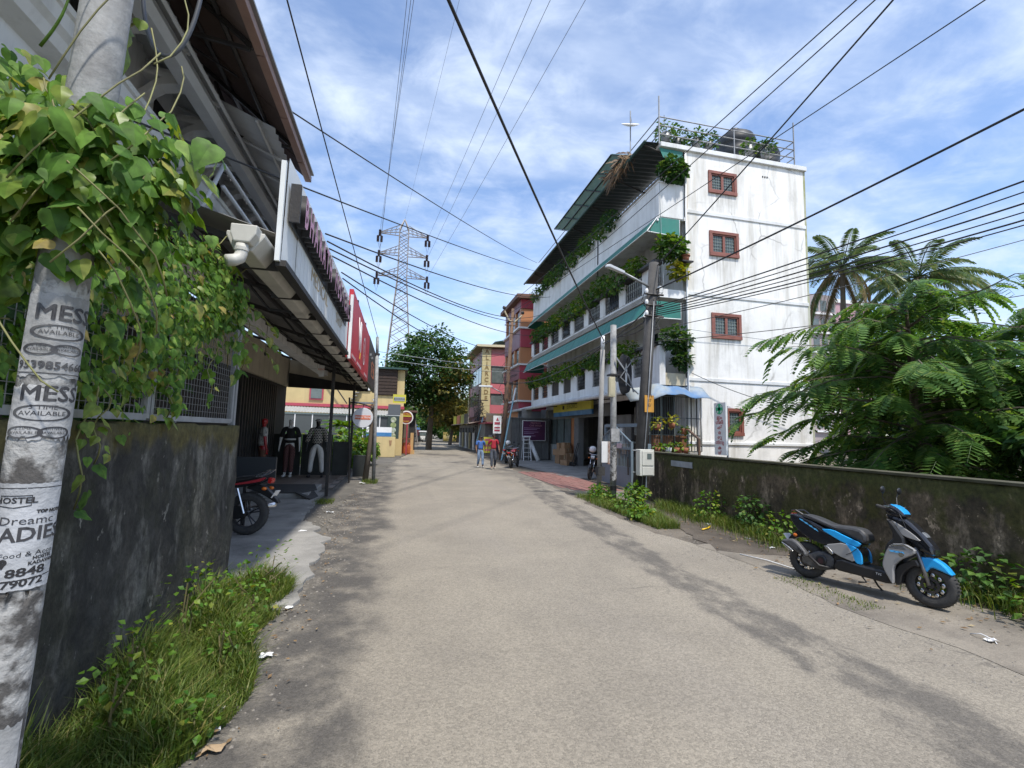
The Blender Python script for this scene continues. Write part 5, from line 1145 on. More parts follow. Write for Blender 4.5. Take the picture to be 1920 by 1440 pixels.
# pink tower far behind
pk = thing('apartment_tower', 'far pink apartment tower with white framed balconies behind the palms', 'building', (64, 60, 0))
PINKW = mat('pink_tower_wall', (.46, .29, .32), (.40, .25, .28), .5, .8)
MB().box(61.5, 60, 0, 72, 72, 23.4).build('wall', PINKW, pk); MB().box(60.2, 59.4, 0, 65, 64, 24.2).build('stair_bay', mat('grey_pink_wall', (.34, .29, .29), None), pk)
for k in range(7):
    z = 3+k*3.0
    MB().box(60.3, 59.0, z, 64.6, 59.4, z+.25).build('balcony_slab', WHITEP, pk)
    for x in (60.6, 62.1, 63.6): MB().box(x, 59.36, z+.6, x+1.1, 59.4, z+2.3).build('window', GLASS, pk)
    for x in (66.5, 69.5): MB().box(x, 59.95, z+.8, x+1.3, 60.0, z+2.2).build('window', GLASS, pk)
MB().box(61.3, 59.8, 23.4, 72.2, 72.2, 24.0).build('roof_parapet', WHITEP, pk)
# ================================================================== transmission pylon
py_ = thing('transmission_pylon', 'steel lattice transmission pylon with three cross arms rising behind the street tree', 'pylon', (-.9, 70, 0))
STL = mat('pylon_steel', (.24, .22, .20), (.18, .15, .13), 2, .6, metal=.2)
PX_, PYY = -.9, 70.0
def hw(z):
    return 3.2-(3.2-1.75)*z/10 if z < 10 else 1.75-(1.75-.66)*(z-10)/14 if z < 24 else .66 if z < 31.2 else max(.02, .66*(32.9-z)/1.7)
lev = [0, 2.5, 5, 7.4, 9.6, 11.7, 13.6, 15.4, 17.1, 18.7, 20.2, 21.6, 22.9, 24.1, 25.3, 26.4, 27.5, 28.6, 29.7, 30.5, 31.2, 32.9]
for sx, sy in ((1, 1), (1, -1), (-1, 1), (-1, -1)): MB().tube([(PX_+sx*hw(z), PYY+sy*hw(z), z) for z in lev], .095, 4).build('leg', STL, py_)
b = MB()
for z0, z1 in zip(lev, lev[1:]):
    for s in (1, -1):
        for (A, B) in (((-1, s), (1, s)), ((s, -1), (s, 1))):
            a0 = Vector((PX_+A[0]*hw(z0), PYY+A[1]*hw(z0), z0)); b1 = Vector((PX_+B[0]*hw(z1), PYY+B[1]*hw(z1), z1)); b0 = Vector((PX_+B[0]*hw(z0), PYY+B[1]*hw(z0), z0)); a1 = Vector((PX_+A[0]*hw(z1), PYY+A[1]*hw(z1), z1))
            b.tube([a0, b1], .05, 3, cap=False); b.tube([b0, a1], .05, 3, cap=False)
b.build('bracing', STL, py_)['kind'] = 'stuff'
for z, ln in ((30.6, 3.45), (27.5, 3.45), (24.2, 3.6)):
    for s in (-1, 1):
        tip = Vector((PX_+s*ln, PYY, z-.15)); b = MB(); hx = .66
        for yy in (-.66, .66):
            b.tube([(PX_+s*hx, PYY+yy, z), tip], .07, 4); b.tube([(PX_+s*hx, PYY+yy, z+1.1), tip+Vector((0, 0, .12))], .06, 4)
            for q in (.25, .5, .75): b.tube([Vector((PX_+s*hx, PYY+yy, z)).lerp(tip, q), Vector((PX_+s*hx, PYY+yy, z+1.1)).lerp(tip, q-.12)], .04, 3)
        b.build('cross_arm', STL, py_)
        INS = mat('brown_insulator', (.06, .035, .04), (.04, .03, .035), 5, .4)
        for (dx, dz, h_) in ((0, .15, .95), (-.25, -.75, .95), (.25, -.75, .95)):
            pr = [(0, -h_/2)]
            for q in range(7): zz = -h_/2+h_*q/7; pr += [(.22, zz+.02), (.12, zz+.09)]
            pr += [(.1, h_/2), (0, h_/2)]
            MB().lathe(pr, tuple(tip+Vector((dx, 0, dz-.1))), 8).build('insulator', INS, py_)
        MB().tube([tip+Vector((-.25, 0, -1.3)), tip+Vector((0, .3, -2.3)), tip+Vector((.25, 0, -1.3))], .035, 3).build('jumper', DARKM, py_)
# overhead line wires: each a thing
WIREM = mat('wire_dark', (.025, .025, .028), None, rough=.6); WIREL = mat('wire_grey', (.10, .11, .14), None, rough=.5); WIREW = mat('wire_pale', (.38, .42, .44), None, rough=.5)
def wire(a, c, r, s, label, group, m=None, ext=1.0, n=18):
    a, c = Vector(a), Vector(c); c = a+(c-a)*ext
    o = MB().tube(sag(a, c, s, n), r, 5).build('wire', m or WIREM, smooth=True, base=a); tag(o, label, 'wire', group); return o
HVG = 'high voltage line wires from the pylon'
for i, (z, e) in enumerate(((30.4, (-.46, 25.4, 26)), (27.3, (-.61, 25.4, 26)), (24.0, (-.82, 25.4, 26)))):
    wire((PX_-3.5, PYY, z), e, .016, .25, ['left high voltage wire from the top pylon arm', 'left high voltage wire from the middle pylon arm', 'left high voltage wire from the lowest pylon arm'][i], HVG, WIREL, 1.25)
for i, (z, e) in enumerate(((30.2, (5.96, 23.7, 26)), (27.1, (6.97, 23.4, 26)), (23.9, (8.85, 22.95, 26)))):
    wire((PX_+3.4, PYY, z), e, .016, .25, ['right high voltage wire from the top pylon arm', 'right high voltage wire from the middle pylon arm', 'right high voltage wire from the lowest pylon arm'][i], HVG, WIREL, 1.25)
wire((PX_, PYY, 32.9), (2.28, 27.8, 29), .010, .3, 'thin earth wire rising from the pylon peak', HVG, WIREL, 1.3)
# ================================================================== utility poles on the right
POLEC = mat('dark_pole', (.085, .08, .075), (.05, .047, .044), 3, .85, .4, 10, grime=.3)
up = thing('utility_pole', 'thick dark concrete utility pole with street lamp and meter box beside the gate', 'utility pole', (6.08, 11.5, 0))
MB().rings([(6.05, 11.5, 0), (6.555, 11.5, 6.52)], [.17, .135], 12).build('shaft', POLEC, up, smooth=True)
MB().tube([(6.56, 11.5, 5.78), (6.1, 11.45, 5.95), (5.6, 11.4, 6.12)], .035, 8).build('lamp_arm', GREY, up, smooth=True)
b = MB(); b.prism([(5.62, 11.34, 6.16), (5.18, 11.31, 6.30), (5.08, 11.33, 6.28), (5.08, 11.41, 6.28), (5.18, 11.45, 6.30), (5.62, 11.45, 6.16)], (-.02, 0, -.07)); b.build('lamp_head', mat('lamp_grey', (.5, .52, .54), None, rough=.4), up, bevel=.012)
MB().box(6.16, 11.31, 2.42, 6.42, 11.33, 2.86).build('number_plate', mat('plate_amber', (.62, .30, .04), (.52, .26, .05), 5, .6), up)
lettering('TH\n87\nE/', frame((6.29, 11.305, 2.72), (1, 0, .04), (0, 0, 1)), .12, INK, up)
b = MB(); mx0, mx1, my = 5.86, 6.26, 11.02
MB().box(mx0, my, .80, mx1, my+.22, 1.46).build('meter_box', mat('cream_meter_box', (.62, .61, .54), (.54, .53, .47), 2, .5, grime=.15), up, bevel=.015)
MB().box(mx0+.06, my-.02, 1.06, mx1-.03, my, 1.42).build('meter_door', MATS['cream_meter_box'], up, bevel=.008); MB().box(mx0+.06, my-.02, .82, mx1-.03, my, 1.03).build('lower_cover', MATS['cream_meter_box'], up, bevel=.012)
MB().box(mx0+.19, my-.026, 1.22, mx0+.31, my-.018, 1.36).build('meter_window', GLASS, up)
for z in (.88, 1.43): MB().tube([(mx0-.1, my+.2, z), (mx1+.02, my+.26, z)], .014, 5).build('meter_bracket', GREY, up)
MB().tube([(6.0, 11.42, 0), (5.96, 11.3, .9)], .035, 6).build('cable_conduit', BLACK, up); MB().tube([(6.02, 11.3, 0), (6.22, 11.31, 2.3), (6.45, 11.33, 5.4)], .016, 5).build('conduit', GREY, up, smooth=True)
b = MB()
for k in range(14):
    z = random.uniform(4.7, 5.7); c = Vector((6.38+.08*(z-4.2)*.9, 11.5, z)); a = random.uniform(0, 6.28)
    b.tube([c+Vector((.15*math.cos(a), .15*math.sin(a), 0)), c+Vector((.3*math.cos(a+.5), .25*math.sin(a+.5), jit(.25))), c+Vector((.14*math.cos(a+1.6), .14*math.sin(a+1.6), jit(.5)))], .009, 4)
b.build('cable_tangle', WIREM, up)['kind'] = 'stuff'
for z in (5.0, 5.3, 5.6): MB().tube([(6.2, 11.36, z), (6.75, 11.36, z)], .03, 5).build('cross_bar', DARKM, up); MB().lathe([(0, 0), (.04, .0), (.05, .06), (.03, .12), (0, .12)], (6.25, 11.36, z+.02), 10).build('insulator', WHITEP, up)
tp2 = thing('poster_post', 'grey steel tube post with peeled posters and a cream switch box', 'pole', (5.74, 12.3, 0))
MB().tube([(5.74, 12.3, 0), (5.73, 12.3, 4.9)], .085, 14).build('shaft', PSTEEL, tp2, smooth=True)
b = MB()
for j in range(11):
    for i in range(17): a = 2*math.pi*i/16; b.v.append((5.74+(.089+random.uniform(0, .003))*math.cos(a), 12.3+.089*math.sin(a), .55+.13*j+(jit(.05) if j in (0, 10) else 0)))
for j in range(10):
    for i in range(16): q = j*17+i; b.f.append((q, q+1, q+18, q+17)); b.m.append(0)
b.build('peeled_poster', TORN, tp2, smooth=True, recalc=False)
MB().box(5.62, 12.17, 1.62, 5.86, 12.2, 1.98).build('poster', PAPER, tp2); MB().tube([(5.74, 12.3, .3), (5.74, 12.3, .42)], .09, 14).build('black_band', BLACK, tp2)
MB().box(5.52, 12.1, 2.85, 5.7, 12.22, 3.4).build('switch_box', mat('cream_box', (.50, .45, .30), (.42, .38, .26), 4, .5), tp2, bevel=.01)
MB().box(5.55, 12.09, 2.9, 5.64, 12.1, 3.35).build('switch_box_lid', MATS['cream_box'], tp2); MB().box(5.6, 12.15, 3.45, 5.9, 12.45, 3.5).build('clamp', DARKM, tp2)
cl_ = MB()
for k in range(7):
    cl_.tube([(5.98+.02*k+(.26-.012*k)*math.cos(a)*.55, 12.2-.01*k, 3.5+(.56-.01*k)*math.sin(a)) for a in [i*math.pi/12 for i in range(25)]], .016, 5, cap=False)
o = cl_.build('cable_coil', WIREM, base=(6.0, 12.2, 3.5), smooth=True); tag(o, 'large hanging coil of black cable beside the grey tube post', 'cable coil')
cc = MB().tube([(5.75, 12.15, 3.95), (6.1, 12.1, 3.45), (6.25, 12.1, 3.0)], .025, 4).tube([(6.25, 12.1, 3.95), (5.85, 12.1, 3.4), (6.4, 12.1, 2.95)], .02, 4).build('coil_bracket', GREY, tp2)
tp3 = thing('slim_post', 'slimmer grey post with a rusty open fuse box, left of the poster post', 'pole', (6.05, 14.0, 0))
MB().tube([(6.05, 14, 0), (6.15, 14, 4.5)], .075, 12).build('shaft', CONC, tp3, smooth=True); MB().tube([(6.15, 14, 4.5), (6.16, 14, 4.95)], .06, 12).build('white_cap', WHITEP, tp3, smooth=True)
MB().box(6.08, 13.86, .95, 6.28, 13.9, 1.6).build('fuse_box_plate', WHITEP, tp3); MB().box(6.28, 13.84, .9, 6.42, 13.98, 1.6).build('fuse_box_door', mat('rusty_door', (.20, .07, .03), (.5, .48, .44), 7, .7), tp3); MB().box(5.98, 13.88, .55, 6.2, 14.1, .82).build('cast_clamp', RUBBER, tp3)
# ---- street wires: name the run in each label
P1t = (6.5, 11.5, 5.6); G1 = 'overhead cables over the street'
wire((6.2, 14, 4.8), (.35, 4.29, 6.0), .018, .25, 'thick black cable sweeping from the slim post up over the road', G1, None, 1.5)
wire((6.6, 11.5, 6.4), (6.44, 4.8, 8.0), .014, .05, 'black wire rising steeply from the thick pole past the white side wall', G1, None, 1.4)
wire((6.55, 11.4, 5.75), (8.12, 4.39, 6.5), .020, .12, 'thickest black cable crossing the white wall to the upper right', G1, None, 1.6)
for i, (dx, dz) in enumerate(((-.25, .12), (0, .06), (.3, 0), (.6, -.03), (.8, -.08), (.95, -.1))):
    wire((6.45, 11.4, 5.25-.05*i), (8.7+dx*.8, 4.9, 5.62+dz), .011 if i % 2 else .015, .18+.02*i, 'cable %s of the bundle running right from the thick pole' % ['one, topmost', 'just under the topmost', 'in the upper middle', 'in the lower middle', 'just above the lowest', 'lowest'][i], 'bundle of cables running right from the thick pole', None, 1.7)
wire((6.75, 31, 9.8), (9.05, 9.59, 9.5), .012, .0, 'wire from the far leaning pole over the building corner, lower of the roof wires', G1, None, 1.6)
wire((6.46, 31, 10.2), (7.16, 6.18, 9.5), .012, .3, 'wire from the far leaning pole across the building front, left of the pair', G1, None, 1.5)
wire((7.5, 31, 10.0), (7.47, 6.1, 9.5), .012, .3, 'wire from the far leaning pole across the building front, right of the pair', G1, None, 1.5)
wire((8.7, 31, 13.6), (-1.88, 6.71, 6.4), .012, .25, 'long wire from the shop roof corner to the white building, upper one', G1, None, 1.25)
wire((8.7, 29.5, 12.4), (-1.3, 7.3, 5.4), .012, .2, 'long wire from the shop roof corner to the white building, lower one', G1, None, 1.25)
for i, (zz, ze, sg) in enumerate(((4.72, 10.2, .35), (4.68, 9.4, .75), (4.64, 9.0, .55), (4.60, 8.2, .5))):
    wire((-1.25, 7.4+.2*i, zz), (8.6, 27.5+i*.6, ze), .013, sg, 'sagging cable from the pharmacy sign across the street, %s' % ['uppermost', 'second one down', 'third one down', 'lowest'][i], 'sagging cables crossing from the pharmacy sign', None)
wire((-.95, 17, 5.0), (-1.28, 5.7, 6.0), .009, .05, 'thin wire from the slim left pole up past the red sign', G1, None, 2.2)
wire((-1.2, 9, 4.65), (6.7, 31, 7.4), .013, .5, 'cable from the white sign end to the far leaning pole, upper', G1); wire((-1.2, 9.2, 4.6), (6.7, 31, 7.2), .013, .8, 'cable from the white sign end to the far leaning pole, lower', G1)
wire((-.95, 17, 4.5), (7, 31, 6.2), .012, .1, 'pale wire between the slim left pole and far pole, upper', G1, WIREW); wire((-.95, 17, 4.25), (7, 31, 5.85), .012, .1, 'pale wire between the slim left pole and far pole, lower', G1, WIREW)
wire((6.35, 11.5, 4.6), (14.39, 8, 6.84), .010, .15, 'thin wire from the thick pole to the right, over the palm', G1, None, 1.4); wire((6.3, 11.5, 4.3), (14.23, 8, 5.5), .010, .2, 'thin wire from the thick pole to the right, over the tree', G1, None, 1.4)
wire((9.86, 14.8, 5.6), (18.3, 15, 5.35), .008, .05, 'pale thin wire stretched along the white side wall', G1, WIREL); wire((9.86, 14.8, 4.05), (14.2, 14.6, 2.9), .012, .15, 'drooping dark wire across the lower white wall', G1)
wire((6.5, 11.5, 5.0), (6.7, 31, 6.0), .02, .6, 'heavy cable from the thick pole along the balconies', G1); wire((6.5, 11.5, 4.9), (5.75, 12.3, 4.6), .012, .15, 'short cable linking the thick pole and poster post', G1); wire((6.4, 11.5, 5.3), (6.15, 14, 4.7), .016, .12, 'short cable linking the thick pole and slim post', G1); wire((6.15, 14, 4.6), (6.7, 31, 5.2), .02, .5, 'cable from the slim post along the lowest balcony', G1)
wire((8.76, 15.0, 11.6), (8.9, 14.95, 7.0), .008, .0, 'thin cord hanging down the balcony corner', G1, WIREW)
# ================================================================== far buildings, right side
TPUR = mat('plum_tile', (.24, .10, .12), (.20, .085, .10), 1, .45); TRED = mat('crimson_tile', (.42, .06, .09), (.36, .06, .085), 1, .4); TORG = mat('orange_tile', (.50, .22, .10), (.44, .20, .095), 1, .45)
rb = thing('tiled_building', 'red, orange and plum tiled building just beyond the white one', 'building', (8.3, 33.8, 0))
MB().box(8.5, 34.0, 0, 15, 39.4, 11.9).build('wall', TORG, rb)
MB().prism([(7.9, 33.4, 11.75), (7.9, 39.6, 11.75), (15, 39.6, 12.0), (15, 33.4, 12.0)], (0, 0, .3)).build('roof_slab', mat('brown_roof_slab', (.16, .085, .06), None), rb)
SILL = WHITEP
for z0, z1 in ((11.08, 11.75), (8.14, 9.5), (5.76, 6.75), (3.4, 4.05)):
    for k in range(4): MB().box(8.3, 33.98+k*1.32, z0, 8.5, 33.98+(k+1)*1.32-.02, z1).build('plum_panel', TPUR, rb)
    for k in range(3): MB().box(8.32+k*1.2, 33.8, z0, 8.32+(k+1)*1.2-.02, 34.0, z1).build('crimson_panel', TRED, rb)
for z in (9.52, 6.77, 4.07): MB().box(8.12, 33.65, z, 12, 34, z+.12).build('sill', SILL, rb); MB().box(8.12, 34, z, 8.5, 39.3, z+.12).build('sill', SILL, rb)
for z0, z1 in ((9.65, 11.05), (6.9, 8.12), (4.2, 5.74)):
    for k in range(3):
        y = 34.5+k*1.6; f = MB().box(8.44, y, z0, 8.5, y+.95, z1).build('window', mat('brown_red_frame', (.16, .05, .045), None), rb); MB().box(8.42, y+.1, z0+.1, 8.45, y+.85, z1-.1).build('pane', GLASS, f, local=True)
    for k in range(4): MB().box(8.32, 34.05+k*1.6-.1, z0, 8.5, 34.05+k*1.6+.25, z1).build('pier', TORG, rb)
    for k in range(3): MB().box(8.32+k*1.2, 33.86, z0, 8.32+(k+1)*1.2-.02, 34.0, z1).build('orange_panel', TORG, rb)
MB().box(8.3, 33.85, .0, 12, 34, 3.38).build('ground_front', mat('grey_shutter', (.22, .22, .22), None), rb)
# corner arcade building
YELT = mat('yellow_tile', (.54, .47, .25), (.48, .41, .22), 1, .5); PINKT = mat('pink_tile', (.50, .14, .16), (.44, .13, .145), 1, .5); PINKD = mat('dusty_pink_tile', (.46, .22, .22), (.42, .2, .2), 1, .55)
aa = thing('arcade_building', 'pink and yellow corner building with vertical lettering ALI ARCADE', 'building', (7.3, 45, 0))
MB().box(7.5, 45.2, 0, 17, 53, 9.9).build('wall', PINKD, aa)
for k in range(6): MB().box(7.32, 45.0, 3.2+k*1.1, 8.18, 45.4, 4.28+k*1.1).build('yellow_panel', YELT, aa)
MB().box(7.32, 44.99, 9.82, 8.18, 45.4, 9.9).build('yellow_cap', YELT, aa)
lettering('A\nL\nI', frame((7.78, 44.97, 8.95), (1, 0, 0), (0, 0, 1)), .60, mat('brown_letter', (.22, .15, .06), None), aa, bold=.01); lettering('A\nR\nC\nA\nD\nE', frame((7.78, 44.97, 6.5), (1, 0, 0), (0, 0, 1)), .60, MATS['brown_letter'], aa, bold=.01)
for z0, z1 in ((8.2, 9.4), (5.5, 6.5), (3.3, 4.4)):
    MB().box(8.2, 45.0, z0, 17, 45.2, z1).build('pink_band', PINKT, aa); MB().box(7.32, 45.4, z0+.02, 7.5, 53, z1+.02).build('dusty_band', PINKD, aa)
for z0, z1 in ((6.52, 8.18), (4.42, 5.48)):
    for k in range(3): MB().box(8.3+k*1.3, 45.1, z0, 9.5+k*1.3, 45.15, z1).build('window', GLASS, aa)
    for k in range(4): MB().box(7.4, 45.7+k*1.8, z0, 7.45, 47.3+k*1.8, z1).build('window', GLASS, aa)
MB().box(7.2, 52.8, 0, 7.6, 53.3, 10).build('end_pilaster', YELT, aa)
MB().prism([(6.7, 44.6, 9.95), (6.7, 53.4, 9.95), (17, 53.4, 10.2), (17, 44.6, 10.2)], (0, 0, .22)).build('roof_slab', mat('cream_roof', (.55, .50, .34), None), aa)
MB().prism([(8.6, 45.5, 10.6), (13, 45.5, 11.6), (13, 52, 11.6), (8.6, 52, 10.6)], (0, 0, .08)).build('roof_sheet', AWND, aa)
for x in (8.8, 10.2, 11.8): MB().tube([(x, 46, 10.2), (x, 46, 10.8)], .04, 5).build('roof_post', GREY, aa)
# row of small shops in front of it
shp = thing('shop_row', 'low row of small roadside shops with signboards under the corner building', 'building', (6.6, 50, 0))
MB().box(6.9, 43, 0, 11, 58, 2.5).build('wall', mat('shop_mixed_wall', (.16, .15, .14), (.26, .24, .22), .9, .8), shp)
MB().prism([(5.9, 42.6, 2.5), (5.9, 58.3, 2.5), (8, 58.3, 2.95), (8, 42.6, 2.95)], (0, 0, .06)).build('roof', mat('rusty_tin_roof', (.30, .14, .09), (.35, .3, .26), 1, .8), shp)
for k, (m, y) in enumerate((('sign_yellow', 54), ('orange_print', 50.5), ('sign_yellow', 47), ('shop_mixed_wall', 44.2))): MB().box(6.02, y, 2.55, 6.1, y+2.9, 3.5).build('signboard', MATS[m], shp)
for k in range(6): MB().box(6.82, 43.8+k*2.4, .2, 6.9, 45.2+k*2.4, 2.2).build('opening_shade_panel', DARKW, shp)  # flat dark panels, the gloom of open shopfronts put into the colour
for k in range(5): MB().box(6.6, 44.6+k*2.6, .1, 6.75, 45.0+k*2.6, 1.7).build('goods_strip', random.choice([YELT, WHITEP, TRED]), shp)
fs = thing('eatery', 'small shop front with dark glass, posters and red roof edge behind the two men', 'shop', (8, 40, 0))
MB().box(7.0, 40.4, 0, 13, 44, 2.5).build('wall', mat('shop_dark_glass', (.07, .07, .075), (.16, .15, .14), 1.4, .5), fs); MB().box(6.9, 39.6, 2.5, 13, 44, 2.62).build('red_edge_roof', TRED, fs); MB().box(7.0, 40.1, 2.66, 13, 40.2, 3.4).build('signboard', mat('eatery_sign', (.50, .48, .45), (.55, .35, .08), .9, .6), fs)
MB().lathe([(0, 0), (.45, 0), (.45, .03), (0, .03)], (9.1, 40.05, 3.1), 16, axis='Y').build('food_picture', mat('food_print', (.35, .12, .06), (.6, .5, .3), 4, .6), fs)
for x in (7.3, 8.2, 9.1, 10.1): MB().box(x, 40.3, 1.0, x+.45, 40.36, 1.55).build('window_poster', PAPER, fs)
MB().box(7.6, 40.2, 2.05, 8.6, 40.3, 2.45).build('yellow_strip', MATS['sign_yellow'], fs)
# yellow roadside wall, far
yw = MB().box(7.2, 84, 0, 10.2, 84.3, 1.6).build('painted_wall', mat('yellow_wall_far', (.60, .42, .06), (.45, .40, .25), .8, .8), base=(8.6, 84, 0)); tag(yw, 'yellow painted roadside wall past the trees', 'wall')
# far leaning power pole with bent cross arm
lp = thing('power_pole', 'rust brown leaning power pole with forked arm and white insulator', 'utility pole', (6.5, 31, 0))
RUST = mat('rust_pole', (.20, .115, .07), (.12, .08, .06), 3, .9, grime=.3)
MB().tube([(6.5, 31, 0), (6.75, 31, 4), (7.05, 31, 10.2)], [.16, .14, .10], 10).build('shaft', RUST, lp, smooth=True)
MB().tube([(6.45, 30.95, 10.0), (6.8, 30.95, 9.35), (7.15, 30.95, 9.25), (7.7, 30.95, 9.8)], .05, 6).build('forked_arm', mat('cream_arm', (.5, .42, .28), None), lp)
for x, z in ((6.42, 10.1), (7.72, 9.85)): MB().lathe([(0, 0), (.1, .02), (.12, .12), (.08, .22), (0, .24)], (x, 30.95, z), 10).build('insulator', DARKM, lp)
MB().box(6.5, 30.9, 9.0, 7.4, 31.0, 9.06).build('cross_bar', RUST, lp); MB().box(5.7, 30.9, 5.0, 7.5, 31.0, 5.07).build('cross_bar', DARKM, lp)
MB().tube([(6.55, 30.9, 4.0), (6.35, 30.9, 4.45), (5.7, 30.9, 4.75)], .035, 6).build('lamp_arm', GREY, lp, smooth=True); MB().box(4.85, 30.82, 4.74, 5.75, 31.0, 4.86).build('lamp_head', mat('lamp_white', (.6, .62, .64), None, rough=.4), lp, bevel=.02)
b = MB()
for k in range(40):
    z = random.uniform(2.6, 6.2); c = Vector((6.62+.03*z, 31, z)); a = random.uniform(0, 6.28); r = random.uniform(.2, .7)
    b.tube([c, c+Vector((r*math.cos(a), .2*math.sin(a), jit(.5))), c+Vector((.2*math.cos(a+1), .1, jit(.8)))], .014, 4)
b.build('cable_tangle', WIREM, lp)['kind'] = 'stuff'
lp2 = thing('power_pole', 'darker power pole wrapped in black cables before the corner arcade', 'utility pole', (6.9, 45, 0))
MB().tube([(6.85, 44, 0), (7.05, 44, 5.7)], .12, 8).build('shaft', POLEC, lp2); MB().box(6.2, 43.9, 4.7, 7.8, 44, 4.78).build('cross_bar', DARKM, lp2); b = MB()
for k in range(40):
    z = random.uniform(2.2, 4.4); a = random.uniform(0, 6.28); r = random.uniform(.3, 1.1); c = Vector((6.95, 43.9, z)); b.tube([c, c+Vector((r*math.cos(a), 0, .6*r*math.sin(a))), c+Vector((.4*math.cos(a+1.3), 0, jit(.9)))], .03, 4)
b.build('cable_tangle', WIREM, lp2)['kind'] = 'stuff'
BLUEP = mat('pale_blue_paint', (.30, .52, .60), (.25, .44, .52), 3, .5)
q = thing('blue_prop', 'pale blue leaning pole with a white top beside the corrugated cabin', 'pole', (6.5, 30.5, 0)); MB().tube([(6.42, 30.5, 0), (7.1, 30.5, 3.9)], .05, 8).build('shaft', BLUEP, q); MB().tube([(7.1, 30.5, 3.9), (7.26, 30.5, 4.75)], .06, 8).build('white_top', WHITEP, q)
q = MB().tube([(6.6, 42.5, .8), (7.15, 42.5, 3.1)], .05, 8).build('blue_prop', BLUEP, base=(6.6, 42.5, 0)); tag(q, 'shorter pale blue pole further off by the shops', 'pole')
sb = thing('notice_board', 'narrow white signboard with red print hung on the leaning power pole', 'sign', (6.48, 30.8, 1.7)); MB().box(5.85, 30.7, 1.72, 6.38, 30.76, 2.88).build('board', WHITEP, sb)
for z, h_ in ((2.3, .16), (2.05, .1), (1.86, .12)): MB().box(5.93, 30.69, z, 6.3, 30.7, z+h_).build('red_print', TRED, sb)
MB().prism([(6.02, 30.69, 2.55), (6.22, 30.69, 2.55), (6.12, 30.69, 2.78)], (0, .01, 0)).build('red_emblem', TRED, sb)
eb = thing('standing_banner', 'yellow and red standing banner between the two men', 'banner', (6.0, 33, 0)); MB().box(5.65, 33, .35, 6.4, 33.05, 1.45).build('panel', MATS['sign_yellow'], eb)
for z in (.5, .8, 1.2): MB().box(5.7, 32.99, z, 6.35, 33.0, z+.13).build('red_print', PINKT, eb)
for x in (5.7, 6.35): MB().box(x-.02, 33, 0, x+.02, 33.04, .35).build('leg', DARKM, eb)
# corrugated cabin with plum banner
cabn = thing('tin_cabin', 'grey corrugated tin cabin with a plum coloured banner on its front', 'cabin', (8.5, 31, 0)); CORR = mat('grey_tin', (.15, .15, .145), (.11, .11, .105), 2, .6, grime=.4)
for k in range(5): ribbed_sheet('tin_sheet', (7.15+k*.52, 31, .08), (7.15+k*.52, 31, 2.75), (7.15+(k+1)*.52-.02, 31, 2.75), (7.15+(k+1)*.52-.02, 31, .08), 5, CORR, cabn, .015)
for k in range(4): ribbed_sheet('tin_sheet', (7.15, 31+k*.7, .08), (7.15, 31+k*.7, 2.75), (7.15, 31.68+k*.7, 2.75), (7.15, 31.68+k*.7, .08), 5, CORR, cabn, .015)
MB().box(7.1, 30.9, 2.75, 9.8, 34, 2.82).build('roof', CORR, cabn); MB().box(7.85, 30.95, 2.82, 8.5, 31.1, 3.4).build('concrete_stub', CONC, cabn)
bnr = thing('banner', 'plum banner with pale lettering in a white frame on the tin cabin', 'banner', (8.6, 30.8, 1.3)); MB().box(7.88, 30.78, 1.33, 9.42, 30.8, 2.6).build('cloth', mat('plum_cloth', (.055, .008, .045), (.08, .01, .05), 1, .6), bnr); MB().box(7.84, 30.8, 1.29, 9.46, 30.82, 2.64).build('frame', WHITEP, bnr)
lettering('PREMIUM\nCAR WASH', frame((8.75, 30.775, 2.38), (1, 0, 0), (0, 0, 1)), .17, mat('tan_print', (.42, .2, .22), None), bnr)
for z, w_ in ((2.12, 1.1), (2.02, .9), (1.86, 1.0), (1.76, .7), (1.6, .8)): MB().box(7.95, 30.772, z, 7.95+w_, 30.778, z+.03).build('print_line', mat('lilac_print', (.35, .22, .36), None), bnr)
ld = thing('step_ladder', 'white step ladder standing against the tin cabin', 'ladder', (8.0, 30.2, 0))
for x in (7.78, 8.3): MB().tube([(x+(.06 if x < 8 else -.08), 30.35, 1.55), (x, 30.1, 0)], .03, 4).build('rail', WHITEP, ld); MB().tube([(x+(.06 if x < 8 else -.08), 30.4, 1.55), (x, 30.75, 0)], .02, 4).build('rear_leg', WHITEP, ld)
for k in range(5): z = .25+k*.28; MB().box(7.82, 30.1+z*.15, z, 8.26, 30.2+z*.15, z+.03).build('rung', WHITEP, ld)
MB().box(7.76, 30.28, 1.52, 8.3, 30.5, 1.6).build('platform', WHITEP, ld)
rl = MB().cyl((8.75, 30.0, .02), (8.35, 30.6, 1.25), .13, None, 14).build('sheet_roll', WHITEP, base=(8.7, 30, 0), smooth=True); tag(rl, 'white rolled sheet leaning beside the step ladder', 'roll')
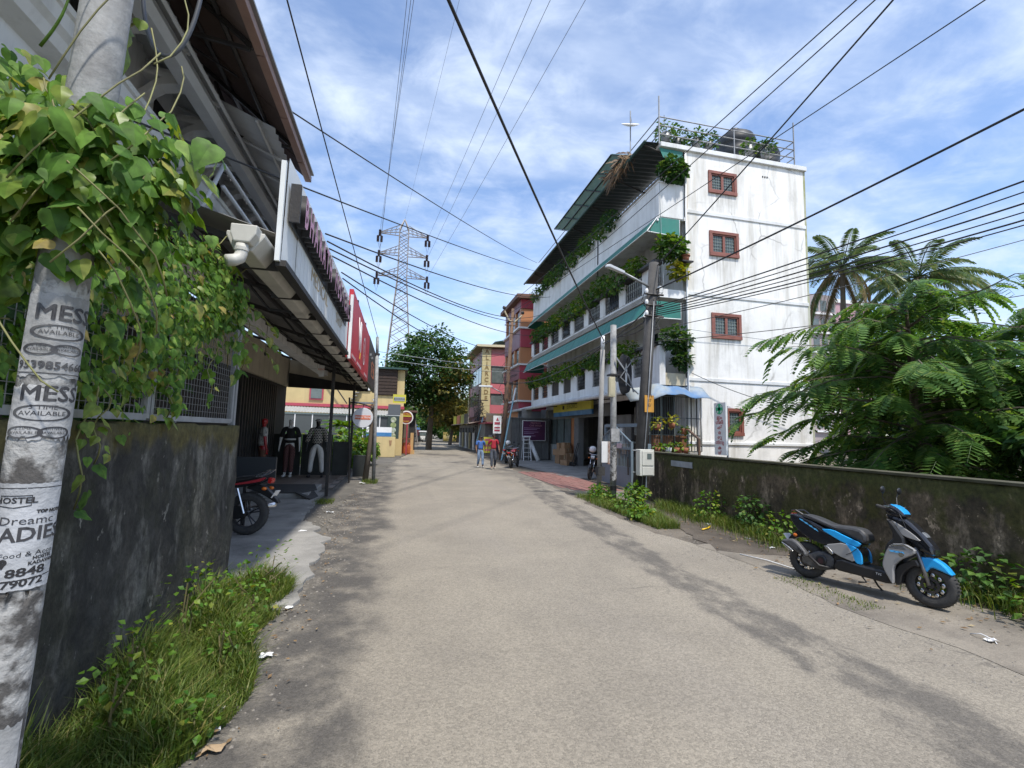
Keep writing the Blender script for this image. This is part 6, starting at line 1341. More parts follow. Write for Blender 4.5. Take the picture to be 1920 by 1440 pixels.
# carton heaps
CART = [CARD, mat('carton_dark', (.26, .15, .08), (.2, .12, .06), 3, .9), mat('carton_yellow', (.55, .34, .05), None)]
def carton(x, y, z, dx, dy, dz, rz, m, lab, grp='cartons outside the shop'):
    t = thing('carton', lab, 'box', (x, y, z), grp, rz)
    MB().box(-dx/2, -dy/2, 0, dx/2, dy/2, dz).build('box_body', m, t, local=True, bevel=.006); MB().box(-.03, -dy/2-.003, dz*.6, .03, dy/2+.003, dz+.003).build('tape', mat('tape', (.42, .33, .2), None, rough=.4), t, local=True)
for a in ((9.55, 27.9, 0, .5, .6, .5, .1, 'left bottom carton of the heap under the shop window'), (9.5, 28.0, .5, .5, .7, .36, .3, 'middle carton of the left stack under the shop window'), (9.55, 27.8, .86, .46, .6, .38, -.1, 'top carton of the left stack under the shop window'), (9.5, 27.1, 0, .5, .5, .55, -.3, 'tan bottom carton in the middle of the heap'), (9.55, 27.0, .55, .5, .55, .4, .3, 'crumpled carton on the tan one in the middle'), (9.4, 26.3, 0, .5, .75, .3, .2, 'flat carton at the right front of the heap'), (9.6, 26.4, .3, .45, .6, .38, -.2, 'carton at the top right of the heap'), (9.62, 27.2, .95, .4, .45, .33, .1, 'small carton on the very top of the heap')):
    carton(*a[:7], random.choice(CART[:2]), a[7])
for a in ((8.9, 20.3, 0, .45, .5, .45, .1, 0, 'carton on the floor at the left of the black motorcycle'), (8.95, 20.25, .45, .42, .45, .42, .3, 0, 'carton stacked beside the black motorcycle, second up'), (9.2, 19.9, .3, .4, .4, .5, .2, 2, 'yellow printed carton behind the black motorcycle'), (9.25, 19.9, .8, .4, .42, .5, .0, 2, 'upper yellow printed carton behind the black motorcycle'), (9.5, 19.7, 0, .5, .5, .8, .0, 1, 'large carton below the shop doorway'), (9.5, 19.5, .8, .45, .5, .35, .1, 1, 'brown carton on the large doorway carton'), (9.45, 18.9, 1.0, .3, .35, .45, .0, 0, 'narrow carton at the right of the doorway stack')):
    carton(*a[:7], CART[a[7]], a[8])
for y, z, h_, lab in ((20.4, 1.35, .8, 'tall white carton with dark print in the doorway'), (21.0, 1.2, .6, 'white carton with print deeper in the doorway')):
    t = thing('white_carton', lab, 'box', (9.9, y, z), 'white cartons in the doorway'); MB().box(9.9, y-.15, z, 10.0, y+.15, z+h_).build('box_body', WHITEP, t); MB().box(9.89, y-.08, z+.2, 9.9, y+.08, z+.45).build('print', INK, t); MB().box(9.7, y-.1, z-.04, 10.05, y+.2, z).build('wall_bracket', GREY, t)
tr = thing('hand_trolley', 'dark hand trolley leaning on the pillar by the cartons', 'trolley', (9.5, 25.6, 0)); MB().tube([(9.5, 25.5, .12), (9.85, 25.6, 1.3)], .025, 6).tube([(9.5, 25.8, .12), (9.85, 25.8, 1.3), (9.85, 25.6, 1.3)], .025, 6).build('handle_frame', BLACK, tr)
for y in (25.42, 25.88): MB().lathe([(.03, -.03), (.12, -.03), (.12, .03), (.03, .03)], (9.5, y, .12), 14, axis='Y').build('wheel', RUBBER, tr)
MB().box(9.3, 25.5, .03, 9.5, 25.8, .06).build('toe_plate', BLACK, tr)
# steel gate
GT = mat('blue_grey_gate', (.17, .22, .26), (.14, .185, .22), 1.5, .5, .1, grime=.25)
gt = thing('steel_gate', 'blue grey steel gate leaf with arched top of vertical bars', 'gate', (7.5, 15.9, 0))
GX = lambda y: 7.45+.02*(y-14.6)
def arch(y): return 1.55+.6*max(0, 1-abs(y-15.95)/1.4)
for k in range(22):
    y = 14.75+k*.115; x = GX(y); MB().box(x-.008, y, .75, x+.008, y+.022, arch(y)-.02).build('bar', GT, gt)
MB().prism([(7.44, 14.6, .05), (7.49, 17.3, .05), (7.49, 17.3, .75), (7.44, 14.6, .75)], (.02, 0, 0)).build('bottom_panel', GT, gt)
MB().tube([(GX(y), y, arch(y)) for y in [14.6+.135*i for i in range(21)]], .03, 6).build('top_rail', GT, gt); MB().box(7.42, 14.6, 1.32, 7.5, 17.3, 1.4).build('mid_rail', GT, gt)
for y in (14.58, 17.3): MB().box(7.42, y-.03, 0, 7.5, y+.03, 1.6).build('stile', GT, gt)
MB().box(7.38, 15.2, 1.36, 7.41, 15.85, 1.52).build('name_plate', mat('pink_plate', (.55, .42, .44), None), gt); MB().box(7.36, 14.66, .5, 7.4, 14.7, 1.1).build('drop_bolt', DARKM, gt)
g2 = thing('steel_portal', 'tall blue grey steel frame standing over the gate', 'portal', (7.9, 16, 0))
for y in (14.75, 17.6): MB().box(7.85, y-.05, 0, 7.95, y+.05, 2.2).build('upright', GT, g2)
MB().box(7.85, 14.8, 2.1, 7.95, 17.55, 2.22).build('head_rail', GT, g2)
gp2 = MB().box(6.98, 13.1, 0, 7.34, 13.35, 1.56).build('gate_post', GT, base=(7.15, 13.2, 0), bevel=.01); tag(gp2, 'solid blue grey sheet steel gate post at the wall end', 'gate post')
# Malayalam medicine sign on the wall
ms = thing('medicine_sign', 'narrow upright white sign with green cross and red Malayalam letters on the retaining wall', 'sign', (6.95, 9.35, 1.4))
MB().box(6.93, 9.15, 1.42, 6.97, 9.55, 2.58).build('board', WHITEP, ms); MB().tube([(7.0, 9.2, .3), (7.0, 9.2, 2.5)], .02, 6).build('post', GREY, ms)
GRN = mat('sign_green', (.05, .42, .20), None); MR = mat('sign_red', (.45, .03, .03), None)
for yy, zz, a, c in ((9.36, 2.44, .10, .035), (9.36, 2.44, .035, .10)): MB().box(6.922, yy-a, zz-c, 6.929, yy+a, zz+c).build('green_cross', GRN, ms)
b = MB()
for i in range(20):
    a, c = 2*math.pi*i/20, 2*math.pi*(i+1)/20; b.add([(6.924, 9.36+r*math.cos(q_), 2.44+r*math.sin(q_)) for r, q_ in ((.12, a), (.12, c), (.105, c), (.105, a))], [(0, 1, 2, 3)])
b.build('green_ring', GRN, ms)
for i, s_ in enumerate(('ഇം', 'ഗ്ലീ', 'ഷ്', 'മ', 'രു', 'ന്നു', 'ക', 'ൾ')):
    lettering(s_, frame((6.922, 9.36, 2.25-.112*i), (0, -1, 0), (0, 0, 1)), .105, MR, ms, name='malayalam_letter', bold=.001, sx=1.25)
MB().box(6.835, 10.3, 1.05, 6.86, 11.2, 1.19).build('whitewash_patch', mat('whitewash', (.40, .42, .44), (.30, .31, .32), 5, .9), rw).matrix_parent_inverse = Matrix.Translation((-7, -8, 0))
# pipe post by sign
q = MB().tube([(7.05, 10.3, 1.3), (7.05, 10.3, 1.75), (7.05, 10.75, 1.98)], .035, 6).build('bent_pipe', RUST, base=(7.05, 10.3, 1.33)); tag(q, 'rusty bent pipe standing on the wall left of the medicine sign', 'pipe')
# ================================================================== far left
YB = mat('pale_yellow_wall', (.58, .45, .22), (.50, .39, .19), .8, .8, grime=.2); yb = thing('yellow_building', 'pale yellow building with red tiled ledge and brown shutters behind the porch', 'building', (-4, 33, 0))
MB().box(-12, 33, 0, .1, 41, 6.05).build('wall', YB, yb); MB().prism([(-12, 32.6, 6.05), (.3, 32.6, 6.05), (.3, 41, 6.4), (-12, 41, 6.4)], (0, 0, .12)).build('roof', AWND, yb); MB().box(-12, 32.85, 3.25, .15, 33, 3.45).build('red_ledge', TRED, yb)
MB().box(-1.75, 32.9, 4.2, -.4, 32.98, 6.1).build('shutter_panel', WOODB, yb)
for k in range(8): MB().box(-1.7, 32.86, 4.25+k*.23, -.45, 32.9, 4.43+k*.23).build('shutter_slat', WOODB, yb)
MB().box(-6.2, 32.9, 3.7, -5.3, 33, 4.9).build('window', TRED, yb); MB().box(-6.1, 32.86, 3.8, -5.4, 32.9, 4.8).build('pane', GLASS, yb); MB().box(-3.0, 32.88, 4.5, -2.2, 33, 5.0).build('vent_window', WHITEP, yb)
b = MB().tube([(-2.0, 32.8, 3.9), (-1.9, 32.8, 3.6), (-3.4, 32.8, 3.6)], .07, 8).build('soil_pipe', GREY, yb, smooth=True)
for k in range(6): MB().box(-3.6+k*.12, 32.6, 3.6+k*.22, -3.3+k*.12, 33, 3.66+k*.22).build('stair_tread', CONC, yb)
MB().tube([(-3.7, 32.6, 3.5), (-5.2, 32.6, 5.6)], .05, 4).build('stair_stringer', DARKM, yb)
gh = thing('glass_shed', 'long shed with dark glazed front and pale sheet roof before the yellow building', 'shed', (-4, 31, 0))
ribbed_sheet('roof_sheet', (-10, 31, 2.85), (-10, 32.8, 3.25), (-.55, 32.8, 3.1), (-.55, 31, 2.72), 50, mat('shed_roof', (.36, .37, .36), (.3, .31, .3), 2, .6), gh, .02)
MB().box(-10, 31.1, 2.66, -.55, 31.18, 2.76).build('fascia', mat('pale_green_frame', (.42, .50, .44), None), gh)
for k in range(9): x = -9.8+k*1.05; f = MB().box(x-.03, 31.1, .9, x+.03, 31.16, 2.66).build('mullion', WHITEP, gh); MB().box(x+.03, 31.13, .9, x+1.02, 31.14, 2.66).build('pane', mat('dark_grey_glass', (.06, .07, .075), None, rough=.15), gh)
MB().box(-10, 31.1, 0, -.55, 31.2, .9).build('dado', mat('dark_dado', (.05, .05, .05), None), gh)
q = thing('yellow_wall', 'small cream yellow wall with a blue white board on top', 'wall', (-.9, 32.6, 0)); MB().box(-1.6, 32.5, 0, -.33, 32.7, 1.3).build('wall', YB, q, bevel=.02); MB().box(-2.2, 32.55, 1.32, -.6, 32.62, 1.95).build('board', WHITEP, q); MB().box(-2.2, 32.53, 1.36, -.6, 32.55, 1.6).build('blue_band', MATS['sign_blue'], q); MB().prism([(-.75, 32.48, 1.1), (-.55, 32.48, 1.1), (-.58, 32.48, .8), (-.68, 32.48, .72)], (0, .02, 0)).build('damp_patch', CARD, q)
mb_ = thing('menu_board', 'tall menu board with food pictures and grey header beyond the round sign', 'sign', (-.5, 34, 0)); MB().box(-.9, 34, 1.2, -.14, 34.08, 2.72).build('panel', mat('menu_dark', (.03, .05, .045), None), mb_); MB().box(-.9, 33.99, 2.76, -.1, 34.1, 3.48).build('header', mat('grey_header', (.10, .11, .12), None), mb_); MB().box(-.93, 34.0, 2.72, -.1, 34.06, 2.76).build('edge', WHITEP, mb_)
MB().box(-.55, 34.02, 0, -.45, 34.1, 1.2).build('leg', DARKM, mb_)
for k in range(4): MB().lathe([(0, 0), (.19-.02*(k % 2), 0), (.19, .02), (0, .02)], (-.52, 33.97, 1.4+.35*k), 14, axis='Y').build('dish_picture', mat('dish_print%s' % 'abcd'[k], ((.45, .45, .35), (.55, .58, .55), (.30, .34, .14), (.5, .5, .42))[k], (.15, .2, .08), 6), mb_)
q = thing('hanging_sign', 'yellow and grey sign board on the yellow building corner', 'sign', (-.2, 33.9, 3.6)); MB().box(-.62, 33.9, 3.58, .22, 33.96, 4.15).build('panel', MATS['sign_yellow'], q); MB().box(-.55, 33.88, 3.72, .15, 33.9, 3.98).build('nameplate', mat('grey_plate', (.3, .32, .32), None), q); lettering('BOOKING', frame((-.2, 33.87, 3.85), (1, 0, 0), (0, 0, 1)), .16, INK, q)
q = thing('round_shop_sign', 'round maroon shop sign with yellow lettering on a red post', 'sign', (.34, 36, 0)); MB().lathe([(0, -.03), (.48, -.03), (.5, 0), (.48, .03), (0, .03)], (.34, 36, 2.71), 28, axis='Y').build('rim', WHITEP, q); MB().lathe([(0, -.04), (.42, -.04), (.42, -.03)], (.34, 36, 2.71), 28, axis='Y').build('face', mat('maroon_face', (.16, .02, .025), None), q); MB().tube([(.42, 36, 0), (.42, 36, 2.25)], .05, 8).build('post', TRED, q)
MB().box(-.02, 35.94, 2.78, .7, 35.955, 2.86).build('gold_line', MATS['sign_yellow'], q); lettering('BISTRO', frame((.34, 35.95, 2.95), (1, 0, 0), (0, 0, 1)), .2, MATS['sign_amber'], q); lettering('FOOD', frame((.34, 35.95, 2.42), (1, 0, 0), (0, 0, 1)), .16, MATS['sign_amber'], q)
cg = thing('cylinder_cage', 'rust orange cage in front of the dark stall', 'cage', (.1, 37, 0))
for k in range(14): MB().box(-.4+k*.085, 36.7, .05, -.38+k*.085, 36.72, 1.15).build('bar', mat('cage_rust', (.34, .12, .05), None), cg)
MB().box(-.42, 36.69, 1.12, .78, 36.73, 1.18).build('rail', MATS['cage_rust'], cg)
GASO = mat('gas_orange', (.55, .12, .03), (.5, .1, .03), 3, .5)
for i, x in enumerate((-.1, .3, .6)):
    t = thing('gas_cylinder', ['orange gas cylinder at the left in the cage', 'orange gas cylinder in the middle of the cage', 'orange gas cylinder at the right in the cage'][i], 'gas cylinder', (x, 37, 0), 'gas cylinders in the cage'); MB().lathe([(0, 0), (.14, 0), (.16, .06), (.16, .55), (.12, .66), (.04, .7), (0, .7)], (x, 37, .03), 14).build('tank', GASO, t, smooth=True); MB().lathe([(.1, .68), (.1, .82), (.09, .82), (.09, .68)], (x, 37, .03), 12).build('collar', GASO, t)
q = thing('wooden_post', 'light wooden post on a block at the road edge', 'post', (.85, 37.2, 0)); WL = mat('light_wood', (.50, .32, .14), (.42, .26, .11), 4, .7, stretch=(1, 1, .2)); MB().box(.72, 37.1, .3, .95, 37.3, 1.6).build('post', WL, q); MB().box(.55, 37.0, 0, 1.05, 37.4, .3).build('block', WL, q)
sk = thing('dark_stall', 'dark stall opening behind the gas cylinders', 'stall', (0, 39, 0)); MB().box(-2, 39, 0, 1.1, 42, 3.2).build('wall', DARKW, sk); MB().box(-2.1, 38.4, 3.2, 1.2, 42, 3.35).build('roof', mat('stall_roof', (.12, .07, .06), None), sk); MB().box(.2, 38.6, 0, .6, 38.9, 3.2).build('post', BARK, sk)
# plants beside the porch
for i, (x, y, z, r, m, lab) in enumerate(((-2.4, 24.5, .9, 1.1, LF_BRIGHT, 'bright green fern-like bush behind the low black panel'), (-4.0, 25.5, .8, 1.0, LF_MID, 'green bush behind the checked mannequin'), (-2.0, 25.5, .7, .75, LF_BRIGHT, 'light green bush at the garden corner by the grey pole'), (-5.6, 27, .8, .8, LF_MID, 'small bush behind the dressed mannequin'), (-2.6, 22, .6, .7, LF_BRIGHT, 'low bright bush right behind the black panels'))):
    shrub('garden_bush', (x, y, z), r, 520, .26, m, lab, 'plant', 'garden bushes beyond the porch', sq=(1.2, .8, .85), stems=6, base=(x, y, 0))
cy = thing('cycad', 'small palm-like plant with a rosette of fronds above the bush', 'plant', (-3.0, 26, 0)); MB().tube([(-3.0, 26, 0), (-3.0, 26, 1.9)], .07, 8).build('stem', BARK, cy); cm = pinnate(1.0, 14, .26, .5).mesh('frond', LF_BRIGHT)
for k in range(20): part_from(cm, 'frond', cy, pin_matrix(Vector((-3.0, 26, 1.95)), (math.cos(k*2.4), math.sin(k*2.4), .2+.6*(k % 3)/2), .9), local=False)
gh.location.y += 1.75; yb.location.y += 1.75; mb_.location.y -= 1.25
for o_ in col.objects:
    if o_.name == 'hanging_sign': o_.location.y -= 1.2
# vehicles at the end of the street
def autorick():
    t = thing('auto_rickshaw', 'white topped auto rickshaw coming at the far end of the street', 'auto rickshaw', (3.35, 76, 0)); x, y = 3.35, 76
    MB().prism([(x-.6, y, .35), (x+.6, y, .35), (x+.55, y, .95), (x-.55, y, .95)], (0, 2.2, 0)).build('body', mat('rick_black', (.03, .035, .03), None, rough=.4), t); MB().prism([(x-.6, y-.1, 1.55), (x+.6, y-.1, 1.55), (x+.5, y-.1, 1.75), (x-.5, y-.1, 1.75)], (0, 2.3, 0)).build('canopy', WHITEP, t); MB().prism([(x-.3, y-.35, .4), (x+.3, y-.35, .4), (x+.4, y, .95), (x-.4, y, .95)], (0, .2, .05)).build('nose', MATS['rick_black'], t); MB().box(x-.5, y-.02, 1.0, x+.5, y, 1.5).build('windscreen', GLASS, t)
    MB().lathe([(.08, -.05), (.22, -.05), (.22, .05), (.08, .05)], (x, y-.4, .22), 14, axis='X').build('wheel', RUBBER, t)
    for s in (-.55, .55): MB().lathe([(.08, -.05), (.22, -.05), (.22, .05), (.08, .05)], (x+s, y+1.7, .22), 14, axis='X').build('wheel', RUBBER, t)
    for s in (-.2, .2): MB().sphere((x+s, y-.38, .72), .07, 8).build('headlight', WHITEP, t)
autorick()
tk = thing('truck', 'dark truck with a blue tarpaulin load parked at the far left kerb', 'truck', (2.3, 80, 0)); MB().box(1.6, 80, .9, 3.1, 85, 1.9).build('cargo_bed', mat('truck_dark', (.03, .025, .025), None), tk); MB().prism([(1.6, 80, 1.9), (3.1, 80, 1.9), (2.9, 80, 2.5), (2.35, 80, 2.75), (1.8, 80, 2.5)], (0, 4.5, 0)).build('tarpaulin', mat('load_blue', (.10, .20, .42), None), tk); MB().box(1.6, 85.1, .6, 3.1, 86.6, 2.5).build('cab', MATS['truck_dark'], tk)
for x in (1.75, 2.95):
    for y in (80.8, 85.8): MB().lathe([(.15, -.12), (.45, -.12), (.45, .12), (.15, .12)], (x, y, .45), 16, axis='X').build('wheel', RUBBER, tk)
MB().box(1.6, 79.95, .95, 3.1, 80, 1.85).build('tailgate', mat('tailgate_maroon', (.12, .03, .03), None), tk)
# ================================================================== two wheelers
def inset(poly, d):
    n = len(poly); A = sum(poly[i][0]*poly[(i+1) % n][1]-poly[(i+1) % n][0]*poly[i][1] for i in range(n)); sg = 1 if A > 0 else -1; out = []
    for i in range(n):
        p0, p1, p2 = Vector(poly[i-1]), Vector(poly[i]), Vector(poly[(i+1) % n]); a = (p1-p0); c = (p2-p1)
        if a.length < 1e-6 or c.length < 1e-6: out.append(tuple(p1)); continue
        n1 = Vector((-a.y, a.x)).normalized()*sg; n2 = Vector((-c.y, c.x)).normalized()*sg; nn = n1+n2
        nn = nn.normalized() if nn.length > .2 else n1
        out.append(tuple(p1+nn*d))
    return out
def roundpoly(P, k=1):
    for _ in range(k):
        Q = []; n = len(P)
        for i in range(n):
            a, c = P[i], P[(i+1) % n]; Q += [(a[0]*.8+c[0]*.2, a[1]*.8+c[1]*.2), (a[0]*.2+c[0]*.8, a[1]*.2+c[1]*.8)]
        P = Q
    return P
def shell(b, P, y0, y1, d=.012, mi=0, rnd=1):
    """solid between y0 and y1 with outline P in the x-z plane and rounded edges"""
    P = roundpoly(P, rnd); n = len(P); L = []; s = 1 if y1 > y0 else -1
    for (yy, dd) in ((y0, d), (y0+s*d*.35, d*.35), (y0+s*d, 0), (y1-s*d, 0), (y1-s*d*.35, d*.35), (y1, d)):
        q = inset(P, dd) if dd else P; o = len(b.v); b.v += [(x, yy, z) for x, z in q]; L.append(o)
    for a, c in zip(L, L[1:]):
        for i in range(n): b.f.append((a+i, a+(i+1) % n, c+(i+1) % n, c+i)); b.m.append(mi)
    b.f.append(tuple(L[0]+i for i in range(n))); b.m.append(mi); b.f.append(tuple(L[-1]+i for i in range(n))[::-1]); b.m.append(mi); return b
SIL = mat('scooter_grey', (.30, .295, .285), (.27, .265, .26), 3, .38, coat=.3); SBLK = mat('scooter_gloss_black', (.016, .017, .021), None, rough=.2, coat=.4); SBLU = mat('scooter_cyan_blue', (.018, .36, .78), (.018, .34, .74), 2, .3, coat=.5); SEATM = mat('seat_vinyl', (.04, .04, .041), (.055, .055, .056), 12, .45, .1, 60); ALU = mat('rim_alloy', (.05, .05, .053), None, rough=.35, metal=.6); ALUP = mat('polished_metal', (.62, .62, .63), None, rough=.25, metal=1); AMBER = mat('amber_lens', (.70, .17, .02), None, rough=.25); REDL = mat('red_lens', (.45, .02, .02), None, rough=.25); LENS = mat('clear_lens', (.55, .58, .6), None, rough=.1)
def wheel(par, cx, cz, r, wdt, spokes=5, rimr=.62, disc=True, dz=0, polish=True):
    t = r-.0; prof = []
    for k in range(13):
        a = math.pi*k/12; prof.append((r-wdt*.55+wdt*.55*math.sin(a), -wdt*.5*math.cos(a)))
    prof = [(r*rimr, -wdt*.42)]+prof+[(r*rimr, wdt*.42)]
    wl = MB().lathe(prof, (cx, 0, cz), 32, axis='Y'); tr = MB()
    for k in range(40):
        a = 2*math.pi*k/40
        for s in (-1, 1): M = Matrix.Translation((cx, 0, cz)) @ Euler((0, -a, 0)).to_matrix().to_4x4(); wl.add([M @ Vector(p) for p in ((r+.003, s*.005, -.008), (r+.003, s*wdt*.34, .004), (r-.008, s*wdt*.40, .012), (r+.001, s*.005, .004))], [(0, 1, 2, 3)])
    ty = wl.build('tyre', RUBBER, par, smooth=True, local=True)
    b = MB().lathe([(r*rimr, -wdt*.40), (r*rimr-.012, -wdt*.36), (r*rimr-.018, 0), (r*rimr-.012, wdt*.36), (r*rimr, wdt*.40)], (cx, 0, cz), 28, axis='Y')
    for k in range(spokes):
        for da in (-.16, .16):
            a = 2*math.pi*k/spokes+.3; p0 = Vector((cx+.03*math.cos(a), 0, cz+.03*math.sin(a))); p1 = Vector((cx+(r*rimr-.01)*math.cos(a+da), 0, cz+(r*rimr-.01)*math.sin(a+da))); b.rings([p0, p0.lerp(p1, .5), p1], [.013, .010, .009], 6)
    b.lathe([(0, -.05), (.035, -.05), (.04, 0), (.035, .05), (0, .05)], (cx, 0, cz), 12, axis='Y')
    b.build('rim', ALU, par, smooth=False, local=True)
    if polish:
        p = MB()
        for k in range(spokes*2): a = 2*math.pi*k/(spokes*2)+.15; p.sphere((cx+r*rimr*.74*math.cos(a), -.026, cz+r*rimr*.74*math.sin(a)), .017, 6, sq=(1.5, .5, 1.5))
        p.build('rim_facets', ALUP, par, local=True, smooth=True)['kind'] = 'stuff'
    if disc: MB().lathe([(r*.25, -.045), (r*.36, -.045), (r*.36, -.042), (r*.25, -.042)], (cx, 0, cz), 24, axis='Y').build('brake_disc', DARKM, par, local=True)
sc = thing('scooter', 'bright blue, grey and black scooter parked by the mossy wall on its side stand', 'scooter', (5.28, 5.41, .01), None, math.atan2(-.93008, .36734)); sc.rotation_mode = 'ZYX' if False else 'XYZ'
sc.rotation_euler = (Matrix.Rotation(math.atan2(-.93008, .36734), 4, 'Z') @ Matrix.Rotation(R(-5), 4, 'X')).to_euler()
def SP(name, P, y0, y1, m, d=.012, rnd=1, par=None): return shell(MB(), P, y0, y1, d, 0, rnd).build(name, m, par or sc, local=True, smooth=False)
def SP2(name, P, w, th, m, d=.008, rnd=1):
    """the same panel on both flanks"""
    for s in (-1, 1): shell(MB(), P, s*w, s*(w-th), d, 0, rnd).build(name, m, sc, local=True)
wheel(sc, 0, .225, .225, .115); wheel(sc, 1.262, .238, .236, .105)
SP('seat', [(-.03, .815), (.144, .79), (.326, .725), (.49, .738), (.635, .73), (.70, .672), (.715, .60), (.671, .55), (.53, .611), (.348, .66), (.18, .72), (.0, .768)], -.135, .135, SEATM, .035, 2)
SP('tail_cover', [(-.185, .805), (.029, .775), (.214, .69), (.345, .64), (.638, .575), (.655, .53), (.60, .46), (.45, .42), (.244, .464), (.096, .50), (-.043, .57), (-.152, .703)], -.125, .125, SBLK, .03, 1)
SP2('tail_panel', [(-.18, .80), (.03, .755), (.21, .645), (.49, .535), (.25, .462), (.096, .50), (-.05, .575), (-.152, .70)], .14, .03, SBLK, .01)
SP2('blue_upper_panel', [(.20, .655), (.348, .672), (.485, .618), (.66, .562), (.622, .508), (.527, .528), (.46, .534)], .152, .03, SBLU, .008, 1)
SP2('blue_front_panel', [(.47, .542), (.604, .506), (.65, .459), (.668, .389), (.665, .312), (.594, .322), (.557, .44)], .156, .03, SBLU, .008, 1)
SP2('grey_side_panel', [(.24, .466), (.495, .542), (.56, .44), (.60, .322), (.406, .368)], .158, .03, SIL, .008, 1)
SP2('silver_strip', [(.25, .456), (.292, .463), (.37, .386), (.336, .362)], .166, .02, ALUP, .004, 1)
SP('body_core', [(.24, .47), (.5, .53), (.62, .5), (.645, .45), (.65, .32), (.40, .37), (.30, .40)], -.135, .135, SBLK, .01)
SP('underbody', [(.33, .37), (.45, .40), (.66, .36), (.66, .24), (.40, .21)], -.13, .13, BLACK, .02)
SP('floorboard', [(.40, .345), (.671, .308), (.90, .303), (.985, .235), (.95, .165), (.677, .184), (.35, .195)], -.165, .165, BLACK, .02)
SP2('leg_shield', [(.954, .62), (1.083, .646), (1.184, .598), (1.173, .549), (1.045, .463), (.982, .377), (.982, .20), (.965, .18), (.90, .299), (.873, .376), (.899, .501)], .20, .06, SIL, .012, 1)
SP('inner_shield', [(.90, .90), (.96, .88), (1.10, .66), (1.02, .50), (.96, .40), (.97, .22), (.90, .30), (.88, .42), (.90, .60), (.98, .70)], -.17, .17, BLACK, .02)
SP('front_apron', [(.877, .922), (.91, .90), (1.056, .699), (1.211, .58), (1.327, .549), (1.325, .638), (1.23, .767), (1.095, .906), (.999, .93), (.90, .95)], -.115, .115, SBLK, .035, 1)
SP2('grey_flash', [(.907, .897), (1.005, .857), (1.155, .755), (1.228, .686), (1.058, .72), (.99, .78)], .128, .02, SIL, .006)
SP2('nose_strip', [(1.245, .701), (1.306, .668), (1.328, .572), (1.29, .575), (1.27, .64)], .07, .03, ALUP, .005)
SP('headlight', [(1.17, .81), (1.235, .775), (1.262, .735), (1.21, .735)], -.06, .06, mat('smoked_lens', (.18, .19, .20), None, rough=.12), .012)
SP2('black_inner_arch', [(.983, .378), (1.161, .501), (1.20, .417), (1.138, .415), (1.048, .313), (1.022, .179), (.973, .177)], .14, .10, BLACK, .01)
SP('handlebar_cover', [(.883, 1.042), (.935, 1.061), (1.004, 1.034), (1.069, .973), (1.077, .932), (.968, .915), (.889, .935)], -.12, .12, SBLK, .03, 1)
SP('blue_cowl', [(.925, 1.066), (.99, 1.05), (1.05, 1.0), (1.076, .955), (1.03, .99), (.97, 1.03)], -.10, .10, SBLU, .008, 1)
MB().tube([(.98, 0, .93), (1.05, 0, .75), (1.18, 0, .55)], .03, 8).build('steering_stem', BLACK, sc, local=True)
MB().tube([(.90, -.30, 1.03), (.95, -.12, .99), (.95, .12, .99), (.90, .30, 1.03)], .013, 8).build('handlebar', DARKM, sc, local=True)
for s in (-1, 1):
    MB().cyl((.885, s*.34, 1.035), (.92, s*.20, 1.01), .018, None, 10).build('grip', RUBBER, sc, local=True, smooth=True)
    MB().tube([(.93, s*.2, 1.02), (.97, s*.25, 1.03), (.95, s*.34, 1.04)], .007, 5).build('brake_lever', ALUP, sc, local=True)
    MB().tube([(.92, s*.17, 1.03), (.90, s*.22, 1.14), (.91, s*.24, 1.19)], .006, 5).build('mirror_stem', BLACK, sc, local=True)
    MB().sphere((.915, s*.26, 1.22), .06, 12, sq=(.25, 1.1, .7)).build('mirror', BLACK, sc, local=True, smooth=True)
    MB().tube([(1.15, s*.075, .62), (1.262, s*.075, .238)], [.022, .017], 8).build('fork_leg', mat('fork_grey', (.22, .22, .225), None, rough=.35, metal=.7), sc, local=True, smooth=True)
    MB().sphere((-.105, s*.12, .525), .03, 8, sq=(1, .6, .8)).build('rear_indicator', AMBER, sc, local=True, smooth=True)
    MB().tube([(-.02, s*.10, .80), (-.10, s*.12, .845), (-.17, s*.08, .835)], .012, 6).build('grab_rail', SBLK, sc, local=True)
SP('front_mudguard', [(1.148, .512), (1.291, .538), (1.394, .478), (1.470, .370), (1.355, .408), (1.281, .43), (1.237, .362), (1.19, .417)], -.07, .07, SBLU, .018, 1)
SP('mudguard_lower', [(1.24, .375), (1.28, .43), (1.36, .41), (1.45, .375), (1.38, .40), (1.30, .40)], -.055, .055, BLACK, .004, 1)
SP('exhaust', [(-.236, .423), (-.20, .455), (-.099, .478), (-.021, .44), (.08, .33), (.078, .288), (-.051, .323), (-.182, .395)], -.24, -.14, mat('exhaust_black', (.075, .075, .078), None, rough=.5), .025, 1)
SP('exhaust_tip', [(-.225, .418), (-.15, .385), (-.064, .327), (-.09, .317), (-.151, .335), (-.209, .393)], -.245, -.19, ALUP, .006)
b = MB()
for k in range(4): b.obox((-.01+.02*k, -.243, .375-.014*k), (.006, .006, .05), (0, -.3, 0))
b.build('heat_slots', BLACK, sc, local=True)['kind'] = 'stuff'
MB().tube([(.08, -.17, .30), (.2, -.15, .2), (.36, -.1, .2)], .018, 8).build('exhaust_pipe', DARKM, sc, local=True, smooth=True)
SP('engine', [(-.03, .27), (.076, .33), (.191, .385), (.36, .34), (.345, .188), (.232, .148), (.06, .155), (-.03, .19)], -.12, .16, mat('engine_dark', (.05, .05, .053), (.09, .09, .09), 20, .6, .3, 40), .02)
MB().lathe([(0, -.14), (.05, -.14), (.065, -.13), (.065, -.1)], (.21, 0, .27), 16, axis='Y').build('fan_cover', BLACK, sc, local=True)
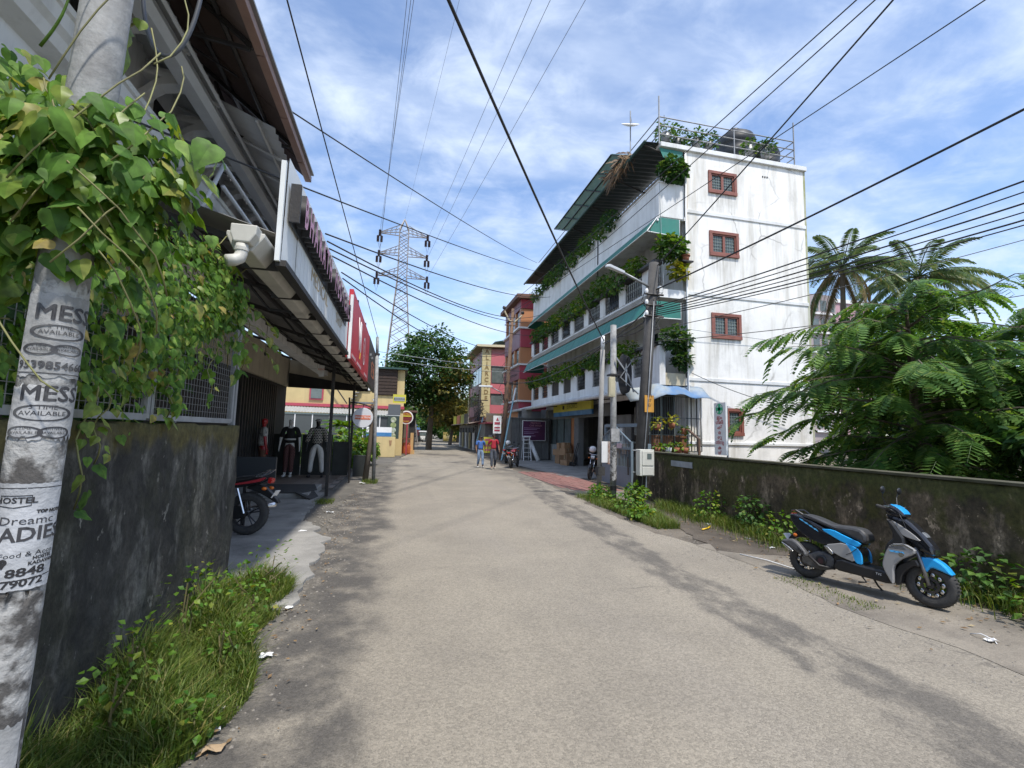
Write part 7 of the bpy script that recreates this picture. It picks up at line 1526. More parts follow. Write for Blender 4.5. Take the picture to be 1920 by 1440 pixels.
MB().lathe([(.0, -.142), (.032, -.142), (.032, -.139)], (.21, 0, .262), 14, axis='Y').build('red_badge', mat('dark_red_badge', (.05, .02, .02), None), sc, local=True)
b = MB()
for k in range(9): b.lathe([(.022, 0), (.03, .006), (.022, .012)], (0, 0, 0), 8); 
b = MB().tube([(.0, .11, .27), (-.02, .11, .50)], .014, 6)
for k in range(8): z = .30+.022*k; b.lathe([(.02, z-.004), (.03, z), (.02, z+.004)], (-.004-.0009*k*10, .11, 0), 10)
b.build('shock_absorber', ALUP, sc, local=True)
SP('rear_mudguard', [(-.10, .60), (-.04, .585), (.02, .50), (-.10, .50), (-.20, .43), (-.28, .345), (-.295, .355), (-.23, .46), (-.16, .55)], -.045, .045, BLACK, .008)
SP('tail_light', [(-.19, .80), (-.14, .79), (-.12, .71), (-.15, .70)], -.08, .08, REDL, .01)
MB().obox((-.24, 0, .47), (.008, .17, .11), (0, R(-38), 0)).build('number_plate', WHITEP, sc, local=True)
MB().tube([(.666, .12, .19), (.70, .20, .07), (.73, .26, .012)], .011, 6).build('side_stand', DARKM, sc, local=True); MB().tube([(.64, -.11, .19), (.70, -.14, .13), (.62, -.14, .11)], .011, 6).build('centre_stand', DARKM, sc, local=True)
MB().tube([(1.0, -.10, 1.0), (1.06, -.15, .90), (1.10, -.09, .74), (1.18, -.085, .52)], .006, 5).build('brake_cable', BLACK, sc, local=True, smooth=True); MB().tube([(.93, -.2, 1.02), (.99, -.2, .99), (1.02, -.12, .95)], .006, 5).build('brake_cable', BLACK, sc, local=True, smooth=True)
for P_ in ([(1.045, -.118, .905), (1.20, -.118, .76), (1.29, -.118, .64)], [(.62, -.16, .50), (.55, -.16, .43), (.50, -.161, .40)], [(.05, -.158, .74), (.22, -.158, .645)]): MB().tube(P_, .004, 4).build('panel_gap', INK, sc, local=True)
MB().lathe([(0, -.002), (.025, -.002), (.025, .002), (0, .002)], (1.06, -.21, .52), 12, axis='Y').build('round_emblem', ALUP, sc, local=True)
SP2('silver_lip', [(.975, .618), (1.083, .642), (1.17, .598), (1.165, .585), (1.08, .625), (.98, .60)], .206, .01, ALUP, .002, 0)
# painted flashes and lettering on the visible flank
b = MB()
for k in range(4): x = -.05+.055*k; z = .748-.03*k; b.add([(x, -.143, z), (x+.045, -.143, z-.012), (x+.075, -.143, z-.045), (x+.02, -.143, z-.022)], [(0, 1, 2, 3)])
b.build('blue_flash', mat('flash_blue', (.10, .42, .75), None, rough=.4), sc, local=True)
b = MB()
for k in range(3): x = .945+.04*k; b.add([(x, -.203, .55), (x+.05, -.203, .556), (x+.065, -.203, .538), (x+.015, -.203, .532)], [(0, 1, 2, 3)])
b.build('blue_flash', MATS['flash_blue'], sc, local=True)
b = MB()
for k in range(4): z = .575+.014*k; b.add([(.94, -.203, z), (1.10-.01*k, -.203, z+.004), (1.10-.01*k, -.203, z+.009), (.94, -.203, z+.005)], [(0, 1, 2, 3)])
b.build('dark_stripes', INK, sc, local=True)
lettering('TVS', frame((.83, -.167, .255), (1, 0, -.08), (0, 0, 1)), .035, WHITEP, sc, local=True)
def motorcycle(lab, loc, rz, tank_m, stripe_m, lean=-8, box=False, helmet=False, rear_plate=True, hz=0, sc_=1.0):
    t = thing('motorcycle', lab, 'motorcycle', loc); t.rotation_euler = (Matrix.Rotation(rz, 4, 'Z') @ Matrix.Rotation(R(lean), 4, 'X')).to_euler()
    def S(name, P, w, m, d=.012, rnd=1): return shell(MB(), P, -w, w, d, 0, rnd).build(name, m, t, local=True)
    def S2(name, P, w, th, m, d=.006):
        for s in (-1, 1): shell(MB(), P, s*w, s*(w-th), d, 0, 1).build(name, m, t, local=True)
    wheel(t, 0, .30, .30, .10, 5, .66, False, polish=False); wheel(t, 1.27, .30, .30, .085, 5, .66, True, polish=False)
    S('fuel_tank', [(.52, .80), (.60, .90), (.80, .94), (.95, .88), (1.0, .78), (.82, .74), (.60, .74)], .13, tank_m, .05, 2)
    S('seat', [(-.12, .86), (.10, .835), (.30, .78), (.56, .80), (.58, .74), (.30, .72), (.02, .775), (-.14, .81)], .11, SEATM, .03, 2)
    S2('side_panel', [(.30, .72), (.56, .73), (.55, .56), (.38, .55)], .12, .03, tank_m); S('frame_body', [(.32, .72), (.98, .74), (1.02, .62), (.75, .35), (.45, .32), (.35, .5)], .045, BLACK, .01)
    S2('tail_panel', [(-.28, .82), (-.05, .79), (.28, .72), (.34, .66), (.10, .67), (-.16, .73)], .10, .05, tank_m); S2('tail_stripe', [(-.27, .83), (-.03, .765), (.26, .71), (.26, .69), (-.03, .73), (-.20, .765)], .106, .01, stripe_m, .002)
    S2('grab_rail', [(-.32, .94), (-.24, .92), (-.05, .82), (-.10, .81), (-.20, .85)], .10, .02, ALUP, .004)
    S('engine', [(.48, .52), (.62, .56), (.80, .50), (.84, .33), (.70, .24), (.45, .25)], .12, mat('engine_dark', (.03, .03, .032), None), .02)
    for k in range(5): S('cylinder_fin', [(.60+.012*k, .50+.03*k), (.80+.012*k, .50+.03*k), (.80+.012*k, .51+.03*k), (.60+.012*k, .51+.03*k)], .09, ALU, .002, 0)
    for s in (-1, 1):
        MB().tube([(1.02, s*.08, .85), (1.27, s*.08, .30)], .022, 8).build('fork_leg', ALUP, t, local=True, smooth=True); MB().tube([(0, s*.12, .31), (.12, s*.13, .66)], .016, 6).build('shock_absorber', ALUP, t, local=True)
        MB().tube([(.0, s*.09, .30), (.5, s*.09, .32)], .02, 6).build('swing_arm', DARKM, t, local=True); MB().sphere((-.25, s*.13, .66), .032, 8, sq=(1.2, .8, .8)).build('rear_indicator', AMBER, t, local=True, smooth=True); MB().sphere((1.12, s*.16, .84), .03, 8).build('front_indicator', AMBER, t, local=True, smooth=True)
        MB().tube([(.95, s*.1, 1.0), (.93, s*.2, 1.12), (.95, s*.24, 1.16)], .007, 5).build('mirror_stem', BLACK, t, local=True); MB().sphere((.94, s*.26, 1.20), .065, 10, sq=(.25, 1.1, .75)).build('mirror', BLACK, t, local=True, smooth=True); MB().cyl((.86, s*.36, 1.0), (.92, s*.22, 1.02), .018, None, 8).build('grip', RUBBER, t, local=True)
    MB().tube([(.90, -.25, 1.01), (.98, -.1, .98), (.98, .1, .98), (.90, .25, 1.01)], .013, 8).build('handlebar', ALUP, t, local=True)
    S('headlight', [(1.02, .98), (1.12, .97), (1.18, .88), (1.12, .78), (1.02, .80)], .09, tank_m, .03); S('headlight_lens', [(1.13, .955), (1.185, .88), (1.135, .80), (1.12, .88)], .075, LENS, .008)
    S('front_mudguard', [(1.08, .60), (1.25, .645), (1.44, .60), (1.53, .47), (1.42, .57), (1.25, .615), (1.10, .575)], .055, tank_m, .006); S('rear_mudguard', [(-.05, .72), (.05, .66), (-.10, .62), (-.26, .54), (-.42, .44), (-.44, .47), (-.30, .62), (-.20, .70)], .05, BLACK, .008)
    S('tail_light', [(-.33, .80), (-.27, .82), (-.25, .74), (-.31, .73)], .06, REDL, .01); MB().obox((-.37, 0, .58), (.008, .17, .12), (0, R(-30), 0)).build('number_plate', WHITEP if rear_plate else BLACK, t, local=True)
    MB().tube([(.75, -.12, .30), (.4, -.14, .24), (.1, -.17, .33), (-.32, -.17, .42)], [.022, .022, .04, .038], 10).build('exhaust', ALUP, t, local=True, smooth=True); shell(MB(), [(-.05, .40), (.42, .44), (.48, .36), (.42, .26), (0, .22)], .09, .12, .008).build('chain_cover', BLACK, t, local=True)
    MB().tube([(.45, .1, .28), (.42, .26, .01)], .012, 6).build('side_stand', DARKM, t, local=True)
    t.scale = (sc_,)*3
    return t
MAROON = mat('moto_maroon', (.20, .015, .02), None, rough=.3, coat=.4); MBLK = mat('moto_black', (.012, .012, .014), None, rough=.3, coat=.4)
motorcycle('black and red motorcycle parked behind the left wall, only its tail and rear wheel showing', (-2.4, 8.75, .035), R(172), MBLK, mat('moto_stripe_red', (.40, .03, .04), None, rough=.35), lean=4, sc_=1.13)
motorcycle('maroon motorcycle seen from behind, parked by the tin cabin', (5.55, 23.9, 0), R(62), MAROON, WHITEP, lean=-6)
motorcycle('black motorcycle with its front wheel showing behind the slim post', (8.18, 19.04, .02), R(-128), MBLK, DARKM, lean=-6)
motorcycle('dark motorcycle half hidden behind the maroon one', (6.1, 27.5, 0), R(60), MBLK, SIL, lean=-6)
hm = MB().sphere((7.66, 18.35, 1.2), .15, 14, sq=(1, 1, .9)).build('helmet', WHITEP, base=(7.66, 18.35, 1.07), smooth=True); tag(hm, 'white helmet on the black motorcycle', 'helmet')
hm = MB().sphere((6.25, 27.9, 1.2), .15, 14, sq=(1, 1, .9)).build('helmet', WHITEP, base=(6.25, 27.9, 1.05), smooth=True); tag(hm, 'white helmet on the half hidden dark motorcycle', 'helmet')
bx_ = MB().box(-2.85, 9.5, .80, -2.18, 9.56, 1.25).build('dark_board', mat('slate_board', (.022, .026, .03), None, rough=.5), base=(-2.4, 9.5, 0), bevel=.01); bx_2 = MB().box(-2.7, 9.5, .035, -2.64, 9.55, .8).build('leg', DARKM); bx_2.parent = bx_; bx_2.matrix_parent_inverse = Matrix.Translation((2.4, -9.5, 0)); tag(bx_, 'dark slate coloured board standing behind the left motorcycle', 'board')
# ================================================================== figures
def skinned(name, V_, E_, RR, m, parent, sub=2, root=0):
    me = bpy.data.meshes.new(name); me.from_pydata(V_, E_, []); me.materials.append(m); o = bpy.data.objects.new(name, me); col.objects.link(o)
    sk = o.modifiers.new('skin', 'SKIN'); sk.use_smooth_shade = True; sk.branch_smoothing = .6
    if not me.skin_vertices: print('no skin layer')
    for i, r in enumerate(RR): me.skin_vertices[0].data[i].radius = r if isinstance(r, tuple) else (r, r); me.skin_vertices[0].data[i].use_root = (i == root)
    ss = o.modifiers.new('sub', 'SUBSURF'); ss.levels = sub; ss.render_levels = sub
    o.parent = parent; return o
def figure(name, lab, cat, loc, rz, H, J, skin, top, bottom, shoe, hair=None, sleeve=.75, group=None, short=False, face=True, bottom_len=1.0, flare=1.0, featureless=False, top_long=0.0, top_w=1.0):
    t = thing(name, lab, cat, loc, group, rz); k = H/1.72
    D = dict(pel=(0, 0, .93), wai=(0, 0, 1.08), che=(0, .0, 1.27), nb=(0, -.01, 1.44), ne=(0, .005, 1.51), hd=(0, .02, 1.60), ht=(0, .01, 1.685),
             ls=(-.175, 0, 1.40), le=(-.235, -.03, 1.13), lw=(-.245, .05, .90), rs=(.175, 0, 1.40), re=(.235, -.03, 1.13), rw=(.245, .05, .90),
             lh=(-.09, 0, .90), lk=(-.10, .02, .49), la=(-.10, -.03, .085), lt=(-.115, .13, .03), rh=(.09, 0, .90), rk=(.10, .02, .49), ra=(.10, -.03, .085), rt=(.115, .13, .03)); D.update(J)
    D = {a: Vector(c)*k for a, c in D.items()}
    names = ['pel', 'wai', 'che', 'nb', 'ne', 'hd', 'ht', 'ls', 'le', 'lw', 'rs', 're', 'rw', 'lh', 'lk', 'la', 'lt', 'rh', 'rk', 'ra', 'rt']; rad = dict(pel=(.13, .095), wai=(.115, .085), che=(.135, .095), nb=(.075, .065), ne=.05, hd=(.078, .095), ht=(.06, .07), ls=.058, le=.042, lw=.029, rs=.058, re=.042, rw=.029, lh=.08, lk=.055, la=.038, lt=.032, rh=.08, rk=.055, ra=.038, rt=.032)
    V_ = [tuple(D[n]) for n in names]; idx = {n: i for i, n in enumerate(names)}; RR = [tuple(x*k for x in (rad[n] if isinstance(rad[n], tuple) else (rad[n], rad[n]))) for n in names]
    E_ = [(idx[a], idx[c]) for a, c in (('pel', 'wai'), ('wai', 'che'), ('che', 'nb'), ('nb', 'ne'), ('ne', 'hd'), ('hd', 'ht'), ('nb', 'ls'), ('ls', 'le'), ('le', 'lw'), ('nb', 'rs'), ('rs', 're'), ('re', 'rw'), ('pel', 'lh'), ('lh', 'lk'), ('lk', 'la'), ('la', 'lt'), ('pel', 'rh'), ('rh', 'rk'), ('rk', 'ra'), ('ra', 'rt'))]
    for s, w_, e_ in ((-1, 'lw', 'le'), (1, 'rw', 're')):       # palm and five fingers
        d = (D[w_]-D[e_]).normalized(); pv = D[w_]+d*.055*k; pi = len(V_); V_.append(tuple(pv)); RR.append((.030*k, .018*k)); E_.append((idx[w_], pi)); fw = Vector((0, 1, 0))-d*d.y; fw = fw.normalized()
        for f in range(4):
            off = fw*(.024-.016*f)*k; a = pv+d*.03*k+off; L = (.055, .066, .062, .048)[f]*k; q = len(V_); V_ += [tuple(a+d*L*.4), tuple(a+d*L*.85+Vector((-s*.012*k, 0, 0))), ]; RR += [(.0085*k,)*2, (.007*k,)*2]; E_ += [(pi, q), (q, q+1)]
        q = len(V_); V_ += [tuple(D[w_]+d*.03*k+fw*.035*k), tuple(D[w_]+d*.065*k+fw*.05*k)]; RR += [(.010*k,)*2, (.008*k,)*2]; E_ += [(idx[w_], q), (q, q+1)]
    hdir = (D['hd']-D['ne']); fy = J.get('look', (0, 1, 0)); fy = Vector(fy).normalized(); fx = Vector((fy.y, -fy.x, 0))
    if not featureless:
        q = len(V_); V_ += [tuple(D['hd']+fy*.098*k-Vector((0, 0, .012*k)))]; RR += [(.014*k, .014*k)]; E_ += [(idx['hd'], q)]
    skinned('body', V_, E_, RR, skin, t)
    if not featureless:
        for s in (-1, 1):
            MB().sphere(tuple(D['hd']+fx*s*.080*k+Vector((0, 0, -.005))), .022*k, 8, sq=(.5, .8, 1.3)).build('ear', skin, t, local=True, smooth=True); MB().sphere(tuple(D['hd']+fx*s*.032*k+fy*.083*k+Vector((0, 0, .018*k))), .011*k, 6).build('eye', INK, t, local=True, smooth=True)
        MB().sphere(tuple(D['hd']+fy*.085*k-Vector((0, 0, .052*k))), .022*k, 8, sq=(1, .35, .3)).build('mouth', mat('lips', (.16, .06, .05), None), t, local=True, smooth=True)
    if hair: 
        b = MB(); c = D['hd']+Vector((0, 0, .035*k))-fy*.015*k; b.sphere(tuple(c), .105*k, 14, sq=(.92, 1.0, .85)); b.v = [(x, y, max(z, D['hd'].z+.03*k-.07*k*(1 if (Vector((x, y, 0))-Vector((c.x, c.y, 0))).dot(fy) < .02 else 0))) for x, y, z in b.v]
        b.build('hair', hair, t, local=True, smooth=True)
    sw = top_w
    tv = ['hem', 'wai', 'che', 'nb', 'ls', 'lx', 'rs', 'rx']; hem = D['pel'].lerp(D['wai'], .35-top_long)
    P = dict(hem=hem, wai=D['wai'], che=D['che'], nb=D['nb']-Vector((0, 0, .02*k)), ls=D['ls'], lx=D['ls'].lerp(D['le'], sleeve), rs=D['rs'], rx=D['rs'].lerp(D['re'], sleeve)); r2 = dict(hem=(.155*sw, .118*sw), wai=(.145*sw, .11*sw), che=(.158*sw, .115*sw), nb=(.08, .075), ls=(.078, .078), lx=(.066, .066), rs=(.078, .078), rx=(.066, .066))
    skinned('shirt', [tuple(P[n]) for n in tv], [(0, 1), (1, 2), (2, 3), (3, 4), (4, 5), (3, 6), (6, 7)], [tuple(x*k for x in r2[n]) for n in tv], top, t)
    bl = bottom_len; LK, RK = D['lk'], D['rk']; la = D['la'].lerp(D['lk'], .12) if bl >= 1 else D['lk'].lerp(D['lh'], .1); ra = D['ra'].lerp(D['rk'], .12) if bl >= 1 else D['rk'].lerp(D['rh'], .1)
    bv = [D['pel']+Vector((0, 0, .13*k)), D['pel'], D['lh'], LK if bl >= 1 else D['lh'].lerp(la, .6), la, D['rh'], RK if bl >= 1 else D['rh'].lerp(ra, .6), ra]; br = [(.15, .12), (.175, .135), (.105, .11), (.075*flare, .075), (.062*flare, .066), (.105, .11), (.075*flare, .075), (.062*flare, .066)]
    skinned('trousers', [tuple(x) for x in bv], [(0, 1), (1, 2), (2, 3), (3, 4), (1, 5), (5, 6), (6, 7)], [tuple(x*k for x in r) for r in br], bottom, t)
    for a, c in (('la', 'lt'), ('ra', 'rt')): skinned('shoe', [tuple(D[a]-Vector((0, .03*k, .045*k))), tuple(D[a].lerp(D[c], .5)-Vector((0, 0, .012*k))), tuple(D[c]+Vector((0, .02*k, .012*k)))], [(0, 1), (1, 2)], [(.042*k, .04*k), (.044*k, .04*k), (.038*k, .028*k)], shoe, t)
    return t
SKIN1 = mat('brown_skin', (.20, .10, .06), (.17, .085, .05), 5, .55); HAIR = mat('black_hair', (.012, .011, .010), None, rough=.6); DEN1 = mat('faded_denim', (.22, .30, .42), (.10, .15, .24), 5, .9, lo=.4, hi=.6); DEN2 = mat('dark_denim', (.03, .035, .05), (.07, .08, .10), 6, .9); SBL = mat('blue_cotton', (.06, .15, .42), (.05, .12, .36), 6, .9); SRD = mat('red_cotton', (.36, .02, .035), (.28, .015, .03), 6, .9); SNK = mat('white_trainers', (.65, .64, .62), None)
walkL = dict(lk=(-.10, .16, .50), la=(-.10, .20, .09), lt=(-.11, .36, .06), rk=(.10, .06, .49), ra=(.10, -.20, .12), rt=(.11, -.06, .03), le=(-.26, -.10, 1.15), lw=(-.27, -.12, .92), re=(.26, .0, 1.14), rw=(.26, .14, .93))
walkR = dict(rk=(.10, .16, .50), ra=(.10, .20, .09), rt=(.11, .36, .06), lk=(-.10, .04, .49), la=(-.10, -.18, .12), lt=(-.11, -.04, .03), re=(.27, -.08, 1.15), rw=(.28, -.10, .92), le=(-.25, .0, 1.14), lw=(-.26, .14, .93))
figure('person', 'man in blue polo shirt and faded jeans walking on the road', 'person', (3.96, 24.0, .0), R(182), 1.60, dict(walkL, look=(.75, .6, 0)), SKIN1, SBL, DEN1, SNK, HAIR)
figure('person', 'man in a red shirt and dark jeans walking towards the viewer', 'person', (4.45, 23.1, .0), R(178), 1.71, dict(walkR, look=(-.35, .9, 0)), SKIN1, SRD, DEN2, mat('beige_shoes', (.45, .40, .33), None), HAIR)
# mannequins
def checks(name, a, c, sc_, thick=.18):
    m = bpy.data.materials.new(name); m.use_nodes = True; t, L, p = nodes_of(m); tc = N(t, 'ShaderNodeTexCoord'); b = N(t, 'ShaderNodeTexBrick'); b.inputs['Color1'].default_value = tuple(a)+(1,); b.inputs['Color2'].default_value = tuple(x*.8 for x in a)+(1,); b.inputs['Mortar'].default_value = tuple(c)+(1,); b.inputs['Scale'].default_value = sc_; b.inputs['Mortar Size'].default_value = .045; b.inputs['Brick Width'].default_value = .5; b.inputs['Row Height'].default_value = .35
    mp = N(t, 'ShaderNodeMapping'); mp.inputs['Rotation'].default_value = (R(90), 0, 0); L(tc.outputs['Object'], mp.inputs[0]); L(mp.outputs[0], b.inputs['Vector']); L(b.outputs[0], p.inputs['Base Color']); p.inputs['Roughness'].default_value = .9; MATS[name] = m; return m
MRED = mat('mannequin_red', (.33, .008, .012), None, rough=.3); MWH = mat('mannequin_white', (.58, .57, .55), None, rough=.35); MBK = mat('mannequin_black', (.015, .015, .016), None, rough=.35)
PRN = mat('printed_white_shirt', (.50, .49, .47), (.16, .155, .15), 14, .9, lo=.5, hi=.58); BRS = mat('brown_shorts', (.16, .075, .05), (.13, .06, .04), 6, .9); CHK = checks('black_check', (.018, .018, .019), (.55, .52, .46), 6); MRC = checks('maroon_check', (.045, .012, .014), (.20, .10, .09), 7); WTR = mat('white_trousers', (.60, .59, .56), (.5, .49, .47), 5, .9); BTOP = mat('black_top', (.014, .013, .014), None, rough=.9)
st0 = dict(le=(-.25, .0, 1.13), lw=(-.27, .04, .88), re=(.25, .0, 1.13), rw=(.27, .04, .88))
figure('mannequin', 'red mannequin in a white printed shirt and brown shorts, turned from the road', 'mannequin', (-4.2, 16.4, .05), R(-65), 2.05, dict(st0, look=(.3, 1, 0)), MRED, PRN, BRS, MBK, None, .8, 'clothes mannequins in the shop porch', bottom_len=.5, featureless=True, top_long=.35, top_w=1.12)
fm = figure('mannequin', 'white headed mannequin in a black top and maroon checked skirt trousers', 'mannequin', (-3.78, 18.2, .05), R(180), 2.08, dict(st0, lh=(-.08, 0, .9), rh=(.08, 0, .9), lk=(-.07, .02, .5), rk=(.08, .02, .5), la=(-.06, -.02, .085), ra=(.10, -.02, .085), lt=(-.07, .13, .03), rt=(.13, .12, .03), look=(0, 1, 0)), MWH, BTOP, MRC, MWH, None, 1.0, 'clothes mannequins in the shop porch', featureless=True, flare=1.25, top_long=.22)
MB().lathe([(.182, 0), (.187, .02), (.184, .05), (.176, .055)], (0, 0, 1.30), 18).xform(Matrix.Diagonal((1, .78, 1, 1))).build('white_belt', WTR, fm, local=True, smooth=True)
mm = figure('mannequin', 'black mannequin in a checked shirt, white trousers and grey cap', 'mannequin', (-2.88, 18.2, .05), R(180), 2.08, dict(st0, lk=(-.14, .02, .49), rk=(.14, .02, .49), la=(-.17, -.02, .085), ra=(.17, -.02, .085), lt=(-.2, .12, .03), rt=(.2, .12, .03), look=(0, 1, 0)), MBK, CHK, WTR, MBK, None, 1.5, 'clothes mannequins in the shop porch', featureless=True, flare=1.15, top_long=.2, top_w=1.08)
b = MB().sphere((0, .01, 2.0), .12, 14, sq=(.95, 1.05, .62)); b.v = [(x, y, max(z, 1.98)) for x, y, z in b.v]; b.add([(-.08, .09, 1.985), (.08, .09, 1.985), (.055, .21, 1.965), (-.055, .21, 1.965)], [(0, 1, 2, 3)]); b.build('cap', mat('grey_cap', (.30, .295, .28), None), mm, local=True, smooth=True)
# ================================================================== grass, weeds, litter
def grass(name, lab, n, area, h, m, seed=1, lean=(0, 0)):
    rnd = random.Random(seed); b = MB()
    for _ in range(n):
        x, y, hh = area(rnd); L = h*rnd.uniform(.35, 1.0)*hh; a = rnd.uniform(0, 6.28); bend = rnd.uniform(.1, .95)*L; wd = rnd.uniform(.002, .006)
        p = Vector((x, y, -.01)); d = Vector((math.cos(a)+lean[0], math.sin(a)+lean[1], 0)); s = Vector((-math.sin(a), math.cos(a), 0))*wd
        q1 = p+Vector((0, 0, L*.55))+d*bend*.3; q2 = p+Vector((0, 0, L*.85))+d*bend
        b.add([p-s, p+s, q1+s*.8, q1-s*.8, q2], [(0, 1, 2, 3), (3, 2, 4)])
    o = b.build(name, m, base=(b.v[0][0], b.v[0][1], 0), recalc=False); return tag(o, lab, 'grass', kind='stuff')
def a1(r):
    y = r.uniform(2.5, 6.15); e = 1.02+.12*math.sin(y*3)+(.18 if y > 5.2 else 0); t = r.random()**.8; x = -1.83+t*(1.83-e); return x, y, (1.1-.55*t)*(.75+.3*math.sin(y*5+x*7))
grass('long_grass', 'long bright grass at the foot of the left wall', 19000, a1, .46, GRASS, 3, (.2, -.05))
def a2(r):
    t = r.random(); x = 5.0+t*1.35+jit(.05); y = 13.3-4.7*r.random()**.8; x = 4.95+r.random()*(.9 if y > 10 else .35+.25*(y-8)); return x, y, .8
grass('verge_grass', 'bright weedy grass around the foot of the utility poles', 6500, a2, .30, GRASS, 4)
def a3(r):
    y = r.uniform(6.6, 11.2); return 6.83-abs(r.gauss(0, .34)), y, 1.0
grass('wall_grass', 'straggly grass along the retaining wall behind the scooter', 5200, a3, .34, GRASS, 5)
def a4(r):
    y = r.uniform(3.0, 5.0); return 6.82-abs(r.gauss(0, .25)), y, 1.0
grass('wall_grass', 'grass and weeds against the wall in front of the scooter wheel', 2600, a4, .34, GRASS, 6)
def a5(r): return 5.0+.15*math.sin(r.random()*9)+jit(.08), r.uniform(4.3, 5.5), .35
grass('crack_grass', 'short dry tufts along the slab edge below the scooter', 700, a5, .16, GRASS, 7)
def a6(r): return -1.75+jit(.22), 12.6+jit(.35), .6
grass('step_grass', 'small grass tuft at the broken edge by the shop step', 500, a6, .2, GRASS, 8)
def a7(r): return -.95+jit(.25), 17+jit(.5), .7
grass('pole_grass', 'weeds round the foot of the slim grey pole', 500, a7, .3, GRASS, 9)
W = [(-1.3, 5.75, .35, .26, 'leafy weed at the far end of the left grass strip'), (-1.62, 4.55, .42, .24, 'taller leafy weed against the left wall, middle'), (-1.6, 3.75, .34, .2, 'leafy weed against the left wall, nearest the pole'), (-1.1, 3.2, .1, .18, 'low broad leaved weed in the near left grass')]
W += [(-1.45, 5.35, .28, .2, 'small leafy weed between wall corner and apron edge'), (-1.25, 4.9, .25, .2, 'weed on the road side of the left grass, far half'), (-1.2, 4.15, .22, .18, 'weed on the road side of the left grass, middle'), (-1.5, 3.3, .3, .2, 'weed in the thick of the near left grass'), (-1.7, 5.1, .35, .2, 'weed leaning on the left wall near its corner')]
for x, y, z, r, lab in W: shrub('weed', (x, y, z), r, 60, .05, LF_BRIGHT, lab, 'weed', 'weeds in the left grass', base=(x, y, 0))
for i, (x, y, z, r, lab) in enumerate(((5.35, 10.6, .22, .34, 'leafy bright weed clump before the thick pole'), (5.75, 11.0, .42, .26, 'tallest weed at the foot of the thick pole'), (5.15, 9.6, .12, .24, 'low weed at the front tip of the verge'), (5.4, 12.4, .18, .3, 'weed clump round the poster post'), (5.75, 13.2, .15, .28, 'weed clump at the foot of the slim post'))):
    shrub('weed', (x, y, z), r, 230, .10, LF_BRIGHT, lab, 'weed', 'weeds around the utility poles', base=(x, y, 0), sq=(1.2, 1.2, .8))
for i, (x, y, z, r, lab) in enumerate(((6.6, 9.3, .3, .36, 'bushy weed against the wall under the medicine sign'), (6.65, 8.1, .42, .3, 'weed with pale leaves against the mossy wall'), (6.55, 7.2, .2, .36, 'dark weed against the wall behind the scooter tail'), (6.62, 4.35, .25, .34, 'leafy weed beside the scooter front wheel'), (6.5, 3.6, .2, .4, 'leafy weed at the right edge under the wall'), (6.72, 5.3, .22, .2, 'weed behind the scooter floorboard'))):
    shrub('weed', (x, y, z), r, 210, .09, LF_MID if i % 2 else LF_BRIGHT, lab, 'weed', 'weeds along the retaining wall', base=(x, y, 0))
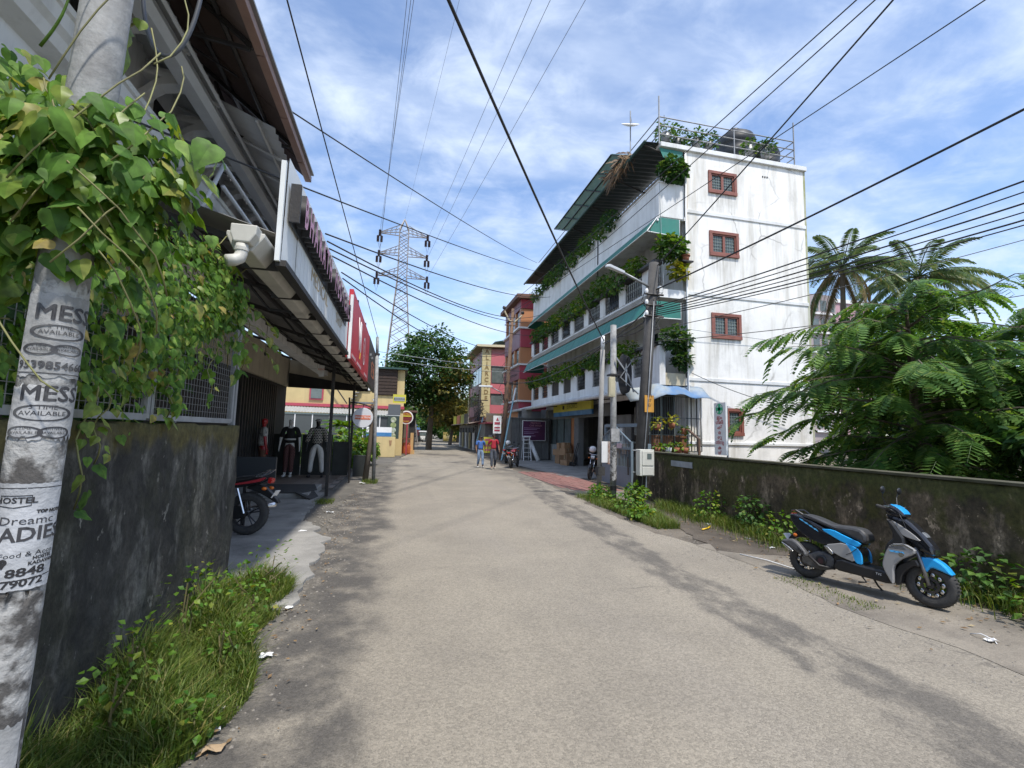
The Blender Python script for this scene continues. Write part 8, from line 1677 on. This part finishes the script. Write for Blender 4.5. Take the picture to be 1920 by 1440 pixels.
# litter
LP = [WHITEP, mat('foil_litter', (.5, .52, .55), None, rough=.3, metal=.6), mat('brown_paper', (.35, .25, .15), None), mat('red_wrapper', (.5, .05, .05), None, rough=.4)]
def scrap(x, y, s, m, lab, z=.012):
    b = MB(); n = 4
    for i in range(n):
        for j in range(n): b.v.append((x+s*(i/(n-1)-.5)+jit(s*.1), y+s*.7*(j/(n-1)-.5)+jit(s*.1), z+abs(jit(s*.22))))
    for i in range(n-1):
        for j in range(n-1): a = i*n+j; b.f.append((a, a+1, a+n+1, a+n)); b.m.append(0)
    o = b.build('litter', m, base=(x, y, 0)); tag(o, lab, 'litter', 'scraps of litter')
for a in ((-.93, 3.12, .11, 2, 'brown paper scrap on the road edge by the near grass'), (-1.0, 3.3, .10, 1, 'shiny foil scrap at the grass edge, nearest'), (-1.03, 3.55, .09, 0, 'white scrap at the grass edge with the red wrapper'), (-1.0, 3.6, .05, 3, 'small red wrapper at the left grass edge'), (-1.25, 3.7, .08, 1, 'crumpled foil inside the left grass'), (-.95, 4.25, .10, 0, 'white plastic scrap half way along the left grass'), (-1.0, 5.3, .07, 0, 'little white scrap near the broken apron edge'), (-1.55, 9.0, .16, 0, 'white scrap on the broken edge by the motorcycle'), (-1.4, 11.0, .14, 0, 'white scrap on the dark margin before the shop step'), (-1.15, 16.6, .2, 0, 'white bag at the foot of the slim grey pole'), (6.3, 8.9, .14, 0, 'white scrap in the weeds left of the scooter'), (6.15, 7.6, .1, 1, 'foil scrap by the wall weeds'), (6.05, 6.9, .09, 0, 'small white scrap behind the scooter rear wheel'), (5.35, 3.45, .1, 0, 'crumpled white scrap on the slab before the scooter'), (6.15, 3.5, .16, 2, 'brown leaf litter at the wall foot'), (6.0, 11.9, .14, 0, 'white scrap between the poles')): scrap(a[0], a[1], a[2], LP[a[3]], a[4])
o = MB().tube([(5.75, 8.35, .03), (5.95, 8.45, .035), (6.12, 8.62, .03)], .016, 6).build('yellow_tube', mat('bright_yellow', (.75, .48, .03), None, rough=.4), base=(5.9, 8.45, 0), smooth=True); tag(o, 'bright yellow bent tube lying on the verge', 'tube')
o = MB().tube([(5.2, 6.6, .015), (5.35, 6.2, .02), (5.4, 5.8, .015), (5.42, 5.6, .012)], .008, 5).build('white_strip', WHITEP, base=(5.3, 6.2, 0), smooth=True); tag(o, 'thin white strip lying behind the scooter rear wheel', 'strip')
o = MB().tube([(5.35, 3.62, .01), (5.33, 3.52, .05), (5.38, 3.45, .02), (5.33, 3.4, .01)], .005, 5).build('white_string', WHITEP, base=(5.35, 3.5, 0), smooth=True); tag(o, 'curled white string on the slab before the scooter', 'string')
mh = MB().lathe([(0, .01), (.13, .012), (.15, .008), (.16, 0)], (5.95, 3.35, .006), 18).build('dish_fragment', mat('pale_plastic', (.45, .45, .43), None), base=(5.95, 3.35, 0)); tag(mh, 'flat pale round plastic lid on the slab at the right', 'lid')
